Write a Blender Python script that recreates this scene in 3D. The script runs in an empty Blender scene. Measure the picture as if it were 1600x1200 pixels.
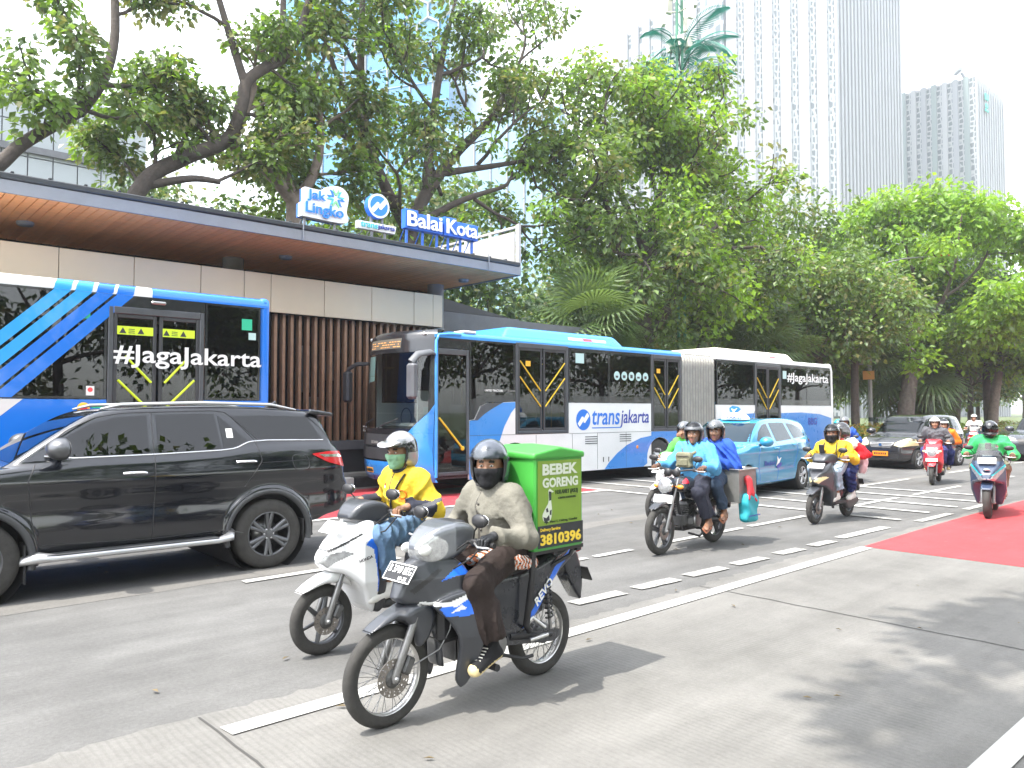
import bpy, bmesh, math, random
import numpy as np
from mathutils import Vector, Matrix

S = bpy.context.scene
COL = S.collection
rnd = random.Random(11)
PI = math.pi

# ------------------------------------------------------------------ camera, sky, sun, exposure
cam = bpy.data.objects.new('camera', bpy.data.cameras.new('camera'))
COL.objects.link(cam)
cam.data.sensor_width = 36.0
cam.data.lens = 1202.0 / 1600.0 * 36.0
cam.data.clip_start = 0.1
cam.data.clip_end = 3000.0
YAW = math.radians(47.894)
PITCH = math.radians(2.049)
cam.location = (0, 0, 1.75)
_f = Vector((math.cos(YAW) * math.cos(PITCH), math.sin(YAW) * math.cos(PITCH), math.sin(PITCH)))
cam.rotation_mode = 'QUATERNION'
cam.rotation_quaternion = _f.to_track_quat('-Z', 'Y')
S.camera = cam

SUN_TO = Vector((-0.50, 0.07, 1.0)).normalized()          # towards the sun
SUN_EL = math.asin(SUN_TO.z)
SUN_AZ = math.atan2(SUN_TO.x, SUN_TO.y)                   # clockwise from +Y
world = bpy.data.worlds.new('World')
S.world = world
world.use_nodes = True
_nt = world.node_tree
_nt.nodes.clear()
_o = _nt.nodes.new('ShaderNodeOutputWorld')
_b = _nt.nodes.new('ShaderNodeBackground')
_s = _nt.nodes.new('ShaderNodeTexSky')
_s.sky_type = 'NISHITA'
_s.sun_disc = False
_s.sun_elevation = SUN_EL
_s.sun_rotation = SUN_AZ
_s.altitude = 0
_s.air_density = 1.0
_s.dust_density = 1.6
_s.ozone_density = 0.6
_h = _nt.nodes.new('ShaderNodeHueSaturation')
_h.inputs['Saturation'].default_value = 0.28
_nt.links.new(_s.outputs[0], _h.inputs['Color'])
_nt.links.new(_h.outputs[0], _b.inputs['Color'])
_b.inputs['Strength'].default_value = 0.28
_nt.links.new(_b.outputs[0], _o.inputs['Surface'])

sun = bpy.data.objects.new('sun', bpy.data.lights.new('sun', 'SUN'))
COL.objects.link(sun)
sun.data.energy = 2.6
sun.data.angle = math.radians(0.5)
sun.data.color = (1.0, 0.95, 0.87)
sun.rotation_mode = 'QUATERNION'
sun.rotation_quaternion = (-SUN_TO).to_track_quat('-Z', 'Y')

S.render.engine = 'CYCLES'
S.view_settings.view_transform = 'Standard'
S.view_settings.look = 'None'
S.view_settings.gamma = 1.0
S.view_settings.use_curve_mapping = False
S.view_settings.exposure = 1.74
HAZE = 0.0006
S.cycles.volume_bounces = 1
S.cycles.max_bounces = 7
S.cycles.diffuse_bounces = 3
S.cycles.glossy_bounces = 3
S.cycles.transmission_bounces = 4
S.cycles.transparent_max_bounces = 10
S.cycles.caustics_reflective = False
S.cycles.caustics_refractive = False
S.cycles.sample_clamp_indirect = 8.0
S.cycles.use_denoising = True

# ------------------------------------------------------------------ materials
MATS = {}
def mat(name, col=None, rough=0.5, metal=0.0, nz=None, bump=None, coat=0.0, spec=0.5, emit=None, dirt=None):
    if name in MATS and col is None:
        return MATS[name]
    m = bpy.data.materials.new(name)
    MATS[name] = m
    m.use_nodes = True
    nt = m.node_tree
    p = nt.nodes['Principled BSDF']
    p.inputs['Base Color'].default_value = (*col, 1)
    p.inputs['Roughness'].default_value = rough
    p.inputs['Metallic'].default_value = metal
    p.inputs['Specular IOR Level'].default_value = spec
    if coat:
        p.inputs['Coat Weight'].default_value = coat
        p.inputs['Coat Roughness'].default_value = 0.04
    if emit:
        p.inputs['Emission Color'].default_value = (*emit[0], 1)
        p.inputs['Emission Strength'].default_value = emit[1]
    if nz or bump or dirt:
        tc = nt.nodes.new('ShaderNodeTexCoord')
    if nz:                                               # (scale, amount) light and dark mottling of the material's own colour
        n = nt.nodes.new('ShaderNodeTexNoise')
        n.inputs['Scale'].default_value = nz[0]
        n.inputs['Detail'].default_value = 6
        n.inputs['Roughness'].default_value = 0.65
        nt.links.new(tc.outputs['Object'], n.inputs['Vector'])
        r = nt.nodes.new('ShaderNodeMapRange')
        r.inputs['From Min'].default_value = 0.3
        r.inputs['From Max'].default_value = 0.7
        r.inputs['To Min'].default_value = 1 - nz[1]
        r.inputs['To Max'].default_value = 1 + nz[1]
        nt.links.new(n.outputs['Fac'], r.inputs['Value'])
        mx = nt.nodes.new('ShaderNodeMix')
        mx.data_type = 'RGBA'
        mx.blend_type = 'MULTIPLY'
        mx.inputs[0].default_value = 1
        mx.inputs[6].default_value = (*col, 1)
        nt.links.new(r.outputs[0], mx.inputs[7])
        nt.links.new(mx.outputs[2], p.inputs['Base Color'])
        r2 = nt.nodes.new('ShaderNodeMapRange')
        r2.inputs['To Min'].default_value = max(0, rough - 0.08)
        r2.inputs['To Max'].default_value = min(1, rough + 0.08)
        nt.links.new(n.outputs['Fac'], r2.inputs['Value'])
        nt.links.new(r2.outputs[0], p.inputs['Roughness'])
    if bump:
        n2 = nt.nodes.new('ShaderNodeTexNoise')
        n2.inputs['Scale'].default_value = bump[0]
        n2.inputs['Detail'].default_value = 5
        nt.links.new(tc.outputs['Object'], n2.inputs['Vector'])
        bn = nt.nodes.new('ShaderNodeBump')
        bn.inputs['Strength'].default_value = bump[1]
        bn.inputs['Distance'].default_value = bump[2] if len(bump) > 2 else 0.01
        nt.links.new(n2.outputs['Fac'], bn.inputs['Height'])
        nt.links.new(bn.outputs[0], p.inputs['Normal'])
    return m

def glass(name, tint, refl=1.0, rough=0.0, base=0.04):
    m = bpy.data.materials.new(name)
    MATS[name] = m
    m.use_nodes = True
    nt = m.node_tree
    nt.nodes.clear()
    o = nt.nodes.new('ShaderNodeOutputMaterial')
    t = nt.nodes.new('ShaderNodeBsdfTransparent')
    t.inputs[0].default_value = (*tint, 1)
    g = nt.nodes.new('ShaderNodeBsdfGlossy')
    g.inputs['Color'].default_value = (refl, refl, refl, 1)
    g.inputs['Roughness'].default_value = rough
    lw = nt.nodes.new('ShaderNodeLayerWeight')            # Schlick's reflection, the same from both sides of the pane
    lw.inputs['Blend'].default_value = 0.5
    pw = nt.nodes.new('ShaderNodeMath'); pw.operation = 'POWER'; pw.inputs[1].default_value = 5.0
    nt.links.new(lw.outputs['Facing'], pw.inputs[0])
    f = nt.nodes.new('ShaderNodeMath'); f.operation = 'MULTIPLY_ADD'; f.inputs[1].default_value = 0.92; f.inputs[2].default_value = 0.05
    nt.links.new(pw.outputs[0], f.inputs[0])
    mx = nt.nodes.new('ShaderNodeMixShader')
    nt.links.new(f.outputs[0], mx.inputs[0])
    nt.links.new(t.outputs[0], mx.inputs[1])
    nt.links.new(g.outputs[0], mx.inputs[2])
    nt.links.new(mx.outputs[0], o.inputs[0])
    return m

# ------------------------------------------------------------------ mesh building
_sg = [(a, b, c) for a in (-1, 1) for b in (-1, 1) for c in (-1, 1)]
def _cbox_topo():
    vid = lambda c, a: c * 3 + a
    pos = lambda v: np.array([_sg[v // 3][k] * (1.0 if k == v % 3 else 0.8) for k in range(3)])
    F = []
    for a in range(3):
        for s in (-1, 1):
            cs = [i for i, q in enumerate(_sg) if q[a] == s]
            F.append([vid(cs[0], a), vid(cs[1], a), vid(cs[3], a), vid(cs[2], a)])
    for a in range(3):
        for b in range(a + 1, 3):
            for sa in (-1, 1):
                for sb in (-1, 1):
                    cs = [i for i, q in enumerate(_sg) if q[a] == sa and q[b] == sb]
                    F.append([vid(cs[0], a), vid(cs[1], a), vid(cs[1], b), vid(cs[0], b)])
    for i in range(8):
        F.append([vid(i, 0), vid(i, 1), vid(i, 2)])
    out = []
    for f in F:
        p = [pos(v) for v in f]
        n = np.cross(p[1] - p[0], p[2] - p[0])
        out.append(f if n @ sum(p) > 0 else f[::-1])
    return out
_CB = _cbox_topo()
_BOX = [(0, 1, 3, 2), (4, 6, 7, 5), (0, 4, 5, 1), (2, 3, 7, 6), (0, 2, 6, 4), (1, 5, 7, 3)]

class MB:
    """collects shapes; build() links them as ONE mesh object"""
    def __init__(self):
        self.v = []; self.f = []; self.m = []; self.s = []; self.n = 0
    def add(self, v, f, mat=0, smooth=False):
        v = [tuple(map(float, p)) for p in v]
        self.v += v
        n = self.n
        self.f += [tuple(i + n for i in q) for q in f]
        self.m += [mat] * len(f)
        self.s += [smooth] * len(f)
        self.n += len(v)
        return self
    def box(self, c, size, bev=0.0, mat=0, R=None):
        h = [s / 2 for s in size]
        if bev > 0:
            b = min(bev, min(h) * 0.95)
            v = [[_sg[i // 3][k] * (h[k] if k == i % 3 else h[k] - b) for k in range(3)] for i in range(24)]
            f = _CB
        else:
            v = [[q[k] * h[k] for k in range(3)] for q in _sg]
            f = _BOX
        if R is not None:
            v = [R @ Vector(p) for p in v]
        return self.add([(p[0] + c[0], p[1] + c[1], p[2] + c[2]) for p in v], f, mat)
    def bx(self, x0, x1, y0, y1, z0, z1, bev=0.0, mat=0):
        return self.box(((x0 + x1) / 2, (y0 + y1) / 2, (z0 + z1) / 2), (abs(x1 - x0), abs(y1 - y0), abs(z1 - z0)), bev, mat)
    def tube(self, pts, r, n=8, mat=0, cap=True, smooth=True, flat=1.0):
        P = [Vector(p) for p in pts]
        k = len(P)
        rr = list(r) if hasattr(r, '__len__') else [r] * k
        T = []
        for i in range(k):
            a = P[max(0, i - 1)]; b = P[min(k - 1, i + 1)]
            T.append((b - a).normalized())
        u = T[0].orthogonal().normalized()
        v = []
        for i in range(k):
            if i:
                u = (u - T[i] * u.dot(T[i]))
                u = u.normalized() if u.length > 1e-6 else T[i].orthogonal().normalized()
            w = T[i].cross(u)
            for j in range(n):
                a = 2 * PI * j / n
                v.append(P[i] + (u * math.cos(a) + w * math.sin(a) * flat) * rr[i])
        f = []
        for i in range(k - 1):
            for j in range(n):
                a = i * n + j; b = i * n + (j + 1) % n
                f.append((a, b, b + n, a + n))
        self.add(v, f, mat, smooth)
        if cap:
            self.add(v[:n], [tuple(range(n))[::-1]], mat)
            self.add(v[-n:], [tuple(range(n))], mat)
        return self
    def lathe(self, prof, c=(0, 0, 0), axis='z', n=24, mat=0, smooth=True):
        v = []; f = []
        for r, h in prof:
            for j in range(n):
                a = 2 * PI * j / n
                x, y = r * math.cos(a), r * math.sin(a)
                q = {'z': (x, y, h), 'y': (y, h, x), 'x': (h, x, y)}[axis]
                v.append((q[0] + c[0], q[1] + c[1], q[2] + c[2]))
        for i in range(len(prof) - 1):
            for j in range(n):
                a = i * n + j; b = i * n + (j + 1) % n
                f.append((a, b, b + n, a + n))
        return self.add(v, f, mat, smooth)
    def prism(self, poly, a, b, axis='y', mat=0):
        """2-D polygon extruded along an axis; the polygon runs in (x,z) for y, (x,y) for z, (y,z) for x"""
        k = len(poly)
        ar = sum(poly[i][0] * poly[(i + 1) % k][1] - poly[(i + 1) % k][0] * poly[i][1] for i in range(k))
        if (ar < 0) != (axis == 'y'):
            poly = poly[::-1]
        if a > b: a, b = b, a
        mk = {'y': lambda p, t: (p[0], t, p[1]), 'z': lambda p, t: (p[0], p[1], t), 'x': lambda p, t: (t, p[0], p[1])}[axis]
        v = [mk(p, a) for p in poly] + [mk(p, b) for p in poly]
        f = [tuple(range(k))[::-1], tuple(range(k, 2 * k))]
        f += [(i, (i + 1) % k, k + (i + 1) % k, k + i) for i in range(k)]
        return self.add(v, f, mat)
    def ell(self, c, r, nu=14, nv=8, mat=0, smooth=True, R=None):
        v = [(0, 0, -r[2])]
        for i in range(1, nv):
            t = -PI / 2 + PI * i / nv
            for j in range(nu):
                a = 2 * PI * j / nu
                v.append((r[0] * math.cos(t) * math.cos(a), r[1] * math.cos(t) * math.sin(a), r[2] * math.sin(t)))
        v.append((0, 0, r[2]))
        f = [(0, 1 + (j + 1) % nu, 1 + j) for j in range(nu)]
        for i in range(nv - 2):
            for j in range(nu):
                a = 1 + i * nu + j; b = 1 + i * nu + (j + 1) % nu
                f.append((a, b, b + nu, a + nu))
        t = len(v) - 1; o = 1 + (nv - 2) * nu
        f += [(o + j, o + (j + 1) % nu, t) for j in range(nu)]
        if R is not None: v = [R @ Vector(p) for p in v]
        return self.add([(p[0] + c[0], p[1] + c[1], p[2] + c[2]) for p in v], f, mat, smooth)
    def grid(self, P, mat=0, smooth=True, flip=False):
        a, b = len(P), len(P[0])
        v = [p for row in P for p in row]
        f = []
        for i in range(a - 1):
            for j in range(b - 1):
                q = (i * b + j, i * b + j + 1, (i + 1) * b + j + 1, (i + 1) * b + j)
                f.append(q[::-1] if flip else q)
        return self.add(v, f, mat, smooth)
    def build(self, name, mats, parent=None, loc=None, rotz=0.0):
        me = bpy.data.meshes.new(name)
        me.from_pydata(self.v, [], self.f)
        me.polygons.foreach_set('material_index', self.m)
        me.polygons.foreach_set('use_smooth', self.s)
        return link(name, me, mats, parent, loc, rotz)

def link(name, me, mats, parent=None, loc=None, rotz=0.0):
    o = bpy.data.objects.new(name, me)
    for m in (mats if isinstance(mats, (list, tuple)) else [mats]):
        me.materials.append(MATS[m] if isinstance(m, str) else m)
    COL.objects.link(o)
    if parent is not None: o.parent = parent
    if loc is not None: o.location = loc
    if rotz: o.rotation_euler = (0, 0, rotz)
    return o

def npmesh(name, v, f, mats, parent=None, mi=None, smooth=True, loc=None):
    """numpy verts (n,3) and faces (m,k) to an object"""
    me = bpy.data.meshes.new(name)
    v = np.asarray(v, np.float32); f = np.asarray(f, np.int32)
    m, k = f.shape
    me.vertices.add(len(v)); me.vertices.foreach_set('co', v.ravel())
    me.loops.add(m * k); me.loops.foreach_set('vertex_index', f.ravel())
    me.polygons.add(m)
    me.polygons.foreach_set('loop_start', np.arange(0, m * k, k, dtype=np.int32))
    me.polygons.foreach_set('loop_total', np.full(m, k, np.int32))
    if mi is not None: me.polygons.foreach_set('material_index', np.asarray(mi, np.int32))
    me.polygons.foreach_set('use_smooth', np.full(m, smooth, bool))
    me.update(calc_edges=True)
    return link(name, me, mats, parent, loc)

def tag(o, label=None, cat=None, group=None, kind=None):
    if label: o['label'] = label
    if cat: o['category'] = cat
    if group: o['group'] = group
    if kind: o['kind'] = kind
    return o

def thing(name, label, cat, loc=(0, 0, 0), rotz=0.0, group=None):
    o = bpy.data.objects.new(name, None)
    o.empty_display_size = 0.2
    COL.objects.link(o)
    o.location = loc
    o.rotation_euler = (0, 0, rotz)
    return tag(o, label, cat, group)

def copy_tree(o, parent=None):
    c = o.copy()
    COL.objects.link(c)
    c.parent = parent
    for ch in o.children: copy_tree(ch, c)
    return c

_TXT = {}
def text_mesh(s, bold, ext):
    k = (s, bold, ext)
    if k not in _TXT:
        cu = bpy.data.curves.new('t', 'FONT')
        cu.body = s; cu.size = 1.0; cu.offset = bold; cu.extrude = ext; cu.resolution_u = 3
        ob = bpy.data.objects.new('t', cu)
        me = ob.to_mesh()
        v = np.empty(len(me.vertices) * 3, np.float32); me.vertices.foreach_get('co', v)
        v = v.reshape(-1, 3)
        f = [tuple(p.vertices) for p in me.polygons]
        ob.to_mesh_clear(); bpy.data.objects.remove(ob); bpy.data.curves.remove(cu)
        _TXT[k] = (v, f)
    return _TXT[k]

def text(s, width, m, parent, org, xd=(1, 0, 0), up=(0, 0, 1), h=None, bold=0.02, name='lettering', shear=0.0, depth=0.003, mb=None, mi=0):
    """lettering of a given width (and height if h) whose lower-left corner is at org"""
    v, f = text_mesh(s, bold * (0.45 if s != s.upper() else 0.8), 0.01)
    v = v.copy()
    v[:, 0] += shear * v[:, 1]
    lo = v.min(0); hi = v.max(0)
    sx = width / (hi[0] - lo[0])
    sy = sx if h is None else h / (hi[1] - lo[1])
    X = Vector(xd).normalized(); U = Vector(up).normalized(); N = X.cross(U)
    A = np.outer((v[:, 0] - lo[0]) * sx, X) + np.outer((v[:, 1] - lo[1]) * sy, U) + np.outer((v[:, 2] / 0.01 + 1) * 0.5 * depth, N) + np.array(org)
    if mb is not None:
        mb.add(A.tolist(), f, mi); return mb
    b = MB(); b.add(A.tolist(), f)
    return b.build(name, m, parent)

# ------------------------------------------------------------------ signed distance shapes
def smin(a, b, k):
    if k <= 0: return np.minimum(a, b)
    h = np.clip(0.5 + 0.5 * (b - a) / k, 0, 1)
    return b + (a - b) * h - k * h * (1 - h)
def smax(a, b, k): return -smin(-a, -b, k)

def curve2(pts, n=5):
    """closed outline: Catmull-Rom through the points; a point given as (x, z, 1) stays a corner"""
    k = len(pts); out = []
    for i in range(k):
        p0, p1, p2, p3 = (np.array(pts[(i + d) % k][:2], float) for d in (-1, 0, 1, 2))
        c1 = len(pts[i]) > 2; c2 = len(pts[(i + 1) % k]) > 2
        m1 = (p2 - p1) if c1 else (p2 - p0) / 2
        m2 = (p2 - p1) if c2 else (p3 - p1) / 2
        if c1 and c2: out.append(p1); continue
        for j in range(n):
            t = j / n
            out.append((2*t**3 - 3*t*t + 1) * p1 + (t**3 - 2*t*t + t) * m1 + (-2*t**3 + 3*t*t) * p2 + (t**3 - t*t) * m2)
    return np.array(out)

def poly_d(P, U, V):
    """signed distance to a 2-D polygon, negative inside"""
    P = np.asarray(P, float)
    d = None; s = None
    for i in range(len(P)):
        a = P[i]; b = P[i - 1]
        e = b - a
        wx = U - a[0]; wy = V - a[1]
        t = np.clip((wx * e[0] + wy * e[1]) / max(e @ e, 1e-12), 0, 1)
        dx = wx - e[0] * t; dy = wy - e[1] * t
        q = dx * dx + dy * dy
        c1 = V >= a[1]; c2 = V < b[1]; c3 = e[0] * wy > e[1] * wx
        flip = (c1 & c2 & c3) | (~c1 & ~c2 & ~c3)
        d = q if d is None else np.minimum(d, q)
        s = flip if s is None else s ^ flip
    d = np.sqrt(d)
    return np.where(s, -d, d)

def ext(poly, W, r=0.02, axis='y', c=0.0):
    """outline extruded to half width W (number or function of the two outline coordinates), edges rounded by r"""
    P = np.asarray(poly, float)[:, :2]
    def f(X, Y, Z):
        if axis == 'y': u, v, w = X, Z, Y
        elif axis == 'x': u, v, w = Y, Z, X
        else: u, v, w = X, Y, Z
        d1 = poly_d(P, u, v) + r
        d2 = np.abs(w - c) - (W(u, v) if callable(W) else W) + r
        return np.minimum(np.maximum(d1, d2), 0) + np.sqrt(np.maximum(d1, 0)**2 + np.maximum(d2, 0)**2) - r
    return f
def ball(c, rad):
    def f(X, Y, Z):
        k0 = np.sqrt(((X - c[0]) / rad[0])**2 + ((Y - c[1]) / rad[1])**2 + ((Z - c[2]) / rad[2])**2)
        return (k0 - 1) * min(rad)
    return f
def capsule(a, b, ra, rb=None, lat=None, sc=1.0):
    """tapered capsule; with lat it is stretched by sc along that direction"""
    a = np.array(a, float); b = np.array(b, float); rb = ra if rb is None else rb
    e = b - a; L = max(e @ e, 1e-9)
    l = None if lat is None else np.array(lat, float) / np.linalg.norm(lat)
    def f(X, Y, Z):
        x, y, z = X - a[0], Y - a[1], Z - a[2]
        t = np.clip((x * e[0] + y * e[1] + z * e[2]) / L, 0, 1)
        x, y, z = x - e[0] * t, y - e[1] * t, z - e[2] * t
        if l is not None:
            q = (x * l[0] + y * l[1] + z * l[2]) * (1 - 1 / sc)
            x, y, z = x - q * l[0], y - q * l[1], z - q * l[2]
        return np.sqrt(x * x + y * y + z * z) - (ra + (rb - ra) * t)
    return f
def cyl_y(c, r, y0=-9, y1=9):
    def f(X, Y, Z):
        return np.maximum(np.sqrt((X - c[0])**2 + (Z - c[1])**2) - r, np.abs(Y - (y0 + y1) / 2) - (y1 - y0) / 2)
    return f
def union(fs, k=0.0):
    def f(X, Y, Z):
        d = fs[0](X, Y, Z)
        for g in fs[1:]: d = smin(d, g(X, Y, Z), k)
        return d
    return f
def cut(a, b, k=0.0):
    return lambda X, Y, Z: smax(a(X, Y, Z), -b(X, Y, Z), k)
def both(a, b, k=0.0):
    return lambda X, Y, Z: smax(a(X, Y, Z), b(X, Y, Z), k)
def mirror(f):
    return lambda X, Y, Z: f(X, np.abs(Y), Z)

_ED = [(0,1),(2,3),(4,5),(6,7),(0,2),(1,3),(4,6),(5,7),(0,4),(1,5),(2,6),(3,7)]
def snets(f, lo, hi, h):
    """surface nets: quads on the zero level of f"""
    xs, ys, zs = (np.arange(lo[i] - 2 * h, hi[i] + 2.5 * h, h) for i in range(3))
    V = np.broadcast_to(f(xs[:, None, None], ys[None, :, None], zs[None, None, :]), (len(xs), len(ys), len(zs))).astype(np.float32)
    V = V.copy()
    V[0] = V[-1] = 1; V[:, 0] = V[:, -1] = 1; V[:, :, 0] = V[:, :, -1] = 1
    s = V < 0
    c = np.zeros(tuple(d - 1 for d in V.shape), np.int8)
    sl = lambda d, n: slice(d, n - 1 + d)
    nx, ny, nz = V.shape
    for k in range(8):
        c += s[sl(k & 1, nx), sl(k >> 1 & 1, ny), sl(k >> 2 & 1, nz)]
    I, J, K = np.nonzero((c > 0) & (c < 8))
    n = len(I)
    idx = np.full(c.shape, -1, np.int32); idx[I, J, K] = np.arange(n)
    cv = np.stack([V[I + (k & 1), J + (k >> 1 & 1), K + (k >> 2 & 1)] for k in range(8)])
    off = np.array([[k & 1, k >> 1 & 1, k >> 2 & 1] for k in range(8)], float)
    acc = np.zeros((n, 3)); cnt = np.zeros(n)
    for a, b in _ED:
        va, vb = cv[a], cv[b]
        m = (va < 0) != (vb < 0)
        t = np.where(m, va / np.where(m, va - vb, 1), 0)
        acc += np.where(m[:, None], off[a] + (off[b] - off[a]) * t[:, None], 0); cnt += m
    P = acc / cnt[:, None] + np.stack([I, J, K], 1)
    P = P * h + np.array([xs[0], ys[0], zs[0]])
    F = []
    for ax in range(3):
        a = np.moveaxis(s, ax, 0); ii = np.moveaxis(idx, ax, 0)
        A = a[:-1, 1:-1, 1:-1]; B = a[1:, 1:-1, 1:-1]
        for m, fl in ((A & ~B, False), (~A & B, True)):
            i, j, k = np.nonzero(m)
            q = np.stack([ii[i, j, k], ii[i, j + 1, k], ii[i, j + 1, k + 1], ii[i, j, k + 1]], 1)
            if fl != (ax == 1): q = q[:, ::-1]
            F.append(q)
    return P, np.concatenate(F)

def newton(f, P, it=2, e=1e-3):
    for _ in range(it):
        x, y, z = P[:, 0], P[:, 1], P[:, 2]
        d = f(x, y, z)
        g = np.stack([(f(x + e, y, z) - d), (f(x, y + e, z) - d), (f(x, y, z + e) - d)], 1) / e
        P = P - g * (d / np.maximum((g * g).sum(1), 0.2))[:, None] * 0.9
    return P

def sdf(name, f, lo, hi, h, mats, parent=None, paint=None, refine=0, loc=None):
    P, Q = snets(f, lo, hi, h)
    if refine: P = newton(f, P, refine)
    mi = None
    if paint is not None:
        c = P[Q].mean(1)
        mi = np.asarray(paint(c[:, 0], c[:, 1], c[:, 2]), np.int32)
    return npmesh(name, P, Q, mats, parent, mi, True, loc)

def R_axis(ang, ax): return Matrix.Rotation(ang, 3, ax)
# ------------------------------------------------------------------ ground materials
def road_mat(name, col, blot, speck, groove=0.0, streak=True, rough=0.9, dark=None):
    m = bpy.data.materials.new(name); MATS[name] = m; m.use_nodes = True
    nt = m.node_tree; N = nt.nodes; L = nt.links
    p = N['Principled BSDF']; p.inputs['Roughness'].default_value = rough; p.inputs['Specular IOR Level'].default_value = 0.3
    g = N.new('ShaderNodeNewGeometry')
    def noise(scale, vec=None, detail=6):
        n = N.new('ShaderNodeTexNoise'); n.inputs['Scale'].default_value = scale; n.inputs['Detail'].default_value = detail
        n.inputs['Roughness'].default_value = 0.6
        L.new(vec or g.outputs['Position'], n.inputs['Vector']); return n.outputs['Fac']
    def rng(x, a, b, f0=0.3, f1=0.7):
        r = N.new('ShaderNodeMapRange'); r.inputs['From Min'].default_value = f0; r.inputs['From Max'].default_value = f1
        r.inputs['To Min'].default_value = a; r.inputs['To Max'].default_value = b; L.new(x, r.inputs['Value']); return r.outputs[0]
    def mul(a, b):
        k = N.new('ShaderNodeMath'); k.operation = 'MULTIPLY'; L.new(a, k.inputs[0]); L.new(b, k.inputs[1]); return k.outputs[0]
    mp = N.new('ShaderNodeMapping'); mp.inputs['Scale'].default_value = (0.12, 1.3, 1); L.new(g.outputs['Position'], mp.inputs['Vector'])
    f = rng(noise(0.55), 1 - blot, 1 + blot)
    f = mul(f, rng(noise(230, detail=2), 1 - speck, 1 + speck))
    f = mul(f, rng(noise(38, detail=4), 1 - speck * 0.5, 1 + speck * 0.5))
    if streak: f = mul(f, rng(noise(1.6, mp.outputs[0]), 1 - blot, 1 + blot))
    f = mul(f, rng(noise(3.0, detail=8), 1.0 - blot * 0.6, 1.0 + blot * 0.6))
    # small dark spots of oil and gum
    vo = N.new('ShaderNodeTexVoronoi'); vo.inputs['Scale'].default_value = 1.7; L.new(g.outputs['Position'], vo.inputs['Vector'])
    f = mul(f, rng(vo.outputs['Distance'], 0.72, 1.0, 0.015, 0.05))
    hsum = noise(180, detail=3)
    if groove:
        sx = N.new('ShaderNodeSeparateXYZ'); L.new(g.outputs['Position'], sx.inputs[0])
        wob = N.new('ShaderNodeMath'); wob.operation = 'MULTIPLY_ADD'; L.new(noise(2.2), wob.inputs[0]); wob.inputs[1].default_value = 0.05
        L.new(sx.outputs['X'], wob.inputs[2])
        s = N.new('ShaderNodeMath'); s.operation = 'MULTIPLY'; L.new(wob.outputs[0], s.inputs[0]); s.inputs[1].default_value = 2 * PI / groove
        sn = N.new('ShaderNodeMath'); sn.operation = 'SINE'; L.new(s.outputs[0], sn.inputs[0])
        w = rng(sn.outputs[0], 0.90, 1.03, -0.9, 0.2)
        # grooves are worn away in places
        wv = rng(noise(0.9), 0.0, 1.0, 0.38, 0.6)
        mixw = N.new('ShaderNodeMix'); L.new(wv, mixw.inputs[0]); mixw.inputs[2].default_value = 1.0; L.new(w, mixw.inputs[3])
        f = mul(f, mixw.outputs[0])
        ad = N.new('ShaderNodeMath'); ad.operation = 'MULTIPLY_ADD'; L.new(w, ad.inputs[0]); ad.inputs[1].default_value = 3.0; L.new(hsum, ad.inputs[2])
        hsum = ad.outputs[0]
    mx = N.new('ShaderNodeMix'); mx.data_type = 'RGBA'; mx.blend_type = 'MULTIPLY'; mx.inputs[0].default_value = 1
    mx.inputs[6].default_value = (*col, 1); L.new(f, mx.inputs[7])
    out = mx.outputs[2]
    if dark:                                             # worn paint: the road shows through where noise is high
        k = N.new('ShaderNodeMix'); k.data_type = 'RGBA'
        L.new(rng(noise(9, detail=9), 0, 0.85, dark[1], dark[1] + 0.12), k.inputs[0]); L.new(out, k.inputs[6]); k.inputs[7].default_value = (*dark[0], 1)
        out = k.outputs[2]
    L.new(out, p.inputs['Base Color'])
    b = N.new('ShaderNodeBump'); b.inputs['Strength'].default_value = 0.45; b.inputs['Distance'].default_value = 0.004
    L.new(hsum, b.inputs['Height']); L.new(b.outputs[0], p.inputs['Normal'])
    return m

ASPH = (0.106, 0.1045, 0.101)
CONC = (0.142, 0.138, 0.129)
road_mat('asphalt', ASPH, 0.17, 0.25)
road_mat('asphalt_old', (0.134, 0.129, 0.120), 0.10, 0.22)
road_mat('concrete_road', CONC, 0.16, 0.16, groove=0.042)
road_mat('busway_concrete', (0.13, 0.125, 0.115), 0.1, 0.12)
road_mat('paint_white', (0.385, 0.38, 0.36), 0.05, 0.06, streak=False, dark=(ASPH, 0.66))
road_mat('paint_white_worn', (0.31, 0.305, 0.285), 0.06, 0.08, streak=False, dark=(ASPH, 0.55))
road_mat('paint_red', (0.36, 0.045, 0.05), 0.14, 0.07, dark=((0.33, 0.10, 0.09), 0.62))
road_mat('paint_red_worn', (0.33, 0.035, 0.045), 0.12, 0.1, dark=((0.22, 0.17, 0.16), 0.60))
mat('joint_tar', (0.05, 0.048, 0.045), 0.9)
mat('grass_soil', (0.075, 0.10, 0.03), 0.95, nz=(1.2, 0.35))
mat('kerb_white', (0.55, 0.54, 0.5), 0.85, nz=(6, 0.2))
mat('kerb_black', (0.03, 0.03, 0.032), 0.8, nz=(6, 0.3))
mat('paving', (0.25, 0.24, 0.22), 0.9, nz=(2, 0.15))
mat('stone_grey', (0.16, 0.16, 0.155), 0.9, nz=(3, 0.2), bump=(30, 0.4))

def structure(name, mb, mats):
    return tag(mb.build(name, mats), kind='structure')
def sheet(name, poly, z, m):
    b = MB(); b.add([(p[0], p[1], z) for p in poly], [tuple(range(len(poly)))]); return structure(name, b, m)
def rect(x0, x1, y0, y1): return [(x0, y0), (x1, y0), (x1, y1), (x0, y1)]

sheet('ground', rect(-900, 1500, -900, 1500), -0.03, 'grass_soil')
sheet('asphalt_road', rect(-120, 420, 4.2, 15.6), 0.0, 'asphalt')
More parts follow.
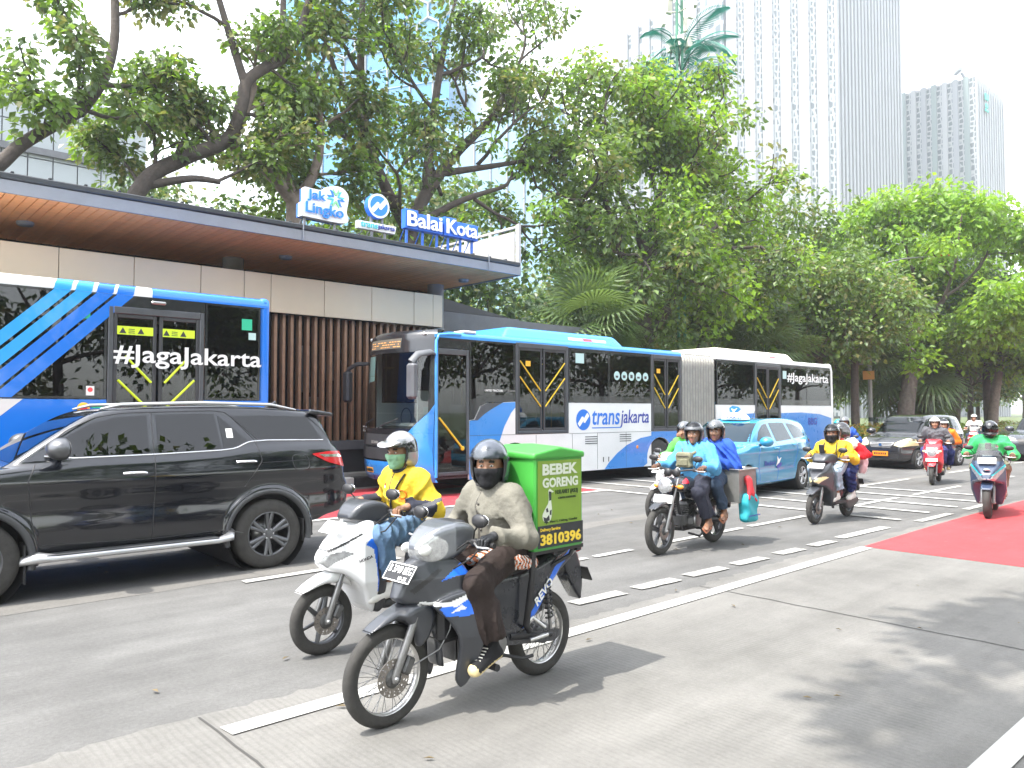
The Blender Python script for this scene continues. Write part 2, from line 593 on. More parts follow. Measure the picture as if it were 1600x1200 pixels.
# strip of older asphalt along the far lane line, uneven near edge
r2 = random.Random(4)
top = [(x, 8.25 + 0.05 * r2.uniform(-1, 1)) for x in np.arange(-8, 60, 0.5)]
bot = [(x, 7.86 + 0.05 * r2.uniform(-1, 1)) for x in np.arange(60, -8, -0.5)]
sheet('asphalt_strip', bot[::-1] + top[::-1], 0.003, 'asphalt_old')
edge = []
x = -60.0
while x < 10.05:
    edge.append((x, 4.45 + 0.07 * math.sin(x * 0.9) + 0.035 * r2.uniform(-1, 1) + (0.09 * (x > 4.0))))
    x += 0.07 if x > -2 else 1.0
far = [(10.1, 4.56)]
x = 10.6
while x < 120:
    far.append((x, 4.60 + 0.05 * r2.uniform(-1, 1))); x += 0.4 if x < 30 else 4
sheet('concrete_lane', [(-60, -2.6), (120, -2.6)] + far[::-1] + edge[::-1], 0.004, 'concrete_road')
sheet('red_lane', [(10.08, 4.38), (10.10, -2.2), (110, -2.2), (110, 4.5), (16, 4.52), (13, 4.47)], 0.008, 'paint_red')
sheet('busway', rect(-60, 15, 11.22, 15.55), 0.004, 'busway_concrete')
sheet('red_band', [(-60, 11.46), (13.2, 11.46), (12.6, 13.0), (-60, 13.0)], 0.008, 'paint_red_worn')
sheet('red_band', rect(-60, 12.0, 14.0, 15.15), 0.008, 'paint_red_worn')
sheet('red_band', rect(27.5, 130, 12.95, 14.45), 0.008, 'paint_red_worn')
sheet('red_band', rect(27.5, 130, 11.35, 12.3), 0.008, 'paint_red_worn')
sheet('pavement', rect(-120, 420, -9, -2.75), 0.10, 'paving')
b = MB(); b.bx(-120, 420, -2.75, -2.6, -0.02, 0.12, 0.015); structure('near_kerb', b, 'kerb_white')

def mark(poly, m='paint_white', name='lane_dash', z=0.012):
    return sheet(name, poly, z, m)
def dash(x0, x1, y0, y1, y2=None, w=0.12, m='paint_white', name='lane_dash'):
    """a painted dash from x0 to x1 with slightly uneven ends"""
    j = lambda: r2.uniform(-0.012, 0.012)
    n = 6
    a = [(x0 + (x1 - x0) * k / n + j(), y0 + (y1 - y0) * k / n - w / 2 + j() * 0.5) for k in range(n + 1)]
    c = [(x0 + (x1 - x0) * k / n + j(), y0 + (y1 - y0) * k / n + w / 2 + j() * 0.5) for k in range(n, -1, -1)]
    return mark(a + c, m, name)
dash(1.70, 10.05, 4.20, 4.32, w=0.15, name='edge_line')                         # white line in front of the concrete lane
dash(2.6, 60.0, 1.27, 1.27, w=0.15, name='edge_line')
for x0, x1 in ((5.14, 5.80), (6.03, 6.68), (6.90, 7.56), (7.80, 8.42), (8.76, 9.32), (9.62, 10.2)):
    dash(x0, x1, 4.86, 4.84, w=0.16, m='paint_white_worn')
dash(10.5, 12.0, 4.90, 4.88, w=0.16)
dash(13.0, 14.4, 4.78, 4.78, w=0.14, m='paint_white_worn'); dash(15.2, 16.6, 4.8, 4.8, w=0.14, m='paint_white_worn')
dash(6.36, 6.83, 6.26, 6.24, w=0.10); dash(6.97, 7.68, 6.24, 6.24, w=0.10)
dash(8.40, 10.32, 6.28, 6.29, w=0.11); dash(10.55, 12.28, 6.30, 6.30, w=0.11)
for x0 in (14.3, 17.1, 21.2, 25.2, 29.2, 33.2, 39, 45): dash(x0, x0 + 2.0 + 0.8 * (x0 > 15), 6.36, 6.38, w=0.11)
dash(3.28, 5.2, 7.73, 7.76, w=0.13); dash(-4, 0.4, 7.6, 7.66, w=0.13)
for x0 in (18.1, 24.0, 30.0, 36.0): dash(x0, x0 + 2.9, 7.95, 7.92, w=0.12)
dash(-20, 13.1, 11.30, 11.30, w=0.14, name='edge_line'); dash(27.5, 100, 11.25, 11.25, w=0.14, name='edge_line')
def rumble(x, y0, y1, w=0.17, m='paint_white'):
    mark([(x - w/2 + 0.01, y0), (x + w/2, y0 + 0.02), (x + w/2 - 0.01, y1), (x - w/2, y1 - 0.01)], m, 'rumble_bar', 0.016)
rumble(17.97, 5.3, 13.2); rumble(16.69, 5.05, 13.2); rumble(15.45, 5.0, 13.2); rumble(14.24, 5.05, 13.4)
rumble(13.02, 6.6, 13.2); rumble(12.95, 5.02, 5.9, m='paint_white_worn')

for x in (-18.35, -13.35, -8.35, -3.35, 1.66, 6.60):
    b = MB(); P = [(x + 0.012 * r2.uniform(-1, 1), y) for y in np.arange(-2.5, 4.55, 0.25)]
    b.add([(p[0] - 0.007, p[1], 0.0085) for p in P] + [(p[0] + 0.007, p[1], 0.0085) for p in P], [(i, i + len(P), i + 1 + len(P), i + 1) for i in range(len(P) - 1)])
    structure('lane_joint', b, 'joint_tar')

# dry leaves blown about
mat('dry_leaf', (0.12, 0.09, 0.045), 0.8, nz=(9, 0.4)); b = MB()
for k in range(60):
    x, y = r2.uniform(0.8, 13), r2.uniform(0.4, 10.5); a = r2.uniform(0, 6.28); L = r2.uniform(0.015, 0.042); c, s_ = math.cos(a) * L, math.sin(a) * L
    b.add([(x - c, y - s_, 0.016), (x + s_ * 0.35, y - c * 0.35, 0.024), (x + c, y + s_, 0.018), (x - s_ * 0.35, y + c * 0.35, 0.026)], [(0, 1, 2, 3)])
tag(b.build('leaf_litter', 'dry_leaf'), kind='stuff')
# kerb of the station platform and of the park, one block after another, painted black and white
b = MB(); b.bx(-60, 13.2, 15.9, 60, -0.02, 0.30); structure('platform_base', b, 'paving')
b = MB(); b.bx(13.3, 420, 15.36, 60, -0.02, 0.12); structure('lawn', b, 'grass_soil')
kw = kb = None
x = -10.0; k = 0
while x < 80:
    L = 0.8 if x < 14 else 1.0
    y0 = 15.55 if x < 13 else 15.1
    if not (9.5 < x < 24):
        b = MB(); b.bx(0, L - 0.012, 0, 0.24, -0.02, 0.24, 0.02)
        o = b.build('kerb_block', 'kerb_white' if k % 2 else 'kerb_black', loc=(x, y0, 0)); tag(o, kind='structure')
    x += L; k += 1
rl = random.Random(21)

# ------------------------------------------------------------------ grass and low hedges of the park
mat('grass_blade', (0.12, 0.19, 0.03), 0.8)
n = 9000
gx = np.array([rl.uniform(26, 62) for _ in range(n)]); gy = np.array([15.4 + rl.random()**1.5 * 9 for _ in range(n)])
V = []; 
gh = np.array([rl.uniform(0.10, 0.26) for _ in range(n)]); ga = np.array([rl.uniform(0, PI) for _ in range(n)])
wd = 0.035
vx = np.stack([gx - np.cos(ga) * wd, gx + np.cos(ga) * wd, gx + np.sin(ga) * 0.06], 1)
vy = np.stack([gy - np.sin(ga) * wd, gy + np.sin(ga) * wd, gy + np.cos(ga) * 0.06], 1)
vz = np.stack([np.full(n, 0.1), np.full(n, 0.1), 0.12 + gh], 1)
V = np.stack([vx.ravel(), vy.ravel(), vz.ravel()], 1)
tag(npmesh('grass', V, np.arange(3 * n).reshape(n, 3), ['grass_blade'], smooth=False), kind='stuff')

# ------------------------------------------------------------------ station
mat('panel_beige', (0.54, 0.45, 0.335), 0.42, nz=(0.7, 0.06), spec=0.4)
mat('panel_gap', (0.05, 0.045, 0.04), 0.9)
mat('steel_grey', (0.20, 0.21, 0.23), 0.45, nz=(2, 0.10))
mat('roof_dark', (0.022, 0.026, 0.03), 0.55, nz=(3, 0.2))
mat('soffit_wood', (0.80, 0.36, 0.15), 0.5, nz=(5, 0.12))
mat('soffit_wood2', (0.74, 0.32, 0.135), 0.5, nz=(5, 0.12))
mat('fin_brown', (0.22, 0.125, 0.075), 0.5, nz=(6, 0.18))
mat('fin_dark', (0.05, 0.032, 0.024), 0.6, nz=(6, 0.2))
mat('black_base', (0.025, 0.026, 0.03), 0.5, nz=(2, 0.25))
mat('ledge_grey', (0.10, 0.105, 0.115), 0.55, nz=(3, 0.15))
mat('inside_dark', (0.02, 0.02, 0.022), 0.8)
mat('sign_blue', (0.02, 0.14, 0.62), 0.4)
mat('sign_blue2', (0.015, 0.22, 0.78), 0.4)
mat('sign_white', (0.85, 0.86, 0.88), 0.4)
mat('sign_teal', (0.10, 0.55, 0.62), 0.4)
mat('sign_green', (0.25, 0.65, 0.30), 0.4)
mat('sign_navy', (0.015, 0.05, 0.32), 0.4)
mat('screen_grey', (0.40, 0.385, 0.36), 0.6, nz=(2, 0.08))
mat('lamp_white', (0.8, 0.8, 0.78), 0.4)

st = thing('bus_station', 'bus station with timber soffit roof, beige cladding and brown fin screen', 'bus station', (0, 15.9, 0))
def sp(mb, name, m, parent=st):
    o = mb.build(name, m); o.parent = parent
    if parent is st: o.location = (0, -15.9, 0)
    return o
# cladding band, panel by panel
js = [-1.6, 0.4, 2.35, 3.28, 4.59, 5.89, 6.82, 7.43, 8.74, 10.02, 11.27, 11.87, 12.18]
b = MB(); b.bx(-1.6, 12.16, 16.24, 16.5, 3.99, 4.76); wall = sp(b, 'wall', 'panel_gap')
for i in range(len(js) - 1):
    b = MB(); b.bx(js[i] + 0.006, js[i + 1] - 0.006, 16.2 + 0.004 * (i % 2), 16.237, 3.96, 4.8, 0.006); sp(b, 'cladding_panel', 'panel_beige')
b = MB(); b.bx(12.10, 12.19, 16.252, 19.5, 3.96, 4.8, 0.004); sp(b, 'cladding_panel', 'panel_beige')
# fin screen
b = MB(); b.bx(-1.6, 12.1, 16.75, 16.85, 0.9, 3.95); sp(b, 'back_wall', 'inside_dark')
x = 0.3; k = 0
while x < 12.0:
    b = MB(); b.bx(x - 0.035, x + 0.035, 16.36, 16.52, 1.06, 3.955, 0.006); sp(b, 'fin', 'fin_brown')
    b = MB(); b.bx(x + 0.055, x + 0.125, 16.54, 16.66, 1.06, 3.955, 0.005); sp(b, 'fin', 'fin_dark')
    x += 0.198; k += 1
b = MB(); b.bx(-1.6, 12.15, 16.28, 16.74, 0.84, 1.055, 0.01); sp(b, 'ledge', 'ledge_grey')
b = MB(); b.bx(-1.6, 12.1, 16.36, 16.74, 0.25, 0.838); sp(b, 'base_wall', 'black_base')
# poster frames seen between the fins
for x, z0, z1 in ((8.3, 2.2, 3.3), (8.55, 1.3, 2.1), (9.05, 2.5, 3.2)):
    b = MB(); b.bx(x, x + 0.35, 16.70, 16.74, z0, z1, 0.005); sp(b, 'notice_board', 'ledge_grey')
# roof
X0, X1 = -3.5, 13.83
b = MB(); b.bx(X0, X1, 15.02, 21.5, 5.44, 5.60); roof = sp(b, 'roof', 'roof_dark')
b = MB(); b.bx(X0, X1 + 0.02, 14.96, 15.016, 5.37, 5.59, 0.006); b.bx(X1 + 0.001, X1 + 0.05, 15.02, 21.5, 5.37, 5.59, 0.006); sp(b, 'fascia', 'steel_grey')
b = MB(); b.bx(X0, X1 - 0.02, 14.93, 15.35, 5.603, 5.71, 0.02)
b.bx(X0, X1 - 0.02, 15.36, 21.4, 5.603, 5.66); sp(b, 'roof_edge', 'roof_dark')
x = X0 + 0.3
while x < X1 - 0.2:
    b = MB(); b.bx(x, x + 0.05, 14.95, 15.3, 5.712, 5.745, 0.008); sp(b, 'roof_clip', 'roof_dark'); x += 0.55
sb_ = [MB(), MB()]
x = X0; k = 0
while x < X1 - 0.03:
    b = MB(); b.bx(x + 0.007, min(x + 0.153, X1), 15.02, 19.2, 5.400 + 0.004 * r2.random(), 5.438, 0.004); sp(b, 'soffit_plank', 'soffit_wood' if r2.random() < 0.7 else 'soffit_wood2')
    x += 0.160; k += 1
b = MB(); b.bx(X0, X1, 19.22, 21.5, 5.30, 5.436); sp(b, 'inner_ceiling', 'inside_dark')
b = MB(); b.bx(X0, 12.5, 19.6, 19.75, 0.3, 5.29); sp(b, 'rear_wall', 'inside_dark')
for x in (7.3, 13.2, 1.2):
    b = MB(); b.lathe([(0.24, 4.0), (0.24, 5.40)], (x, 18.0 if x < 13 else 17.9, 0), 'z', 24); sp(b, 'column', 'steel_grey')
for x, y in ((8.1, 16.9), (13.2, 16.6), (2.9, 17.2)):
    b = MB(); b.lathe([(0.0, 5.33), (0.13, 5.33), (0.15, 5.36), (0.15, 5.40)], (x, y, 0), 'z', 20); sp(b, 'ceiling_lamp', 'steel_grey')
for x in (7.55, 12.7):
    b = MB(); b.tube([(x, 14.93, 5.78), (x, 14.93, 5.36)], 0.016, 6); b.tube([(x - 0.06, 14.95, 5.66), (x + 0.06, 14.95, 5.66)], 0.014, 6); sp(b, 'drain_bracket', 'steel_grey')
# translucent screen standing across the right end of the roof
sc = MB(); sc.bx(13.80, 13.87, 15.02, 15.14, 5.60, 6.76, 0.008); sc.bx(13.80, 13.88, 15.0, 15.02, 5.36, 6.78); o = sp(sc, 'screen_post', 'screen_grey')
for y0 in (15.16, 16.25, 17.35, 18.45):
    b = MB(); b.bx(13.835, 13.86, y0 + 0.05, y0 + 1.0, 5.72, 6.60, 0.004); sp(b, 'screen_panel', 'screen_grey')
    b = MB(); b.bx(13.80, 13.86, y0 + 1.0, y0 + 1.08, 5.60, 6.69, 0.006); sp(b, 'screen_post', 'sign_white')
b = MB(); b.bx(13.80, 13.87, 15.15, 19.6, 6.66, 6.73, 0.006); sp(b, 'screen_rail', 'screen_grey')
# low dark wing behind the fin screen
b = MB(); b.bx(12.5, 21.0, 18.4, 18.6, 0.3, 4.7); b.bx(12.5, 17.0, 18.45, 21, 4.702, 4.76); sp(b, 'rear_wing', 'ledge_grey')
b = MB(); b.prism([(13.0, 4.78), (16.6, 4.78), (13.0, 5.3)], 18.5, 20.5); sp(b, 'wing_roof', 'black_base')

# signs on the roof edge
def sign_legs(t, xs, z0, z1, y, m):
    for x in xs:
        b = MB(); b.bx(x - 0.025, x + 0.025, y - 0.025, y + 0.025, z0, z1); b.build('leg', m, t)
        b = MB(); b.tube([(x, y + 0.45, z0), (x, y + 0.03, z1)], 0.014, 6); b.build('brace', m, t)
def outline_letters(s, width, h, org, grow, m, t, name, depth, bold):
    """lettering with a thicker backing of the same letters"""
    return text(s, width + 2 * grow, m, t, (org[0] - grow, org[1], org[2] - grow * 0.6), h=h + 1.2 * grow, bold=bold, name=name, depth=depth)
Y0 = 15.25
t = thing('roof_sign', 'blue and white Balai Kota letter sign standing on the roof edge', 'sign', (10.35, Y0, 5.7), group='signs on the station roof')
sign_legs(t, (0.08, 0.55, 0.98, 1.33, 1.72, 2.1), 0.0, 0.55, 0.08, 'sign_blue')
for s, x0, w, zz in (('Balai', 0.0, 1.08, 0.47), ('Kota', 1.17, 1.04, 0.47)):
    b = MB(); b.bx(x0 - 0.02, x0 + 0.36, -0.02, 0.16, zz - 0.03, zz + 0.44, 0.01); b.bx(x0 + 0.361, x0 + w + 0.02, -0.02, 0.16, zz - 0.03, zz + 0.37, 0.01)
    b.build('letter_box', 'sign_blue', t)
    text(s, w - 0.06, 'sign_white', t, (x0 + 0.03, -0.04, zz + 0.02), h=0.37, bold=0.035, depth=0.03)
t = thing('roof_sign', 'round blue arrow emblem above small transjakarta letters on roof', 'sign', (9.05, Y0, 5.7), group='signs on the station roof')
sign_legs(t, (0.4, 0.75), 0.0, 0.28, 0.06, 'steel_grey'); sign_legs(t, (0.42, 0.72), 0.28, 0.75, 0.12, 'steel_grey')
b = MB(); b.prism([(0.0, 0.24), (1.0, 0.24), (1.04, 0.42), (0.0, 0.42)], 0.0, 0.12); b.build('letter_box', 'sign_white', t)
text('trans', 0.45, 'sign_teal', t, (0.06, -0.02, 0.28), h=0.12, bold=0.03, depth=0.02)
text('jakarta', 0.46, 'sign_navy', t, (0.52, -0.02, 0.265), h=0.135, bold=0.03, depth=0.02)
def disc(c, r, y0, y1, name, m, t, n=32):
    b = MB(); b.prism([(c[0] + r * math.cos(2 * PI * k / n), c[1] + r * math.sin(2 * PI * k / n)) for k in range(n)], y0, y1); return b.build(name, m, t)
def arrow_emblem(t, c, r, y, m1, m0):
    """white S-shaped arrow band across a blue disc"""
    for sgn in (1, -1):
        P = [(-0.88, -0.40), (-0.60, -0.72), (0.03, -0.04), (-0.02, 0.30), (-0.22, 0.34)]
        b = MB(); b.prism([(c[0] + sgn * p[0] * r, c[1] + sgn * p[1] * r) for p in P], y - 0.008, y); b.build('emblem', m0, t)
disc((0.55, 0.83), 0.29, 0.0, 0.16, 'disc', 'sign_blue', t)
disc((0.55, 0.83), 0.285, -0.012, -0.001, 'disc_face', 'sign_white', t)
disc((0.55, 0.83), 0.235, -0.02, -0.013, 'disc_face', 'sign_blue2', t)
arrow_emblem(t, (0.55, 0.83), 0.25, -0.021, None, 'sign_white')
t = thing('roof_sign', 'white Jak Lingko sign with blue letters and snowflake emblem on roof', 'sign', (7.66, Y0, 5.7), group='signs on the station roof')
sign_legs(t, (0.12, 0.85), 0.0, 0.33, 0.10, 'steel_grey')
P = curve2([(0.0, 0.28, 1), (1.06, 0.28), (1.10, 0.55), (1.14, 0.92), (0.92, 1.08), (0.62, 1.02), (0.50, 0.92), (0.08, 0.92, 1), (0.08, 0.60, 1), (0.0, 0.58, 1)], 5)
b = MB(); b.prism([tuple(p) for p in P], 0.0, 0.16); b.build('sign_board', 'sign_white', t)
b = MB(); b.prism([(p[0] * 0.995 - 0.012, p[1] - 0.012) for p in P], 0.161, 0.22); b.build('sign_back', 'sign_blue', t)
text('Jak', 0.44, 'sign_blue2', t, (0.12, -0.03, 0.62), h=0.26, bold=0.035, depth=0.025)
text('Lingko', 0.92, 'sign_blue2', t, (0.08, -0.03, 0.30), h=0.30, bold=0.035, depth=0.025)
for k in range(6):
    a = PI / 6 + k * PI / 3
    c = (0.82, 0.80); d = (math.cos(a), math.sin(a)); nrm = (-d[1], d[0])
    q = lambda u, w: (c[0] + d[0] * u + nrm[0] * w, c[1] + d[1] * u + nrm[1] * w)
    b = MB(); b.prism([q(0.05, 0), q(0.15, 0.085), q(0.215, 0.075), q(0.10, 0), q(0.215, -0.075), q(0.15, -0.085)], -0.02, -0.001)
    b.build('emblem', ('sign_teal', 'sign_green', 'sign_blue2')[k % 3], t)
# ------------------------------------------------------------------ buses
mat('bus_blue', (0.032, 0.215, 0.60), 0.28, coat=0.6, nz=(0.8, 0.06))
mat('bus_blue_light', (0.055, 0.30, 0.74), 0.3, coat=0.5, nz=(0.8, 0.06))
mat('bus_deep_blue', (0.003, 0.165, 0.68), 0.25, coat=0.7, nz=(0.8, 0.04))
mat('bus_cyan', (0.02, 0.34, 0.82), 0.3, coat=0.5)
mat('bus_white', (0.70, 0.70, 0.69), 0.35, coat=0.4, nz=(0.9, 0.07))
mat('bus_black', (0.012, 0.013, 0.016), 0.22, coat=0.5)
mat('plastic_dark', (0.035, 0.036, 0.04), 0.5, nz=(5, 0.15))
mat('alu_dark', (0.085, 0.09, 0.10), 0.4, metal=0.4, nz=(5, 0.12))
mat('rubber', (0.018, 0.018, 0.019), 0.85, nz=(8, 0.25))
mat('tyre', (0.038, 0.036, 0.033), 0.88, nz=(14, 0.3), bump=(60, 0.3))
mat('pole_yellow', (0.72, 0.48, 0.02), 0.45)
mat('seat_teal', (0.02, 0.16, 0.26), 0.6)
mat('cabin_grey', (0.22, 0.22, 0.21), 0.7)
mat('cabin_white', (0.5, 0.5, 0.48), 0.6)
mat('cabin_floor', (0.06, 0.06, 0.065), 0.8)
mat('bellows', (0.40, 0.385, 0.35), 0.8, nz=(4, 0.18))
mat('ac_cream', (0.66, 0.62, 0.53), 0.45, nz=(3, 0.06))
mat('light_red', (0.75, 0.04, 0.05), 0.3, coat=0.5)
mat('light_pink', (0.62, 0.28, 0.27), 0.4)
mat('light_amber', (0.85, 0.28, 0.02), 0.3, coat=0.5)
mat('lens_white', (0.75, 0.75, 0.72), 0.15, coat=0.6)
mat('chrome', (0.75, 0.75, 0.76), 0.15, metal=1.0)
mat('steel', (0.38, 0.38, 0.38), 0.35, metal=0.9, nz=(9, 0.2))
mat('plate_yellow', (0.80, 0.42, 0.02), 0.5)
mat('plate_black', (0.015, 0.015, 0.016), 0.45)
mat('plate_white', (0.78, 0.78, 0.76), 0.5)
mat('led_amber', (0.5, 0.25, 0.08), 0.5, emit=((1.0, 0.45, 0.12), 0.22))
mat('led_board', (0.09, 0.08, 0.065), 0.5)
mat('sticker_lime', (0.62, 0.80, 0.03), 0.5)
mat('sticker_green', (0.02, 0.45, 0.25), 0.5)
mat('sticker_pale', (0.45, 0.62, 0.60), 0.5)
mat('letter_white', (0.82, 0.82, 0.80), 0.5)
mat('letter_blue', (0.02, 0.16, 0.60), 0.5)
mat('letter_navy', (0.02, 0.04, 0.30), 0.5)
mat('sunshade', (0.40, 0.55, 0.54), 0.7)
glass('bus_glass', (0.16, 0.19, 0.19))
glass('bus_glass_front', (0.50, 0.56, 0.56))
glass('door_glass', (0.30, 0.33, 0.32))

def wheel_big(parent, c, r, w, side=-1, name='wheel', rimmat='steel', hub=True):
    """lorry or bus wheel as a part with tyre, rim and nuts below it"""
    b = MB(); x, y, z = c
    pr = [(r * 0.60, -w/2), (r * 0.80, -w/2 - 0.01), (r * 0.95, -w/2 + 0.01), (r, -w/2 + 0.05), (r, w/2 - 0.05), (r * 0.95, w/2 - 0.01), (r * 0.6, w/2)]
    b.lathe(pr, c, 'y', 40)
    o = b.build(name, 'tyre', parent)
    b = MB(); s = side
    b.lathe([(r*0.60, s*w*0.50), (r*0.57, s*w*0.30), (r*0.45, s*w*0.22), (r*0.32, s*w*0.30), (r*0.28, s*w*0.42), (0.001, s*w*0.46)], c, 'y', 32)
    b.build('rim', rimmat, o)
    b = MB()
    for k in range(10):
        a = 2 * PI * k / 10
        b.box((x + r*0.38*math.cos(a), y + s*w*0.30, z + r*0.38*math.sin(a)), (0.035, 0.05, 0.035), 0.008)
    b.build('wheel_nut', 'plastic_dark', o)
    return o

YN = -1.275                                                # near side skin of a bus, in its own frame
def arch_poly(x0, x1, z0, z1, cx, r, cz=0.5):
    """lower wall panel with a wheel arch cut out of its lower edge"""
    a0 = math.asin(max(-1, min(1, (z0 - cz) / r)))
    P = [(x0, z0)]
    for k in range(17):
        a = PI - a0 - (PI - 2 * a0) * k / 16
        P.append((cx + r * math.cos(a), cz + r * math.sin(a)))
    P += [(x1, z0), (x1, z1), (x0, z1)]
    return P
def leaf_door(t, x0, x1, z0, z1, bars=True, gl='door_glass'):
    """double leaf door with dark frame, glass and diagonal yellow bars"""
    d = MB(); w = 0.075
    d.bx(x0, x0 + w, YN - 0.012, YN + 0.05, z0, z1, 0.01); d.bx(x1 - w, x1, YN - 0.012, YN + 0.05, z0, z1, 0.01)
    d.bx(x0 + w, x1 - w, YN - 0.02, YN + 0.06, z1 - 0.11, z1, 0.01); d.bx(x0 + w, x1 - w, YN - 0.01, YN + 0.05, z0, z0 + 0.07, 0.01)
    fr = d.build('door_frame', 'alu_dark', t)
    xm = (x0 + x1) / 2
    for a, b_, s in ((x0 + w, xm - 0.02, 1), (xm + 0.02, x1 - w, -1)):
        d = MB(); e = 0.055
        d.bx(a, a + e, YN - 0.004, YN + 0.035, z0 + 0.07, z1 - 0.11, 0.008); d.bx(b_ - e, b_, YN - 0.004, YN + 0.035, z0 + 0.07, z1 - 0.11, 0.008)
        d.bx(a + e, b_ - e, YN - 0.004, YN + 0.035, z1 - 0.17, z1 - 0.11, 0.008); d.bx(a + e, b_ - e, YN - 0.004, YN + 0.035, z0 + 0.07, z0 + 0.13, 0.008)
        leaf = d.build('door_leaf', 'plastic_dark', t)
        d = MB(); d.bx(a + e, b_ - e, YN + 0.010, YN + 0.014, z0 + 0.13, z1 - 0.17); d.build('pane', gl, leaf)
        if bars:
            for dz in (0.0, 0.36):
                za = z0 + 0.62 + dz; zb = za + 0.42 * (b_ - a) / 0.6 + 0.14
                p, q = ((a + e, zb), (b_ - e, za)) if s > 0 else ((b_ - e, zb), (a + e, za))
                d = MB(); d.tube([(p[0], YN - 0.004, p[1]), (q[0], YN - 0.004, q[1])], 0.016, 8); d.build('grab_bar', 'pole_yellow', leaf)
    return fr
def window(t, x0, x1, z0, z1, y=YN, gl='bus_glass', poly=None):
    """dark rubber frame with a tinted pane"""
    d = MB(); s = 1 if y < 0 else -1
    if poly is None:
        e = 0.035
        for q in ((x0, x0 + e, z0, z1), (x1 - e, x1, z0, z1), (x0 + e, x1 - e, z0, z0 + e), (x0 + e, x1 - e, z1 - e, z1)):
            d.bx(q[0], q[1], y - 0.006 * s, y + 0.03 * s, q[2], q[3])
        w = d.build('window', 'bus_black', t)
        d = MB(); d.bx(x0 + e, x1 - e, y + 0.002 * s, y + 0.007 * s, z0 + e, z1 - e); d.build('pane', gl, w)
    return w
def seat(t, x, y, z):
    d = MB()
    d.box((x, y, z + 0.42), (0.42, 0.42, 0.09), 0.03); d.box((x + 0.22, y, z + 0.75), (0.08, 0.42, 0.62), 0.035, R=R_axis(0.15, 'Y'))
    d.tube([(x + 0.27, y - 0.15, z + 1.0), (x + 0.29, y - 0.1, z + 1.13), (x + 0.29, y + 0.1, z + 1.13), (x + 0.27, y + 0.15, z + 1.0)], 0.015, 6)
    return d.build('passenger_seat', 'seat_teal', t)
def decal(t, poly, m, name='livery_band', y=YN - 0.0025, th=0.0022):
    d = MB(); d.prism([tuple(p[:2]) for p in poly], y, y + th); return d.build(name, m, t)
def slots(t, x0, x1, z0, n, dz=0.055, m='plastic_dark'):
    for k in range(n):
        d = MB(); d.bx(x0, x1, YN - 0.006, YN + 0.002, z0 + k * dz, z0 + k * dz + 0.018); d.build('vent_slot', m, t)

# ---- articulated bus
bus = thing('articulated_bus', 'long white and blue articulated bus with grey bellows, seen from its dark glass front', 'bus', (9.12, 13.975, 0), 0, 'city buses in the busway')
t = bus
def wallseg(x0, x1, z0, z1, m='bus_white', name='side_wall', poly=None):
    d = MB(); d.prism(poly or [(x0, z0), (x1, z0), (x1, z1), (x0, z1)], YN, YN + 0.04); return d.build(name, m, t)
ZB, ZT, ZS = 1.96, 3.29, 0.31
wallseg(0, 0, 0, 0, 'bus_white', poly=arch_poly(1.135, 2.46, ZS, 1.24, 2.42, 0.55)[:-2] + [(2.46, 1.24), (1.135, 1.24)] if False else arch_poly(1.135, 4.18, ZS, 1.24, 2.45, 0.56))
wallseg(1.135, 2.46, 1.241, 1.97, poly=[(1.135, 1.241), (2.46, 1.241), (2.46, 1.97), (1.62, 1.93), (1.45, 1.86), (1.28, 1.58), (1.135, 1.56)])
wallseg(4.181, 7.34, ZS, 1.96)
wallseg(0, 0, 0, 0, poly=arch_poly(7.341, 8.70, ZS + 0.001, 1.22, 7.72, 0.56)[:-2] + [(8.70, 1.22), (7.341, 1.22)] if False else [(7.341, 1.22), (7.341, 0.9)] + [(7.72 + 0.56 * math.cos(a), 0.5 + 0.56 * math.sin(a)) for a in np.linspace(2.36, -0.33, 16)] + [(8.70, ZS), (8.70, 1.22)])
# rear section
wallseg(10.42, 12.55, ZS, 1.95); wallseg(12.55, 14.14, ZS, 1.2); wallseg(0, 0, 0, 0, poly=arch_poly(14.141, 17.66, ZS, 1.95, 15.4, 0.56))
d = MB()                                                    # far wall, floor, roof shell and rear
for a, b_ in ((0.1, 8.70), (10.42, 17.66)):
    a = max(a, 0.45); d.bx(a, b_, 1.235, 1.275, ZS, 1.95, mat=0); d.bx(a, b_, 1.235, 1.275, 3.2, 3.31)
    x = a
    while x < b_: d.bx(x, x + 0.12, 1.24, 1.27, 1.951, 3.199); x += 1.62
d.build('far_wall', 'bus_white', t)
for a, b_ in ((0.1, 8.70), (10.42, 17.66)):
    x = max(a, 0.45) + 0.12
    while x < b_ - 0.2:
        window(t, x + 0.01, min(x + 1.49, b_), 1.96, 3.19, y=1.262, gl='bus_glass'); x += 1.62
d = MB(); d.bx(0.35, 17.5, -1.22, 1.22, 0.80, 0.90); d.bx(0.2, 8.6, -1.2, 1.2, 0.35, 0.5); d.bx(10.5, 17.5, -1.2, 1.2, 0.35, 0.5); d.build('floor', 'cabin_floor', t)
d = MB(); d.bx(0.5, 8.68, -1.22, 1.22, 3.24, 3.27); d.bx(10.45, 17.6, -1.22, 1.22, 3.24, 3.27); d.build('ceiling_panel', 'cabin_grey', t)
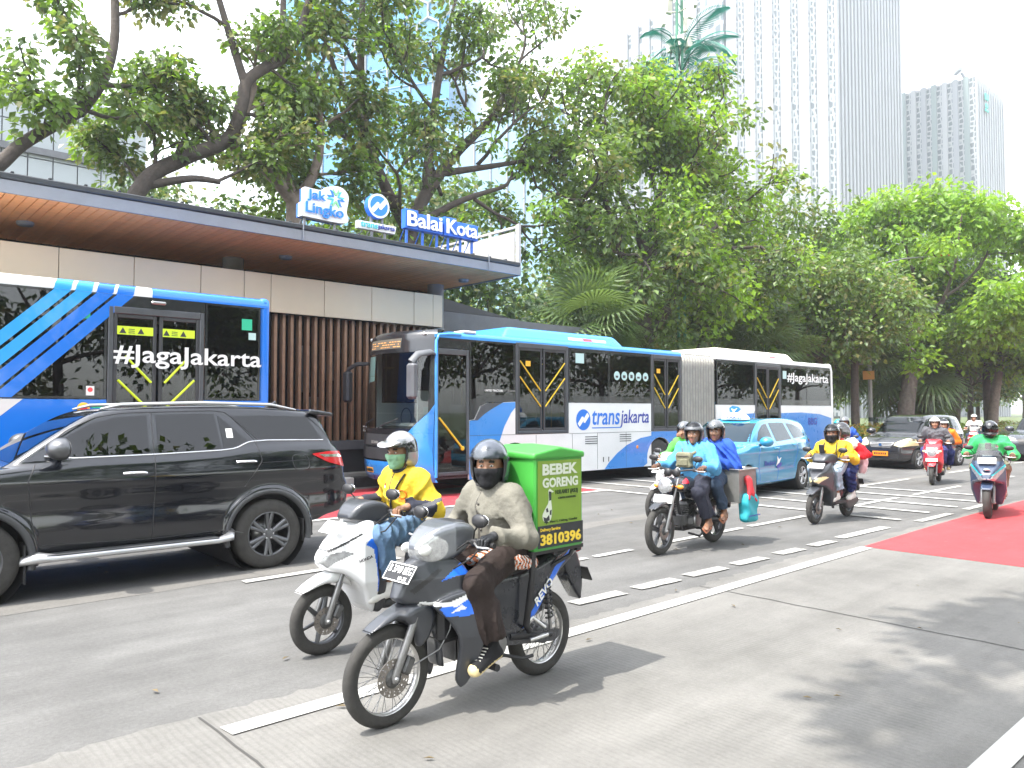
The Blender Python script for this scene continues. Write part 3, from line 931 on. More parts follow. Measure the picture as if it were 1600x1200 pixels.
def roof_shell(x0, x1, m, z0=3.31, hump=0.145, rear=False):
    P = []
    n = 18
    for x in (x0, x1):
        row = [(x, YN, z0 - 0.02)]
        for k in range(n + 1):
            a = PI * k / n
            row.append((x, YN * math.copysign(abs(math.cos(a)) ** 0.35, math.cos(a)), z0 + hump * math.sin(a) ** 0.55))
        row.append((x, -YN, z0 - 0.02)); P.append(row)
    d = MB(); d.grid(P, flip=True)
    for x, fl in ((x0, 0), (x1, 1)):
        row = P[fl]; d.add(row, [tuple(range(len(row)))[::-1] if fl == 0 else tuple(range(len(row)))])
    return d.build('roof', m, t)
roof_shell(0.75, 8.70, 'bus_blue_light'); roof_shell(10.42, 17.60, 'bus_white')
d = MB(); d.bx(0.26, 8.70, YN - 0.008, YN + 0.03, 3.235, 3.275, 0.004); d.bx(10.42, 17.6, YN - 0.008, YN + 0.03, 3.225, 3.27, 0.004); d.build('rain_gutter', 'bus_black', t)
d = MB(); d.bx(0.24, 8.70, YN - 0.004, YN + 0.02, 3.276, 3.34, 0.004); d.build('roof_rail', 'bus_blue_light', t)
def fx(y, z):
    zz = [0.28, 0.40, 0.62, 0.95, 1.35, 2.2, 3.0, 3.25, 3.38, 3.45]
    xx = [0.14, 0.05, 0.01, 0.0, 0.02, 0.06, 0.11, 0.14, 0.19, 0.30]
    return float(np.interp(z, zz, xx)) - 0.28 + 0.48 * abs(y / 1.275) ** 2.6
# black front dome of the roof
P = []
for k in range(9):
    u = k / 8; x = 0.30 + 0.45 * u; hp = 0.125 + 0.02 * math.sin(u * PI / 2); row = []
    for j in range(19):
        a = PI * j / 18; yy_ = YN * math.copysign(abs(math.cos(a)) ** 0.35, math.cos(a)); xf = fx(yy_, 3.44); row.append((xf + (0.75 - xf) * u, yy_, 3.30 + hp * math.sin(a) ** 0.55))
    P.append(row)
d = MB(); d.grid(P, flip=True); d.build('front_dome', 'bus_black', t)
d = MB(); d.tube([(0.27, YN - 0.002, 0.4), (0.27, YN - 0.002, 3.20), (0.33, YN - 0.002, 3.33), (0.6, YN - 0.002, 3.36), (0.9, YN - 0.002, 3.365)], 0.034, 8); d.build('corner_trim', 'bus_blue_light', t)
# rear end
d = MB(); d.prism([(17.661, ZS), (17.80, 0.5), (17.82, 1.9), (17.78, 3.2), (17.70, 3.40), (17.55, 3.44), (17.55, 3.2), (17.661, 3.2)], YN, -YN); d.build('rear_panel', 'bus_white', t)
# windows and doors
d = MB(); d.prism([(0.26, 3.06), (1.13, 3.06), (1.13, 3.235), (0.26, 3.235)], YN, YN + 0.03); d.build('header_panel', 'bus_black', t)
P = [(1.14, 1.57), (1.27, 1.59), (1.43, 1.87), (1.62, 1.94), (2.455, 1.98), (2.455, 3.23), (1.14, 3.23)]
d = MB(); d.prism(P, YN + 0.004, YN + 0.009); w = d.build('window', 'bus_glass', t)
decal(t, [(1.145, 1.57), (1.27, 1.595), (1.43, 1.875), (1.62, 1.945), (2.455, 1.985), (2.455, 2.12), (1.66, 2.10), (1.45, 2.08), (1.2, 2.0)], 'bus_black', 'window_border', YN, 0.003)
d = MB()
for q in ((1.14, 1.19, 1.6, 3.23), (2.40, 2.455, 1.99, 3.23)): d.bx(q[0], q[1], YN - 0.003, YN + 0.02, q[2], q[3])
d.build('window_frame', 'bus_black', t)
window(t, 4.19, 5.635, 1.965, 3.23); window(t, 5.645, 7.33, 1.965, 3.23)
window(t, 10.46, 12.5, 1.955, 3.22); window(t, 14.16, 15.9, 1.955, 3.22); window(t, 15.91, 17.62, 1.955, 3.22)
for x0, x1 in ((4.2, 7.32), (10.48, 12.48), (14.18, 17.6)):
    d = MB(); d.bx(x0, x1, YN + 0.0005, YN + 0.0018, 1.99, 2.13); d.build('window_border', 'bus_black', t)
leaf_door(t, 2.47, 4.17, 1.245, 3.30); leaf_door(t, 7.35, 8.69, 1.225, 3.28); leaf_door(t, 12.56, 14.13, 1.205, 3.26)
# front door reaching down to the skirt
d = MB()
for q in ((0.255, 0.325, 0.42, 3.05), (1.06, 1.13, 0.42, 3.05), (0.326, 1.059, 2.93, 3.05), (0.326, 1.059, 0.42, 0.50)): d.bx(q[0], q[1], YN - 0.012, YN + 0.04, q[2], q[3], 0.01)
fd = d.build('door_frame', 'alu_dark', t)
d = MB(); d.bx(0.326, 1.059, YN + 0.008, YN + 0.013, 0.50, 2.93); d.build('pane', 'door_glass', fd)
d = MB(); d.tube([(0.34, YN - 0.012, 1.62), (0.95, YN - 0.012, 0.98)], 0.022, 8); d.ell((0.95, YN - 0.012, 0.98), (0.05, 0.02, 0.05)); d.build('grab_bar', 'pole_yellow', fd)
d = MB(); d.bx(0.34, 1.05, -1.2, -0.5, 0.40, 0.44); d.bx(0.4, 1.05, -0.75, -0.5, 0.441, 0.62); d.build('door_step', 'steel', t)
d = MB(); d.bx(1.95, 1.98, -0.3, 1.2, 0.9, 3.2); d.bx(1.7, 1.72, 0.0, 1.2, 1.0, 2.6); d.build('cab_dark_blocker', 'plastic_dark', t)  # dark sheets added to block the see-through and keep the cab dark
d = MB(); d.bx(0.40, 1.3, -0.44, -0.40, 0.9, 2.2); d.bx(1.25, 1.3, -1.2, -0.45, 0.9, 1.9); d.build('cab_partition', 'cabin_white', t)
d = MB(); d.bx(0.55, 0.75, -0.446, -0.441, 1.45, 1.85); d.build('notice', 'sticker_pale', t)
# livery
A = [(1.9 + 2.2 - 2.2 * math.cos(a), 0.95 + 1.75 * math.sin(a)) for a in np.linspace(-0.35, 0.62, 12)]
Lb = [(1.14, 0.312)] + [p for p in A if p[1] > 0.32]
P = [(1.14, 0.312), (1.86, 0.312)]
P += [(2.45 - 0.56 * math.cos(a), 0.5 + 0.56 * math.sin(a)) for a in np.linspace(-0.34, 0.20, 4)]
P += [(1.93, 0.85), (1.99, 1.10), (2.13, 1.42), (2.33, 1.72), (2.455, 1.84), (2.455, 1.962), (1.63, 1.925), (1.46, 1.855), (1.29, 1.572), (1.14, 1.552)]
decal(t, P, 'bus_blue')
P = [(1.15, 1.56), (1.285, 1.578), (1.455, 1.862), (1.63, 1.932), (2.1, 1.955), (1.75, 1.80), (1.56, 1.70), (1.36, 1.56)]
decal(t, P, 'alu_dark', 'trim_panel', YN - 0.005)
P = [(5.46, 0.312), (5.62, 0.47), (5.95, 0.70), (6.35, 0.90), (6.9, 1.06), (7.34, 1.11), (7.345, 1.218), (8.695, 1.218), (8.695, 0.45), (8.25, 0.33)]
P += [(7.72 + 0.565 * math.cos(a), 0.5 + 0.565 * math.sin(a)) for a in np.linspace(-0.2, PI + 0.2, 18)] + [(7.0, 0.312)]
decal(t, P, 'bus_blue')
P = [(10.43, 0.312), (10.43, 1.50), (11.2, 1.64), (12.54, 1.70), (12.54, 0.312)]
decal(t, P, 'bus_blue')
decal(t, [(12.56, 0.312), (12.56, 1.19), (14.13, 1.19), (14.13, 0.312)], 'bus_blue')
P = [(14.15, 0.312), (14.15, 1.70), (15.5, 1.72), (16.8, 1.66), (17.65, 1.52), (17.65, 0.312), (15.98, 0.312)]
P += [(15.4 + 0.565 * math.cos(a), 0.5 + 0.565 * math.sin(a)) for a in np.linspace(-0.3, PI + 0.3, 18)]
decal(t, P, 'bus_blue')
for x0, x1, z in ((4.2, 7.33, 1.225), (1.15, 4.17, 1.238)):
    d = MB(); d.bx(x0, x1, YN - 0.004, YN, z - 0.004, z + 0.004); d.build('panel_seam', 'panel_gap', t)
for x in (3.1, 4.3, 5.2, 6.3):
    d = MB(); d.bx(x - 0.003, x + 0.003, YN - 0.004, YN, 0.33, 1.22); d.build('panel_seam', 'panel_gap', t)
slots(t, 4.75, 5.2, 0.96, 4); slots(t, 6.05, 6.5, 0.99, 4)
for x in (1.55, 6.75, 14.6):
    d = MB(); d.ell((x, YN, 0.83), (0.045, 0.02, 0.045)); d.build('side_lamp', 'light_amber', t)
for x, m in ((5.62, 'plastic_dark'), (5.42, 'plastic_dark')):
    d = MB(); d.bx(x - 0.012, x + 0.012, YN - 0.006, YN, 0.5, 0.62); d.build('catch', m, t)
# writing
disc_c = (4.66, 1.55)
def bus_emblem(t, c, r, y):
    n = 30
    d = MB(); d.prism([(c[0] + r * math.cos(2*PI*k/n), c[1] + r * math.sin(2*PI*k/n)) for k in range(n)], y - 0.002, y); d.build('emblem', 'letter_blue', t)
    arrow_emblem(t, c, r * 0.9, y - 0.003, None, 'letter_white')
bus_emblem(t, (4.69, 1.55), 0.255, YN - 0.001)
text('trans', 1.05, 'letter_blue', t, (5.0, YN - 0.004, 1.42), h=0.36, bold=0.03, shear=0.15)
text('jakarta', 1.17, 'letter_navy', t, (6.07, YN - 0.004, 1.34), h=0.46, bold=0.02, shear=0.15)
d = MB(); d.bx(5.0, 6.1, YN - 0.004, YN - 0.001, 1.335, 1.36); d.build('lettering', 'letter_blue', t)
text('#JagaJakarta', 2.9, 'letter_white', t, (14.55, YN - 0.010, 2.66), h=0.38, bold=0.03)
text('BBG', 0.62, 'letter_navy', t, (15.95, YN - 0.006, 1.30), h=0.24, bold=0.03)
text('7A 230021', 0.5, 'letter_white', t, (1.86, YN - 0.006, 1.62), h=0.16, bold=0.02) if False else None
text('UNITED TRACTORS', 0.52, 'letter_white', t, (1.56, YN - 0.005, 2.185), h=0.045, bold=0.02)
text('SCANIA', 0.24, 'cabin_grey', t, (2.22, YN - 0.005, 2.185), h=0.045, bold=0.02)
for k in range(5):
    d = MB(); n = 16; c = (5.95 + k * 0.29, 2.66)
    d.prism([(c[0] + 0.115 * math.cos(2*PI*j/n), c[1] + 0.115 * math.sin(2*PI*j/n)) for j in range(n)], YN - 0.003, YN - 0.001); q = d.build('round_sticker', 'sticker_pale', t)
    d = MB(); d.bx(c[0] - 0.05 - 0.01 * (k % 2), c[0] + 0.045, YN - 0.005, YN - 0.0035, c[1] - 0.05, c[1] + 0.02 * (k % 3)); d.build('pictogram', 'plastic_dark', q)
d = MB(); d.bx(4.42, 4.72, YN - 0.003, YN - 0.001, 2.92, 3.16); d.build('notice', 'sticker_pale', t)
d = MB(); d.bx(14.28, 14.52, YN - 0.003, YN - 0.001, 2.82, 3.08); d.build('notice', 'sticker_pale', t)
for x in (2.78, 7.6):
    d = MB(); d.bx(x, x + 0.15, YN + 0.002, YN + 0.006, 2.78, 2.9); d.build('notice', 'plate_yellow', t)
# roof units
def ac_unit(x0, x1, m, lights):
    f = lambda X, Y, Z: np.maximum(np.maximum(np.abs(X - (x0+x1)/2) - (x1-x0)/2 + 0.9 * np.clip(Z - 3.40, 0, 1), np.abs(Y) - 0.98 + 0.5 * np.clip(Z - 3.4, 0, 1)), np.maximum(Z - 3.72 - 0.02 * np.cos(Y), 3.38 - Z))
    g = union([f], 0)
    o = sdf('roof_unit', lambda X, Y, Z: smax(smax(np.abs(X - (x0+x1)/2) - (x1-x0)/2 + 1.0 * (Z - 3.40), np.abs(Y) - 1.02 + 0.5 * (Z - 3.4), 0.08), smax(Z - 3.70, 3.38 - Z, 0.03), 0.08), (x0, -1.1, 3.36), (x1, 1.1, 3.8), 0.04, [m], t)
    for k in range(9):
        x = x0 + 0.55 + k * 0.075
        d = MB(); d.box((x, -0.93, 3.55), (0.03, 0.012, 0.13), R=R_axis(-0.46, 'X') @ R_axis(0.5, 'Y')); d.build('vent_slot', 'plastic_dark', o)
    a, b_ = lights
    for p, q, mm in ((a, a + (b_-a)*0.38, 'light_pink'), (a + (b_-a)*0.385, a + (b_-a)*0.62, 'light_red'), (a + (b_-a)*0.625, b_, 'light_pink')):
        d = MB(); d.box(((p+q)/2, -0.945, 3.53), (q - p, 0.02, 0.09), 0.008, R=R_axis(-0.46, 'X')); d.build('marker_strip', mm, o)
ac_unit(2.3, 6.6, 'bus_blue_light', (4.5, 5.9)); ac_unit(10.75, 15.65, 'ac_cream', (13.4, 15.0))
d = MB(); d.bx(1.0, 1.35, YN + 0.02, YN + 0.4, 3.41, 3.47, 0.02); d.build('antenna_base', 'bus_white', t)
# bellows
d = MB(); n = 13; rows = []
for k in range(2 * n + 1):
    x = 8.70 + 1.72 * k / (2 * n); o_ = 0.0 if k % 2 else -0.11
    w, zt, zb = 1.24 + o_, 3.40 + o_, 0.45
    rows.append([(x, -w, zb), (x, -w, zt - 0.18), (x, -w + 0.05, zt - 0.05), (x, -w + 0.2, zt), (x, w - 0.2, zt), (x, w - 0.05, zt - 0.05), (x, w, zt - 0.18), (x, w, zb)])
d.grid(rows, smooth=False, flip=True); d.build('bellows', 'bellows', t)
for k in range(1, 2 * n, 2):  # thin dark tubes imitate the shaded creases of the folds
    row = rows[k]; d = MB(); d.tube([(p[0], p[1] - 0.004 * (1 if p[1] < 0 else -1), p[2] + 0.004 * (p[2] > 3)) for p in row], 0.011, 5); d.build('bellows_crease', 'cabin_grey', t)
# wheels
for x in (2.45, 7.72, 15.4):
    for s in (-1, 1): wheel_big(t, (x, s * 1.10, 0.5), 0.5, 0.29, s)
d = MB()
for x in (2.45, 7.72, 15.4): d.lathe([(0.57, -1.2), (0.57, 1.2)], (x, 0, 0.5), 'y', 24); d.bx(x - 0.56, x + 0.56, -0.85, 0.85, 0.3, 0.8)
d.build('wheel_housing', 'rubber', t)
# interior
for k in range(8):
    x = 4.5 + k * 0.8
    if 7.2 < x < 8.8: continue
    if x < 8.6:
        for y in (-0.9, 0.55, 0.98): seat(t, x, y, 0.9)
for x in (10.8, 11.6, 14.6, 15.4, 16.2, 17.0):
    for y in (-0.9, 0.55, 0.98): seat(t, x, y, 0.9)
for x in (1.45, 1.9, 2.35, 4.25, 6.9, 10.6, 12.4, 14.2, 16.5):
    d = MB(); d.tube([(x, -0.62, 0.9), (x, -0.62, 3.24)], 0.018, 8); d.build('grab_pole', 'pole_yellow', t)
d = MB(); d.tube([(1.5, -0.62, 2.9), (8.4, -0.62, 2.9)], 0.016, 8); d.tube([(1.6, -1.0, 2.1), (1.9, -1.0, 2.9), (2.3, -1.0, 2.9)], 0.018, 8); d.build('grab_pole', 'pole_yellow', t)
# front
def front_patch(q, name, m, off, nu=14, nv=14, parent=None):
    """patch between four (y, z) corners lying off the curved front by off"""
    (a, b_, c, e) = [np.array(p, float) for p in q]
    P = []
    for i in range(nu + 1):
        u = i / nu; r = []
        for j in range(nv + 1):
            v = j / nv
            p = (a * (1-u) + b_ * u) * (1-v) + (e * (1-u) + c * u) * v
            r.append((fx(p[0], p[1]) - off, p[0], p[1]))
        P.append(r)
    d = MB(); d.grid(P); return d.build(name, m, parent or t)
d = MB()
def quadrow(y0, y1, z0, z1, nu=16, nv=12):
    d.grid([[(fx(y0 + (y1-y0)*i/nu, z0 + (z1-z0)*j/nv), y0 + (y1-y0)*i/nu, z0 + (z1-z0)*j/nv) for j in range(nv+1)] for i in range(nu+1)])
quadrow(YN, 1.275, 0.28, 1.40); quadrow(YN, 1.275, 2.98, 3.45); quadrow(YN, -1.17, 1.4, 2.98, 2); quadrow(1.2, 1.275, 1.4, 2.98, 2)
d.build('front_panel', 'bus_black', t)
d = MB(); d.grid([[(fx(YN, z), YN, z) for z in np.linspace(0.3, 1.75, 16)], [(0.255, YN, z) for z in np.linspace(0.3, 1.75, 16)]], flip=True); d.build('corner_panel', 'bus_blue', t)
d = MB(); d.grid([[(fx(YN, z), YN, z) for z in np.linspace(1.75, 3.44, 16)], [(0.30, YN, z) for z in np.linspace(1.75, 3.44, 16)]], flip=True); d.build('corner_panel', 'bus_black', t)
front_patch(((1.2, 1.72), (-1.17, 1.72), (-1.17, 2.97), (1.2, 2.97)), 'windscreen', 'bus_glass_front', 0.004)
front_patch(((1.2, 1.42), (-0.78, 1.42), (-1.17, 1.715), (1.2, 1.715)), 'windscreen', 'bus_glass_front', 0.004, nv=5)
front_patch(((-0.80, 1.30), (-1.272, 1.30), (-1.272, 1.9), (-1.18, 1.72)), 'front_corner', 'bus_blue', 0.006, nv=6)
front_patch(((-0.80, 0.30), (-1.272, 0.30), (-1.272, 1.298), (-0.80, 1.298)), 'front_corner', 'bus_blue', 0.006)
front_patch(((1.272, 0.30), (-0.798, 0.30), (-0.798, 0.70), (1.272, 0.72)), 'bumper', 'bus_blue', 0.010)
front_patch(((1.272, 0.721), (1.12, 0.721), (1.20, 1.45), (1.272, 1.52)), 'front_corner', 'bus_blue', 0.008, nu=4)
front_patch(((1.00, 0.76), (-0.62, 0.74), (-0.72, 0.98), (1.08, 1.0)), 'grille', 'plastic_dark', 0.018, nv=4)
front_patch(((1.08, 1.05), (-0.62, 1.02), (-0.70, 1.26), (1.10, 1.30)), 'grille', 'plastic_dark', 0.018, nv=4)
front_patch(((1.24, 0.74), (1.06, 0.76), (1.10, 1.02), (1.255, 1.20)), 'headlamp', 'bus_black', 0.014, nu=4, nv=4)
front_patch(((0.62, 3.07), (-0.55, 3.07), (-0.55, 3.28), (0.62, 3.28)), 'destination_board', 'led_board', 0.006, nv=4)
for r_ in range(3):
    y = 0.56
    while y > -0.48:
        w = (0.035, 0.06, 0.09)[int(r2.random() * 3)]
        if r2.random() < 0.82: front_patch(((y, 3.10 + 0.052 * r_), (y - w, 3.10 + 0.052 * r_), (y - w, 3.118 + 0.052 * r_), (y, 3.118 + 0.052 * r_)), 'led_segment', 'led_amber', 0.011, nu=1, nv=1)
        y -= w + 0.028
front_patch(((0.60, 0.45), (0.25, 0.45), (0.25, 0.56), (0.60, 0.56)), 'number_plate', 'plate_yellow', 0.016, nu=2, nv=2)
d = MB()
for k, w in enumerate((0.03, 0.05, 0.04, 0.05, 0.03)): d.bx(fx(0.42, 0.5) - 0.034, fx(0.42, 0.5) - 0.018, 0.54 - k * 0.06 - w, 0.54 - k * 0.06, 0.475, 0.535)
d.build('lettering', 'plate_black', t)
text('SCANIA', 0.26, 'cabin_grey', t, (fx(0, 1.1) - 0.03, 0.26, 1.075), xd=(0, -1, 0), h=0.06, bold=0.03)
text('7.3', 0.12, 'letter_white', t, (fx(1.17, 1.3) - 0.03, 1.25, 1.30), xd=(0.2, -1, 0), h=0.13, bold=0.03)
front_patch(((1.15, 2.52), (0.40, 2.52), (0.40, 2.95), (1.15, 2.95)), 'sunshade', 'sunshade', -0.03, nu=3, nv=3)
front_patch(((1.15, 2.36), (0.40, 2.41), (0.40, 2.515), (1.15, 2.515)), 'sunshade', 'sticker_pale', -0.032, nu=3, nv=2)
d = MB(); d.bx(0.30, 1.0, -1.1, 1.15, 0.9, 1.36, 0.05); d.bx(0.42, 0.8, -0.2, 1.1, 1.365, 1.50, 0.06); d.build('dashboard', 'cabin_grey', t)
d = MB(); d.lathe([(0.20, -0.015), (0.22, 0.0), (0.20, 0.015)], (0.78, 0.55, 1.62), 'x', 20); d.build('steering_wheel', 'plastic_dark', t)
d = MB(); d.box((1.25, 0.55, 1.3), (0.5, 0.5, 0.12), 0.05); d.box((1.5, 0.55, 1.75), (0.14, 0.48, 0.8), 0.06); d.build('driver_seat', 'plastic_dark', t)
for y0, y1 in ((0.9, 0.25), (0.1, -0.6)):
    d = MB(); d.tube([(fx(y0, 1.36) - 0.03, y0, 1.38), (fx((y0+y1)/2, 1.5) - 0.035, (y0+y1)/2, 1.50), (fx(y1, 1.72) - 0.03, y1, 1.60)], 0.012, 6); d.build('wiper', 'plastic_dark', t)
for y in (-1.0, 1.0):
    d = MB(); d.ell((fx(y, 3.36) - 0.005, y, 3.36), (0.03, 0.06, 0.035)); d.build('marker_lamp', 'lens_white', t)
# mirrors on curved arms
for s, y in ((-1, -1.27), (1, 1.27)):
    d = MB(); x0 = 0.22
    d.tube([(x0, y, 2.94), (x0 - 0.12, y + s*0.06, 2.96), (x0 - 0.42, y + s*0.02, 2.90), (x0 - 0.55, y - s*0.02, 2.74)] if s < 0 else [(x0, y - 0.03, 2.84), (x0 - 0.12, y + 0.3, 2.84), (x0 - 0.2, y + 0.5, 2.74), (x0 - 0.22, y + 0.55, 2.62)], [0.05, 0.07, 0.085, 0.09], 10, flat=0.6)
    m_ = d.build('mirror', 'plastic_dark' if s > 0 else 'ledge_grey', t)
    d = MB(); c = (x0 - 0.53, y + 0.02, 2.36) if s < 0 else (x0 - 0.22, y + 0.52, 2.32)
    d.box(c, (0.17, 0.24, 0.72), 0.05); d.build('mirror_housing', 'ledge_grey' if s < 0 else 'plastic_dark', m_)

# ---- rear of the bus in front, cut by the left picture edge
bus2 = thing('city_bus', 'deep blue low bus with diagonal stripes on dark windows, behind the black car', 'bus', (-6.13, 13.975, 0), 0, 'city buses in the busway')
t = bus2
LB = 12.0
def ws2(poly, m='bus_deep_blue', name='side_wall'):
    d = MB(); d.prism(poly, YN, YN + 0.04); return d.build(name, m, t)
ws2(arch_poly(0.1, 9.37, 0.32, 1.93, 7.6, 0.56)); ws2([(10.82, 0.32), (LB - 0.1, 0.32), (LB - 0.1, 1.93), (10.82, 1.93)])
f = lambda X, Y, Z: smax(smax(np.abs(X - 11.86) - 0.10, np.abs(Y) - 1.275, 0.10), smax(Z - 3.72, 0.32 - Z, 0.10), 0.10)
sdf('rear_panel', f, (11.6, -1.3, 0.25), (12.1, 1.3, 3.8), 0.03, ['bus_deep_blue'], t)
def roof2(x0, x1, m):
    P = []
    for x in (x0, x1):
        row = [(x, YN - 0.004, 3.535)]
        for k in range(15):
            a = PI * k / 14
            row.append((x, (YN - 0.004) * math.copysign(abs(math.cos(a)) ** 0.3, math.cos(a)), 3.56 + 0.17 * math.sin(a) ** 0.5))
        row.append((x, -YN, 3.53)); P.append(row)
    d = MB(); d.grid(P, flip=True); return d.build('roof', m, t)
roof2(0.1, 10.0, 'bus_white'); roof2(10.0, LB - 0.08, 'bus_deep_blue')
d = MB(); d.bx(0.1, LB - 0.1, 1.235, 1.275, 0.32, 1.93); d.bx(0.1, LB - 0.1, 1.235, 1.275, 3.4, 3.53)
x = 0.2
while x < LB - 0.3: d.bx(x, x + 0.12, 1.24, 1.27, 1.931, 3.399); x += 1.62
d.build('far_wall', 'bus_white', t)
x = 0.33
while x < LB - 0.6:
    window(t, x, min(x + 1.47, LB - 0.2), 1.94, 3.39, y=1.262, gl='door_glass'); x += 1.62
d = MB(); d.bx(0.3, LB - 0.2, -1.22, 1.22, 0.35, 0.9); d.build('floor', 'cabin_floor', t)
d = MB(); d.bx(0.3, LB - 0.2, -1.22, 1.22, 3.46, 3.50); d.build('ceiling_panel', 'cabin_white', t)
for a, b_ in ((0.2, 2.7), (2.71, 5.2), (5.21, 7.3), (7.31, 9.36)): window(t, a, b_, 1.94, 3.535)
window(t, 10.83, 11.765, 1.94, 3.535)
d = MB(); d.bx(9.37, 10.82, YN - 0.004, YN + 0.03, 3.36, 3.535); d.build('header_panel', 'bus_black', t)
d = MB(); d.bx(9.98, 10.2, YN - 0.05, YN - 0.005, 3.43, 3.48, 0.015); d.build('door_camera', 'steel', t)
leaf_door(t, 9.375, 10.815, 0.42, 3.355, bars=False)
for a, b_ in ((9.5, 10.05), (10.14, 10.69)):
    d = MB(); d.bx(a, b_ - 0.03, YN - 0.003, YN - 0.001, 2.93, 3.06); q = d.build('warning_sticker', 'sticker_lime', t)
    for cx in (a + 0.08, a + 0.34):
        d = MB(); d.prism([(cx - 0.05, 2.95), (cx + 0.05, 2.95), (cx, 3.04)], YN - 0.006, YN - 0.004); d.build('pictogram', 'plastic_dark', q)
    for k in range(3):
        d = MB(); d.bx(a + 0.16, a + 0.25, YN - 0.006, YN - 0.004, 2.955 + 0.028 * k, 2.965 + 0.028 * k); d.build('pictogram', 'plastic_dark', q)
for (xa, za), (xb, zb) in (((9.52, 2.23), (10.0, 1.75)), ((9.62, 2.60), (10.0, 2.2)), ((10.2, 1.78), (10.66, 2.25)), ((10.2, 2.2), (10.55, 2.6))):
    d = MB(); d.tube([(xa, YN - 0.006, za), (xb, YN - 0.006, zb)], 0.019, 8); d.build('grab_bar', 'sticker_lime', t)
sx = lambda X: X + 6.13
zt = 3.533
for xa, xb, m in ((2.60, 2.82, 'bus_cyan'), (2.88, 3.10, 'bus_cyan'), (3.16, 3.39, 'bus_deep_blue'), (3.44, 3.68, 'bus_deep_blue')):
    k = 1.58
    decal(t, [(sx(xa - 0.08), zt), (sx(xb - 0.08), zt), (sx(xb - 0.08 - k), 1.95), (sx(xa - 0.08 - k), 1.95)], m, 'livery_stripe', YN - 0.011)
    d = MB(); P = []
    for xx, dx in ((xa, 0.0), (xb, 0.0)):
        row = []
        for kk in range(15):
            a = PI * 0.5 * kk / 14
            row.append((sx(xx) - 0.08 + 0.12 * kk / 14, (YN - 0.006) * math.cos(a) ** 0.3 if kk < 14 else 0, 3.56 + 0.173 * math.sin(a) ** 0.5))
        row.insert(0, (sx(xx) - 0.10, YN - 0.007, 3.536)); P.append(row)
    d.grid(P, flip=True); d.build('livery_stripe', m, t)
decal(t, [(sx(2.16), 1.928), (sx(1.72), 1.928), (sx(0.6), 0.9), (sx(1.02), 0.9)], 'bus_white', 'livery_stripe')
text('#JagaJakarta', 2.33, 'letter_white', t, (sx(3.32), YN - 0.022, 2.42), h=0.36, bold=0.03)
d = MB(); d.bx(sx(4.95) + 0.36, sx(4.95) + 0.54, YN - 0.003, YN - 0.001, 3.13, 3.32); d.build('notice', 'sticker_green', t)
d = MB(); d.bx(sx(4.95) + 0.48, sx(4.95) + 0.61, YN - 0.003, YN - 0.001, 2.97, 3.09); d.build('notice', 'sticker_pale', t)
d = MB(); d.bx(sx(2.85), sx(3.0), YN - 0.003, YN - 0.001, 3.13, 3.24); d.build('notice', 'sticker_green', t)
d = MB(); d.bx(sx(2.96), sx(3.07), YN - 0.003, YN - 0.001, 1.99, 2.13); q = d.build('notice', 'letter_white', t)
d = MB(); d.prism([(sx(3.015) + 0.035*math.cos(a), 2.075 + 0.035*math.sin(a)) for a in np.linspace(0, 2*PI, 14)[:-1]], YN - 0.006, YN - 0.004); d.build('pictogram', 'light_red', q)
d = MB(); d.lathe([(0.085, 0), (0.085, -0.02), (0.05, -0.028), (0.001, -0.03)], (sx(2.93), YN, 1.80), 'y', 20); q = d.build('emergency_valve', 'plate_yellow', t)
d = MB(); d.lathe([(0.05, -0.028), (0.04, -0.04), (0.001, -0.042)], (sx(2.93), YN, 1.80), 'y', 16); d.build('knob', 'light_red', q)
d = MB(); d.bx(sx(3.04), sx(3.2), YN - 0.003, YN, 1.80, 1.86); d.build('notice', 'sticker_green', t)
for x in (7.5, 8.3, 9.1, 10.95, 11.4):
    for y in (-0.95, -0.5, 0.55, 0.98): seat(t, x - 0.1, y, 0.98)
for x in (7.4, 8.5, 9.45, 10.2, 10.75):
    d = MB(); d.tube([(x, -0.6, 0.9), (x, -0.6, 3.46)], 0.018, 8); d.build('grab_pole', 'pole_yellow', t)
for x in (2.4, 7.6):
    for s in (-1, 1): wheel_big(t, (x, s * 1.10, 0.5), 0.5, 0.29, s)
d = MB(); d.lathe([(0.57, -1.2), (0.57, 1.2)], (7.6, 0, 0.5), 'y', 24); d.build('wheel_housing', 'rubber', t)
# ------------------------------------------------------------------ cars
mat('paint_black', (0.004, 0.005, 0.008), 0.16, coat=1.0, spec=0.4)
mat('paint_black_old', (0.012, 0.012, 0.014), 0.25, coat=0.9)
mat('paint_taxi', (0.018, 0.225, 0.40), 0.25, coat=1.0)
mat('paint_dark_grey', (0.03, 0.034, 0.042), 0.25, coat=1.0)
mat('paint_silver', (0.4, 0.42, 0.45), 0.3, metal=0.6, coat=0.8)
mat('trim_black', (0.02, 0.02, 0.022), 0.45)
mat('flare_grey', (0.045, 0.047, 0.05), 0.5, nz=(5, 0.1))
mat('rim_dark', (0.13, 0.133, 0.14), 0.3, metal=0.7)
mat('rim_silver', (0.5, 0.5, 0.51), 0.3, metal=0.8)
mat('lens_red', (0.55, 0.012, 0.02), 0.15, coat=1.0)
mat('lens_yellowed', (0.62, 0.55, 0.30), 0.2, coat=0.8)
mat('lens_clear', (0.46, 0.47, 0.48), 0.16, metal=0.55, coat=1.0, nz=(26, 0.35))
glass('car_glass', (0.035, 0.04, 0.04))
glass('car_glass_clear', (0.20, 0.25, 0.26))
mat('car_inside', (0.03, 0.03, 0.032), 0.8)
mat('taxi_sign', (0.78, 0.80, 0.82), 0.4)
mat('plate_orange', (0.75, 0.22, 0.01), 0.5)

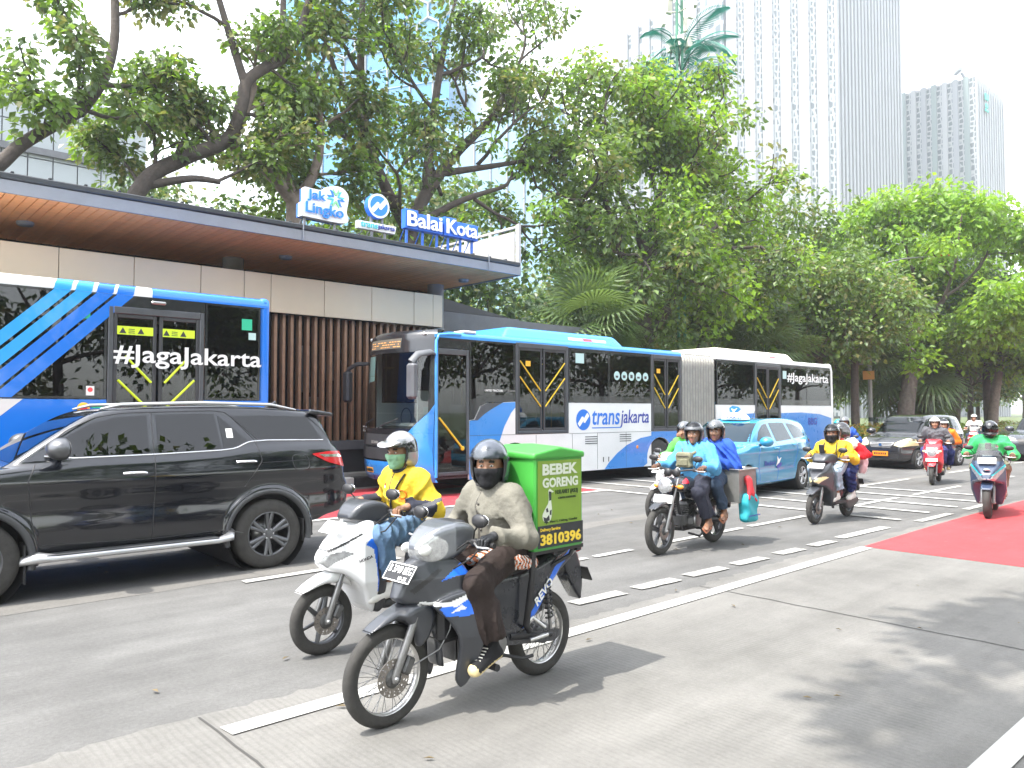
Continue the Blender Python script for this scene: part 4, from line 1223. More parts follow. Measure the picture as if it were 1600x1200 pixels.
def resample(P, n):
    P = np.array(P, float); d = np.r_[0, np.cumsum(np.linalg.norm(np.diff(P, axis=0), axis=1))]
    s = np.linspace(0, d[-1], n); return np.stack([np.interp(s, d, P[:, k]) for k in range(P.shape[1])], 1)
def hit(f, A, axis, a, b, n=60):
    """first point where a ray along an axis from a to b enters the shape; A holds the two other coordinates"""
    ts = np.linspace(a, b, n); u = A[:, 0][:, None]; v = A[:, 1][:, None]
    def ev(t):
        if axis == 'y': return f(u, t, v)
        if axis == 'x': return f(t, u, v)
        return f(u, v, t)
    D = ev(np.broadcast_to(ts[None], (len(A), n)))
    k = np.argmax(D < 0, axis=1); k = np.maximum(k, 1)
    lo = ts[k - 1]; hi = ts[k]
    for _ in range(18):
        m = (lo + hi) / 2; d = ev(m[:, None])[:, 0]
        ins = d < 0; hi = np.where(ins, m, hi); lo = np.where(ins, lo, m)
    return lo
def skin(t, f, up, low, name, m, axis='y', rng=(-1.3, 0.0), off=0.004, nu=26, nv=9, parent=None):
    """a sheet lying on the body between an upper and a lower outline, seen along an axis"""
    U = resample(up, nu); Lw = resample(low, nu)
    w = np.linspace(0, 1, nv)[None, :, None]
    Q = (Lw[:, None, :] * (1 - w) + U[:, None, :] * w)
    A = Q.reshape(-1, 2)
    h = hit(f, A, axis, *rng)
    s = -1 if rng[0] < rng[1] else 1
    if axis == 'y': P = np.stack([A[:, 0], h, A[:, 1]], 1)
    elif axis == 'x': P = np.stack([h, A[:, 0], A[:, 1]], 1)
    e = 1e-3; x, y, z = P.T; d0 = f(x, y, z)
    g = np.stack([f(x + e, y, z) - d0, f(x, y + e, z) - d0, f(x, y, z + e) - d0], 1); g /= np.maximum(np.linalg.norm(g, axis=1, keepdims=True), 1e-9)
    P = P + g * off
    d = MB(); d.grid(P.reshape(nu, nv, 3).tolist(), flip=(axis == 'y') == (s < 0))
    return d.build(name, m, parent or t)
def seam(t, f, pts, m='trim_black', r=0.005, axis='y', rng=(-1.3, 0.0), name='panel_seam', off=0.0005, n=24, parent=None):
    A = resample(pts, n); h = hit(f, A, axis, *rng)
    s = -1 if rng[0] < rng[1] else 1
    P = [(a[0], q + s * off, a[1]) if axis == 'y' else (q + s * off, a[0], a[1]) for a, q in zip(A, h)]
    d = MB(); d.tube(P, r, 5); return d.build(name, m, parent or t)

def car_wheel(t, c, r, w, side, style, rim_m):
    x, y, z = c
    b = MB()
    b.lathe([(r*0.62, -w/2), (r*0.66, -w/2 - 0.006), (r*0.86, -w/2 - 0.012), (r*0.965, -w/2 + 0.012), (r, -w/2 + 0.045), (r, w/2 - 0.045), (r*0.965, w/2 - 0.012), (r*0.86, w/2 + 0.012), (r*0.66, w/2 + 0.006), (r*0.62, w/2)], c, 'y', 44)
    o = b.build('wheel', 'tyre', t)
    b = MB(); s = side
    b.lathe([(r*0.645, s*w*0.50), (r*0.62, s*w*0.46), (r*0.60, s*w*0.25), (r*0.55, -s*w*0.1), (0.02, -s*w*0.12)], c, 'y', 36)
    rim = b.build('rim', 'trim_black', o)
    n = 6 if style == 'six' else 5
    for k in range(n):
        a = 2 * PI * k / n + 0.5
        for da in ((-0.10, 0.10) if style != 'six' else (-0.085, 0.085)):
            b = MB()
            p0 = (x + r*0.12*math.cos(a), y + s*w*0.40, z + r*0.12*math.sin(a)); p1 = (x + r*0.61*math.cos(a+da*1.6), y + s*w*0.46, z + r*0.61*math.sin(a+da*1.6))
            b.tube([p0, p1], [r*0.085, r*0.075], 6, flat=0.8); b.build('spoke', rim_m, o)
    b = MB(); b.lathe([(r*0.645, s*w*0.50), (r*0.63, s*w*0.53), (r*0.60, s*w*0.50), (r*0.585, s*w*0.44)], c, 'y', 36); b.build('rim_lip', rim_m, o)
    b = MB(); b.lathe([(r*0.19, s*w*0.36), (r*0.18, s*w*0.46), (r*0.10, s*w*0.50), (0.001, s*w*0.50)], c, 'y', 18); b.build('hub_cap', rim_m, o)
    b = MB(); b.lathe([(r*0.40, -s*w*0.05), (r*0.40, s*w*0.02), (0.01, s*w*0.02)], c, 'y', 24); b.build('brake_disc', 'steel', o)
    for k in range(5 + (style == 'six')):
        a = 2*PI*k/(5 + (style == 'six'))
        b = MB(); b.lathe([(0.013, s*w*0.40), (0.013, s*w*0.49), (0.001, s*w*0.50)], (x + r*0.135*math.cos(a), y, z + r*0.135*math.sin(a)), 'y', 8); b.build('wheel_nut', 'steel', o)
    return o
def car_body(t, low, green, wl, wg, axles, ra, h, m, kx=0.05, flare=None):
    P1 = curve2(low, 4); P2 = curve2(green, 4)
    fl = ext(P1, wl, 0.07); fg = ext(P2, wg, 0.06)
    f = union([fl, fg], kx)
    if flare:
        for ax in axles:
            rg = lambda X, Y, Z, ax=ax: np.maximum(np.maximum(np.abs(np.sqrt((X-ax[0])**2 + (Z-ax[1])**2) - (ra+0.035)) - 0.035, np.abs(Y) - flare), 0.25 - Z)
            f = union([f, rg], 0.035)
    for ax in axles: f = cut(f, cyl_y(ax, ra), 0.012)
    lo = np.r_[P1.min(0), P2.min(0)].reshape(2, 2).min(0); hi = np.r_[P1.max(0), P2.max(0)].reshape(2, 2).max(0)
    o = sdf('body', f, (lo[0], -1.0, lo[1]), (hi[0], 1.0, hi[1]), h, [m], t, refine=2)
    return f, o
def mirror_part(t, c, s, m, size=1.0):
    f = lambda X, Y, Z: smax(ball((0, 0, 0), (0.13, 0.145, 0.105))(X, Y, Z), X - 0.06, 0.03)
    o = sdf('mirror', f, (-0.16, -0.17, -0.13), (0.12, 0.17, 0.13), 0.015, [m], t, loc=c)
    b = MB(); b.tube([(0.0, -s*0.10, -0.05), (0.02, -s*0.2, -0.09)], 0.03, 8); b.build('mirror_foot', 'trim_black', o)
    b = MB(); b.ell((0.061, 0, 0), (0.004, 0.11, 0.075)); b.build('mirror_glass', 'steel', o)
    return o
def handle(t, f, x, z, m, L=0.21):
    y = hit(f, np.array([[x, z]]), 'y', -1.3, 0)[0]
    b = MB(); b.tube([(x - L/2, y - 0.006, z), (x - L/2 + 0.04, y - 0.04, z + 0.006), (x + L/2 - 0.04, y - 0.04, z + 0.006), (x + L/2, y - 0.006, z)], 0.017, 8, flat=0.7); return b.build('door_handle', m, t)
def inside(t, x0, x1, z0, w, m='car_inside'):
    b = MB(); b.bx(x0, x1, -w, w, z0 - 0.35, z0 - 0.05); o = b.build('cabin_floor', m, t)
    for x in np.arange(x0 + 0.75, x1 - 0.2, 0.85):
        for y in (-0.38, 0.38):
            b = MB(); b.box((x, y, z0 + 0.0), (0.16, 0.5, 0.72), 0.06, R=R_axis(0.2, 'Y')); b.box((x + 0.09, y, z0 + 0.42), (0.1, 0.26, 0.18), 0.04); b.build('car_seat', m, t)

# ---- black off-road car, front cut by the picture edge
suv = thing('parked_car' if False else 'suv', 'black off road car with dark tinted windows and side step', 'car', (0.125, 9.24, 0), math.radians(-1.2), 'cars on the road')
t = suv
low = [(0.14, 0.36), (0.02, 0.56), (0.02, 0.85), (0.08, 1.02), (0.28, 1.10), (0.80, 1.18), (1.25, 1.23), (1.7, 1.265), (2.5, 1.28), (3.1, 1.31), (3.5, 1.37), (4.1, 1.385), (4.50, 1.375), (4.64, 1.28), (4.70, 1.1), (4.73, 0.98), (4.80, 0.84), (4.79, 0.66), (4.70, 0.56), (4.45, 0.52), (4.2, 0.46), (3.2, 0.40), (1.5, 0.40), (0.6, 0.36)]
green = [(1.10, 1.15), (1.28, 1.30), (1.66, 1.57), (1.96, 1.735), (2.30, 1.79), (3.0, 1.815), (3.7, 1.80), (4.2, 1.755), (4.40, 1.725, 1), (4.44, 1.60), (4.54, 1.36), (4.5, 1.10, 1), (1.2, 1.05, 1)]
def wl_suv(x, z):
    pl = 0.925 - 0.30 * np.clip(np.abs(x - 2.35) / 2.55, 0, 1.3) ** 7
    return pl - 0.05 * np.clip((0.62 - z) / 0.3, 0, 1) ** 1.5 - 0.055 * np.clip((z - 1.12) / 0.25, 0, 1.2) ** 1.6 + 0.012 * np.exp(-((z - 1.08) / 0.06) ** 2) - 0.012 * np.exp(-((z - 0.80) / 0.10) ** 2)
def wg_suv(x, z):
    return 0.885 - 0.36 * np.clip(z - 1.25, 0, 1) - 0.22 * np.clip((x - 3.4) / 1.3, 0, 1) ** 2 * 0.5 - 0.10 * np.clip((1.9 - x) / 0.8, 0, 1) ** 2
ax = [(0.935, 0.385), (3.68, 0.385)]
f, body = car_body(t, low, green, wl_suv, wg_suv, ax, 0.455, 0.024, 'paint_black', 0.04, flare=0.945)
inside(t, 1.5, 4.4, 1.0, 0.75)
for s, rng in ((-1, (-1.3, 0)), (1, (1.3, 0))):
    skin(t, f, [(1.52, 1.36), (1.70, 1.51), (1.92, 1.635), (2.15, 1.69), (2.43, 1.71)], [(1.52, 1.34), (1.75, 1.315), (2.43, 1.325)], 'side_window', 'car_glass', 'y', rng)
    skin(t, f, [(2.52, 1.715), (3.0, 1.725), (3.12, 1.72)], [(2.52, 1.325), (3.0, 1.34), (3.17, 1.345)], 'side_window', 'car_glass', 'y', rng)
    skin(t, f, [(3.16, 1.705), (3.24, 1.64), (3.46, 1.43)], [(3.195, 1.35), (3.30, 1.36), (3.465, 1.425)], 'side_window', 'car_glass', 'y', rng)
    skin(t, f, [(3.30, 1.70), (3.7, 1.705), (4.22, 1.69)], [(3.56, 1.45), (3.9, 1.435), (4.40, 1.425)], 'side_window', 'car_glass', 'y', rng)
    for lo_, w in (((1.40, 1.275), 1), ):
        pass
y_side = (-1.3, 0)
seam(t, f, [(1.50, 1.325), (1.75, 1.30), (2.5, 1.31), (3.17, 1.33), (3.32, 1.345), (3.48, 1.415), (3.7, 1.425), (4.41, 1.412)], 'chrome', 0.009, name='chrome_strip', n=50)
seam(t, f, [(2.475, 1.74), (2.475, 1.3), (2.47, 0.9), (2.45, 0.46)], n=30)
seam(t, f, [(1.42, 1.25), (1.36, 1.1), (1.40, 0.7), (1.45, 0.50)], n=30)
seam(t, f, [(3.30, 1.70), (3.55, 1.43), (3.60, 1.2), (3.40, 0.93)], n=30)
seam(t, f, [(1.45, 0.50), (2.45, 0.46), (3.25, 0.48)], n=30)
seam(t, f, [(1.50, 1.40), (1.70, 1.57), (1.95, 1.69), (2.2, 1.735), (3.1, 1.76), (3.25, 1.74), (3.60, 1.43)], n=40)
seam(t, f, curve2([(3.97, 1.24), (4.14, 1.24), (4.16, 1.1), (4.0, 1.09)], 5).tolist() + [(3.97, 1.24)], n=40, name='fuel_flap_seam', r=0.004)
seam(t, f, [(3.6, 1.18), (4.1, 1.19), (4.62, 1.16)], n=30, r=0.003)
b = MB(); b.tube([(2.02, -0.63, 1.775), (2.2, -0.655, 1.822), (3.0, -0.67, 1.845), (3.8, -0.655, 1.83), (4.12, -0.63, 1.77)], [0.012, 0.02, 0.022, 0.02, 0.012], 8, flat=0.8); b.build('roof_rail', 'rim_silver', t)
b = MB(); b.tube([(2.02, 0.63, 1.775), (2.2, 0.655, 1.822), (3.0, 0.67, 1.845), (3.8, 0.655, 1.83), (4.12, 0.63, 1.77)], [0.012, 0.02, 0.022, 0.02, 0.012], 8, flat=0.8); b.build('roof_rail', 'rim_silver', t)
sdf('spoiler', lambda X, Y, Z: smax(smax(np.abs(X - 4.42) - 0.16, np.abs(Y) - 0.72 + 0.1 * np.clip(X - 4.4, 0, 1), 0.03), np.abs(Z - 1.745 + 0.12 * (X - 4.3)) - 0.025 - 0.02 * (4.58 - X), 0.02), (4.2, -0.8, 1.6), (4.65, 0.8, 1.85), 0.016, ['paint_black'], t)
sdf('antenna_fin', lambda X, Y, Z: smax(np.abs(Y) - 0.03, poly_d([(3.98, 1.79), (4.14, 1.885), (4.17, 1.79)], X, Z), 0.01), (3.95, -0.05, 1.77), (4.2, 0.05, 1.9), 0.01, ['paint_black'], t)
mirror_part(t, (1.60, -1.06, 1.40), -1, 'rim_dark'); mirror_part(t, (1.60, 1.06, 1.40), 1, 'rim_dark')
handle(t, f, 2.28, 1.135, 'chrome'); handle(t, f, 3.42, 1.20, 'chrome')
b = MB(); b.tube([(1.30, -0.86, 0.36), (1.45, -0.99, 0.40), (1.60, -1.0, 0.385), (3.1, -1.0, 0.385), (3.22, -0.99, 0.41), (3.27, -0.88, 0.45)], [0.05, 0.06, 0.038, 0.038, 0.055, 0.05], 8, flat=0.7); b.build('side_step', 'rim_silver', t)
b = MB(); b.bx(1.5, 3.1, -1.02, -0.80, 0.405, 0.42, 0.005); b.build('step_tread', 'flare_grey', t)
for c in ax:
    for s in (-1, 1): car_wheel(t, (c[0], s * 0.80, c[1]), 0.385, 0.265, s, 'six', 'rim_dark')
    P = [(c[0] + (0.46 + dr) * math.cos(a), c[1] + (0.46 + dr) * math.sin(a)) for dr, rr in ((0, 1), ) for a in np.linspace(-0.25, PI + 0.25, 30)]
    Pz = [(c[0] + 0.475 * math.cos(a), c[1] + 0.475 * math.sin(a)) for a in np.linspace(-0.2, PI + 0.2, 36)]
    b = MB(); b.tube([(p[0], -0.925, p[1]) for p in Pz], 0.034, 8); b.build('wheel_flare', 'flare_grey', t)
    b = MB(); b.lathe([(0.452, -0.9), (0.452, 0.9)], (c[0], 0, c[1]), 'y', 30); b.bx(c[0] - 0.4, c[0] + 0.4, -0.6, 0.6, c[1] - 0.1, c[1] + 0.4); b.build('wheel_housing', 'rubber', t)
for x in (1.34, 4.08):
    b = MB(); b.bx(x, x + 0.02, -0.93, -0.68, 0.16 + 0.1 * (x > 3), 0.52, 0.005); b.build('mud_flap', 'rubber', t)
# tail lamp wrapping round the rear corner
skin(t, f, [(4.22, 1.255), (4.45, 1.275), (4.63, 1.27)], [(4.22, 1.245), (4.42, 1.15), (4.685, 1.08)], 'tail_lamp', 'lens_red', 'y', (-1.3, 0), off=0.012, nu=14)
skin(t, f, [(4.30, 1.245), (4.6, 1.235)], [(4.36, 1.215), (4.64, 1.20)], 'tail_lamp_strip', 'chrome', 'y', (-1.3, 0), off=0.016, nu=8, nv=3)
skin(t, f, [(-0.68, 1.70), (0.68, 1.70)], [(-0.74, 1.42), (0.74, 1.42)], 'rear_window', 'car_glass', 'x', (5.0, 3.5))
skin(t, f, [(0.60, 1.70), (-0.60, 1.70)], [(0.74, 1.27), (-0.74, 1.27)], 'windscreen', 'car_glass_clear', 'x', (0.6, 2.4))
b = MB(); b.tube([(1.12, -0.62, 1.26), (1.2, -0.1, 1.275)], 0.012, 6); b.tube([(1.12, 0.0, 1.26), (1.2, 0.5, 1.275)], 0.012, 6); b.build('wiper', 'trim_black', t)
skin(t, f, [(-0.86, 1.03), (-0.5, 1.02)], [(-0.88, 0.88), (-0.5, 0.90)], 'headlamp', 'lens_clear', 'x', (-0.5, 1.0), nu=8, nv=4); skin(t, f, [(0.5, 1.02), (0.86, 1.03)], [(0.5, 0.90), (0.88, 0.88)], 'headlamp', 'lens_clear', 'x', (-0.5, 1.0), nu=8, nv=4)
b = MB(); b.bx(3.28, 3.36, -0.8335, -0.831, 1.49, 1.58, 0.0); o = skin(t, f, [(3.23, 1.56), (3.30, 1.56)], [(3.235, 1.46), (3.305, 1.46)], 'window_sticker', 'letter_white', 'y', (-1.3, 0), off=0.007, nu=3, nv=3)

def hatch_car(name, label, loc, rot, paint, L, wb, fo, W, H, glassm, rim, style, wheel_r, lens, low, green, group='cars on the road', h=0.028, sidew=None, sunshade=False):
    t = thing(name, label, 'taxi' if 'taxi' in name else 'car', loc, rot, group)
    hw = W / 2
    def wl(x, z):
        pl = hw - 0.26 * np.clip(np.abs(x - L/2) / (L/2 + 0.08), 0, 1.3) ** 6
        return pl - 0.05 * np.clip((0.5 - z) / 0.3, 0, 1) ** 1.5 - 0.05 * np.clip((z - 0.95) / 0.25, 0, 1.2) ** 1.5 + 0.012 * np.exp(-((z - 0.90) / 0.05) ** 2) - 0.014 * np.exp(-((z - 0.60) / 0.12) ** 2)
    def wg(x, z):
        return hw - 0.055 - 0.34 * np.clip(z - 1.02, 0, 1) - 0.10 * np.clip((x - L * 0.72) / (L * 0.28), 0, 1) ** 2 - 0.10 * np.clip((L * 0.42 - x) / (L * 0.2), 0, 1) ** 2
    ax = [(fo, wheel_r), (fo + wb, wheel_r)]
    f, body = car_body(t, low, green, wl, wg, ax, wheel_r + 0.045, h, paint, 0.04)
    inside(t, L * 0.34, L * 0.9, 0.85, hw - 0.2)
    for c in ax:
        for s in (-1, 1): car_wheel(t, (c[0], s * (hw - 0.115), c[1]), wheel_r, 0.19, s, style, rim)
        b = MB(); b.lathe([(wheel_r + 0.043, -hw + 0.03), (wheel_r + 0.043, hw - 0.03)], (c[0], 0, c[1]), 'y', 26); b.bx(c[0] - 0.25, c[0] + 0.25, -hw + 0.25, hw - 0.25, c[1] - 0.1, c[1] + 0.3); b.build('wheel_housing', 'rubber', t)
    if sidew:
        for up, lw in sidew:
            for rng in ((-1.3, 0), (1.3, 0)): skin(t, f, up, lw, 'side_window', glassm, 'y', rng, nu=18, nv=6)
    return t, f

# ---- light blue taxi
tl = [(0.10, 0.22), (0.02, 0.40), (0.01, 0.62), (0.10, 0.80), (0.40, 0.94), (0.85, 1.03), (1.1, 1.07), (1.8, 1.06), (2.8, 1.10), (3.6, 1.14), (4.15, 1.16), (4.28, 1.10), (4.36, 0.85), (4.40, 0.65), (4.38, 0.42), (4.28, 0.30), (3.9, 0.24), (2.2, 0.22), (0.7, 0.22)]
tg = [(0.90, 0.98), (1.15, 1.14), (1.52, 1.38), (1.86, 1.535), (2.3, 1.59), (3.0, 1.60), (3.6, 1.57), (3.98, 1.52), (4.10, 1.47, 1), (4.20, 1.28), (4.25, 1.08), (4.1, 0.95, 1), (1.0, 0.90, 1)]
sw = [([(1.46, 1.15), (1.62, 1.33), (1.86, 1.465), (2.08, 1.495)], [(1.46, 1.14), (1.7, 1.085), (2.19, 1.10)]),
      ([(2.20, 1.50), (2.6, 1.505), (2.95, 1.50)], [(2.31, 1.105), (2.7, 1.12), (3.12, 1.14)]),
      ([(3.07, 1.49), (3.4, 1.47), (3.78, 1.37), (3.96, 1.22)], [(3.25, 1.15), (3.5, 1.16), (3.8, 1.18), (3.96, 1.20)])]
t, f = hatch_car('taxi', 'light blue taxi with white roof sign beside the long bus', (12.98, 9.06, 0), 0.085, 'paint_taxi', 4.4, 2.652, 0.88, 1.69, 1.6, 'car_glass_clear', 'rim_silver', 'five', 0.315, 'lens_clear', tl, tg, sidew=sw)
taxi = t
skin(t, f, [(0.58, 1.50), (-0.58, 1.50)], [(0.70, 1.12), (-0.70, 1.12)], 'windscreen', 'car_glass_clear', 'x', (0.5, 2.4))
for y in (-1, 1): mirror_part(t, (1.42, y * 0.96, 1.13), y, 'paint_taxi')
handle(t, f, 2.12, 0.97, 'paint_taxi'); handle(t, f, 3.08, 1.02, 'paint_taxi')
for P in ([(2.25, 1.09), (2.24, 0.7), (2.2, 0.30)], [(1.42, 1.10), (1.30, 0.85), (1.34, 0.5), (1.4, 0.30)], [(3.2, 1.13), (3.22, 0.85), (3.05, 0.55)], [(1.4, 0.30), (2.2, 0.28), (3.0, 0.30)]): seam(t, f, P, 'bus_deep_blue', 0.004, n=18)
skin(t, f, [(-0.80, 0.86), (-0.52, 0.80)], [(-0.80, 0.72), (-0.5, 0.68)], 'headlamp', 'lens_clear', 'x', (-0.5, 1.0), nu=8, nv=4); skin(t, f, [(0.52, 0.80), (0.80, 0.86)], [(0.5, 0.68), (0.80, 0.72)], 'headlamp', 'lens_clear', 'x', (-0.5, 1.0), nu=8, nv=4)
skin(t, f, [(-0.5, 0.74), (0.5, 0.74)], [(-0.46, 0.60), (0.46, 0.60)], 'grille', 'trim_black', 'x', (-0.5, 1.0), nu=8, nv=4)
skin(t, f, [(-0.6, 0.42), (0.6, 0.42)], [(-0.55, 0.28), (0.55, 0.28)], 'air_intake', 'trim_black', 'x', (-0.5, 1.0), nu=8, nv=4)
skin(t, f, [(4.06, 1.12), (4.27, 1.10)], [(4.10, 1.05), (4.29, 1.03)], 'tail_lamp', 'lens_red', 'y', (-1.3, 0), off=0.01, nu=8, nv=4)
fs = lambda X, Y, Z: smax(smax(ball((0, 0, 0.0), (0.12, 0.40, 0.20))(X, Y, Z), -Z, 0.01), np.abs(X) - 0.1, 0.02)
o = sdf('roof_sign', fs, (-0.15, -0.45, -0.02), (0.15, 0.45, 0.25), 0.015, ['taxi_sign'], t, loc=(1.95, 0, 1.57)); o.scale = (0.85,) * 3
text('TAKSI', 0.42, 'letter_navy', o, (-0.118, 0.21, 0.03), xd=(0, -1, 0), h=0.07, bold=0.02)
b = MB(); b.prism([(0.14, 0.30), (0.05, 0.36), (-0.10, 0.33), (-0.16, 0.27), (-0.04, 0.17), (0.05, 0.14), (0.13, 0.22)], -0.05, 0.0, 'x'); e_ = b.build('emblem', 'letter_blue', o)
b = MB(); b.prism([(0.08, 0.29), (0.0, 0.26), (-0.09, 0.30), (-0.03, 0.24), (0.01, 0.19), (0.05, 0.23)], -0.058, -0.051, 'x'); b.build('emblem', 'letter_white', o)
yy = lambda x, z: hit(f, np.array([[x, z]]), 'y', -1.3, 0)[0]
text('Bluebird', 0.50, 'letter_navy', t, (1.56, yy(1.8, 0.66) - 0.012, 0.62), h=0.10, bold=0.02)
b = MB(); b.prism([(2.10, 0.60), (2.26, 0.66), (2.36, 0.77), (2.24, 0.73), (2.16, 0.80), (2.17, 0.70)], yy(2.2, 0.7) - 0.014, yy(2.2, 0.7) - 0.010); b.build('emblem', 'letter_white', t)
b = MB(); b.prism([(2.16, 0.54), (2.36, 0.60), (2.38, 0.66), (2.27, 0.655), (2.11, 0.59)], yy(2.2, 0.7) - 0.013, yy(2.2, 0.7) - 0.009); b.build('emblem', 'letter_navy', t)
b = MB(); b.tube([(2.75, 0.0, 1.58), (2.95, 0.0, 1.80)], 0.006, 6); b.build('antenna', 'trim_black', t)

# ---- black people carrier coming towards the camera
al = [(0.10, 0.24), (0.02, 0.40), (0.01, 0.62), (0.08, 0.78), (0.38, 0.93), (0.80, 1.02), (1.0, 1.05), (1.8, 1.06), (2.8, 1.08), (3.9, 1.10), (4.04, 1.05), (4.10, 0.8), (4.12, 0.6), (4.10, 0.42), (3.9, 0.28), (2.2, 0.26), (0.7, 0.26)]
ag = [(0.80, 0.96), (1.05, 1.14), (1.38, 1.42), (1.66, 1.585), (2.1, 1.645), (3.0, 1.65), (3.7, 1.61), (3.90, 1.55), (4.0, 1.30), (4.03, 1.05), (3.9, 0.95, 1), (0.9, 0.90, 1)]
asw = [([(1.30, 1.16), (1.48, 1.36), (1.68, 1.49), (1.9, 1.53)], [(1.30, 1.14), (1.6, 1.09), (2.0, 1.10)]), ([(2.05, 1.54), (2.8, 1.54)], [(2.1, 1.10), (2.9, 1.12)]), ([(2.95, 1.535), (3.6, 1.50)], [(3.0, 1.12), (3.75, 1.15)])]
t, f = hatch_car('people_carrier', 'black people carrier with yellowed headlamps behind the red scooter', (24.20, 9.95, 0), -0.10, 'paint_black_old', 4.12, 2.655, 0.75, 1.64, 1.65, 'car_glass_clear', 'rim_silver', 'five', 0.30, 'lens_yellowed', al, ag, sidew=asw, h=0.033)
skin(t, f, [(0.60, 1.56), (-0.60, 1.56)], [(0.70, 1.10), (-0.70, 1.10)], 'windscreen', 'car_glass_clear', 'x', (0.4, 2.4))
for s in (-1, 1):
    up = [(0.80, 0.90), (0.66, 0.94), (0.42, 0.80)]; lw = [(0.80, 0.72), (0.6, 0.68), (0.40, 0.72)]
    sg = lambda P: [(s * p[0], p[1]) for p in P][::-s if s > 0 else 1]
    skin(t, f, sorted([(s * p[0], p[1]) for p in up]), sorted([(s * p[0], p[1]) for p in lw]), 'headlamp', 'lens_yellowed', 'x', (-0.5, 1.2), off=0.012, nu=9, nv=5)
    mirror_part(t, (1.18, s * 0.93, 1.13), s, 'paint_black_old')
skin(t, f, [(-0.38, 0.80), (0.38, 0.80)], [(-0.30, 0.66), (0.30, 0.66)], 'grille', 'rim_silver', 'x', (-0.5, 1.0), nu=9, nv=5, off=0.012)
for z in (0.69, 0.73, 0.77): skin(t, f, [(-0.33, z + 0.012), (0.33, z + 0.012)], [(-0.33, z - 0.012), (0.33, z - 0.012)], 'grille_slot', 'trim_black', 'x', (-0.5, 1.0), nu=9, nv=3, off=0.018)
skin(t, f, [(-0.55, 0.46), (0.55, 0.46)], [(-0.5, 0.32), (0.5, 0.32)], 'air_intake', 'trim_black', 'x', (-0.5, 1.0), nu=9, nv=4)
b = MB(); b.bx(-0.03, -0.015, -0.24, 0.24, 0.40, 0.54, 0.004); o = b.build('number_plate', 'plate_orange', t)
text('B 20507 UZ', 0.38, 'plate_black', o, (-0.032, 0.19, 0.445), xd=(0, -1, 0), h=0.06, bold=0.02) if False else None
b = MB()
for k, w in enumerate((0.04, 0.03, 0.035, 0.035, 0.035, 0.03, 0.045)): b.bx(-0.034, -0.031, 0.19 - k * 0.055 - w, 0.19 - k * 0.055, 0.44, 0.505)
b.build('lettering', 'plate_black', o)
b = MB(); b.prism([(0.05 * math.cos(a), 0.735 + 0.04 * math.sin(a)) for a in np.linspace(0, 2*PI, 13)[:-1]], -0.02, 0.02, 'x'); b.build('emblem', 'chrome', t)

# ---- dark cars at the right picture edge
for i, (x, y, rz, lab, pm) in enumerate(((31.0, 7.75, -0.02, 'dark grey car at the right picture edge, nearest of two', 'paint_dark_grey'), (42.0, 10.0, 0.0, 'black car farther behind at the right picture edge', 'paint_black_old'))):
    t2, f2 = hatch_car('hatchback_car', lab, (x, y, 0), rz, pm, 4.12, 2.655, 0.75, 1.68, 1.65, 'car_glass_clear', 'rim_silver', 'five', 0.30, 'lens_clear', al, ag, sidew=asw, h=0.05)
    skin(t2, f2, [(0.60, 1.56), (-0.60, 1.56)], [(0.70, 1.10), (-0.70, 1.10)], 'windscreen', 'car_glass_clear', 'x', (0.4, 2.4))
    for s in (-1, 1):
        skin(t2, f2, sorted([(s * 0.8, 0.9), (s * 0.42, 0.8)]), sorted([(s * 0.8, 0.72), (s * 0.4, 0.72)]), 'headlamp', 'lens_clear', 'x', (-0.5, 1.2), off=0.012, nu=7, nv=4)
        mirror_part(t2, (1.18, s * 0.93, 1.13), s, pm)
    skin(t2, f2, [(-0.38, 0.80), (0.38, 0.80)], [(-0.30, 0.60), (0.30, 0.60)], 'grille', 'trim_black', 'x', (-0.5, 1.0), nu=6, nv=4, off=0.012)
# ------------------------------------------------------------------ motorcycles
mat('fairing_black', (0.022, 0.024, 0.030), 0.28, coat=0.5, nz=(6, 0.12))
mat('fairing_grey', (0.034, 0.037, 0.044), 0.32, coat=0.4, nz=(6, 0.10))
mat('fairing_silver', (0.15, 0.16, 0.175), 0.3, metal=0.5, coat=0.5)
mat('fairing_white', (0.72, 0.72, 0.72), 0.25, coat=0.7, nz=(5, 0.03))
mat('fairing_red', (0.55, 0.015, 0.025), 0.25, coat=0.8)
mat('fairing_navy', (0.035, 0.055, 0.10), 0.25, coat=0.8)
mat('fairing_teal', (0.01, 0.42, 0.46), 0.25, coat=0.8)
mat('stripe_blue', (0.01, 0.14, 0.70), 0.3, coat=0.6)
mat('seat_vinyl', (0.018, 0.018, 0.02), 0.55, bump=(220, 0.2))
mat('engine_metal', (0.11, 0.11, 0.11), 0.45, metal=0.7, nz=(12, 0.3))
mat('fork_grey', (0.23, 0.23, 0.23), 0.35, metal=0.8, nz=(12, 0.2))
mat('rim_alu', (0.58, 0.57, 0.55), 0.3, metal=0.9, nz=(14, 0.2))
mat('disc_steel', (0.24, 0.22, 0.20), 0.35, metal=0.8, nz=(20, 0.25))
mat('box_green', (0.05, 0.31, 0.045), 0.42, nz=(4, 0.08))
mat('box_print', (0.185, 0.30, 0.03), 0.45, nz=(5, 0.06))
mat('print_black', (0.02, 0.025, 0.03), 0.5, nz=(14, 0.3))
mat('print_pale', (0.62, 0.66, 0.55), 0.5)
mat('print_yellow', (0.80, 0.58, 0.05), 0.5)
mat('print_dark', (0.03, 0.06, 0.015), 0.5)
mat('crate_metal', (0.22, 0.22, 0.21), 0.45, metal=0.5, nz=(6, 0.2))
mat('bag_teal', (0.015, 0.30, 0.36), 0.6, nz=(5, 0.12))
mat('cloth_red', (0.5, 0.03, 0.04), 0.8)

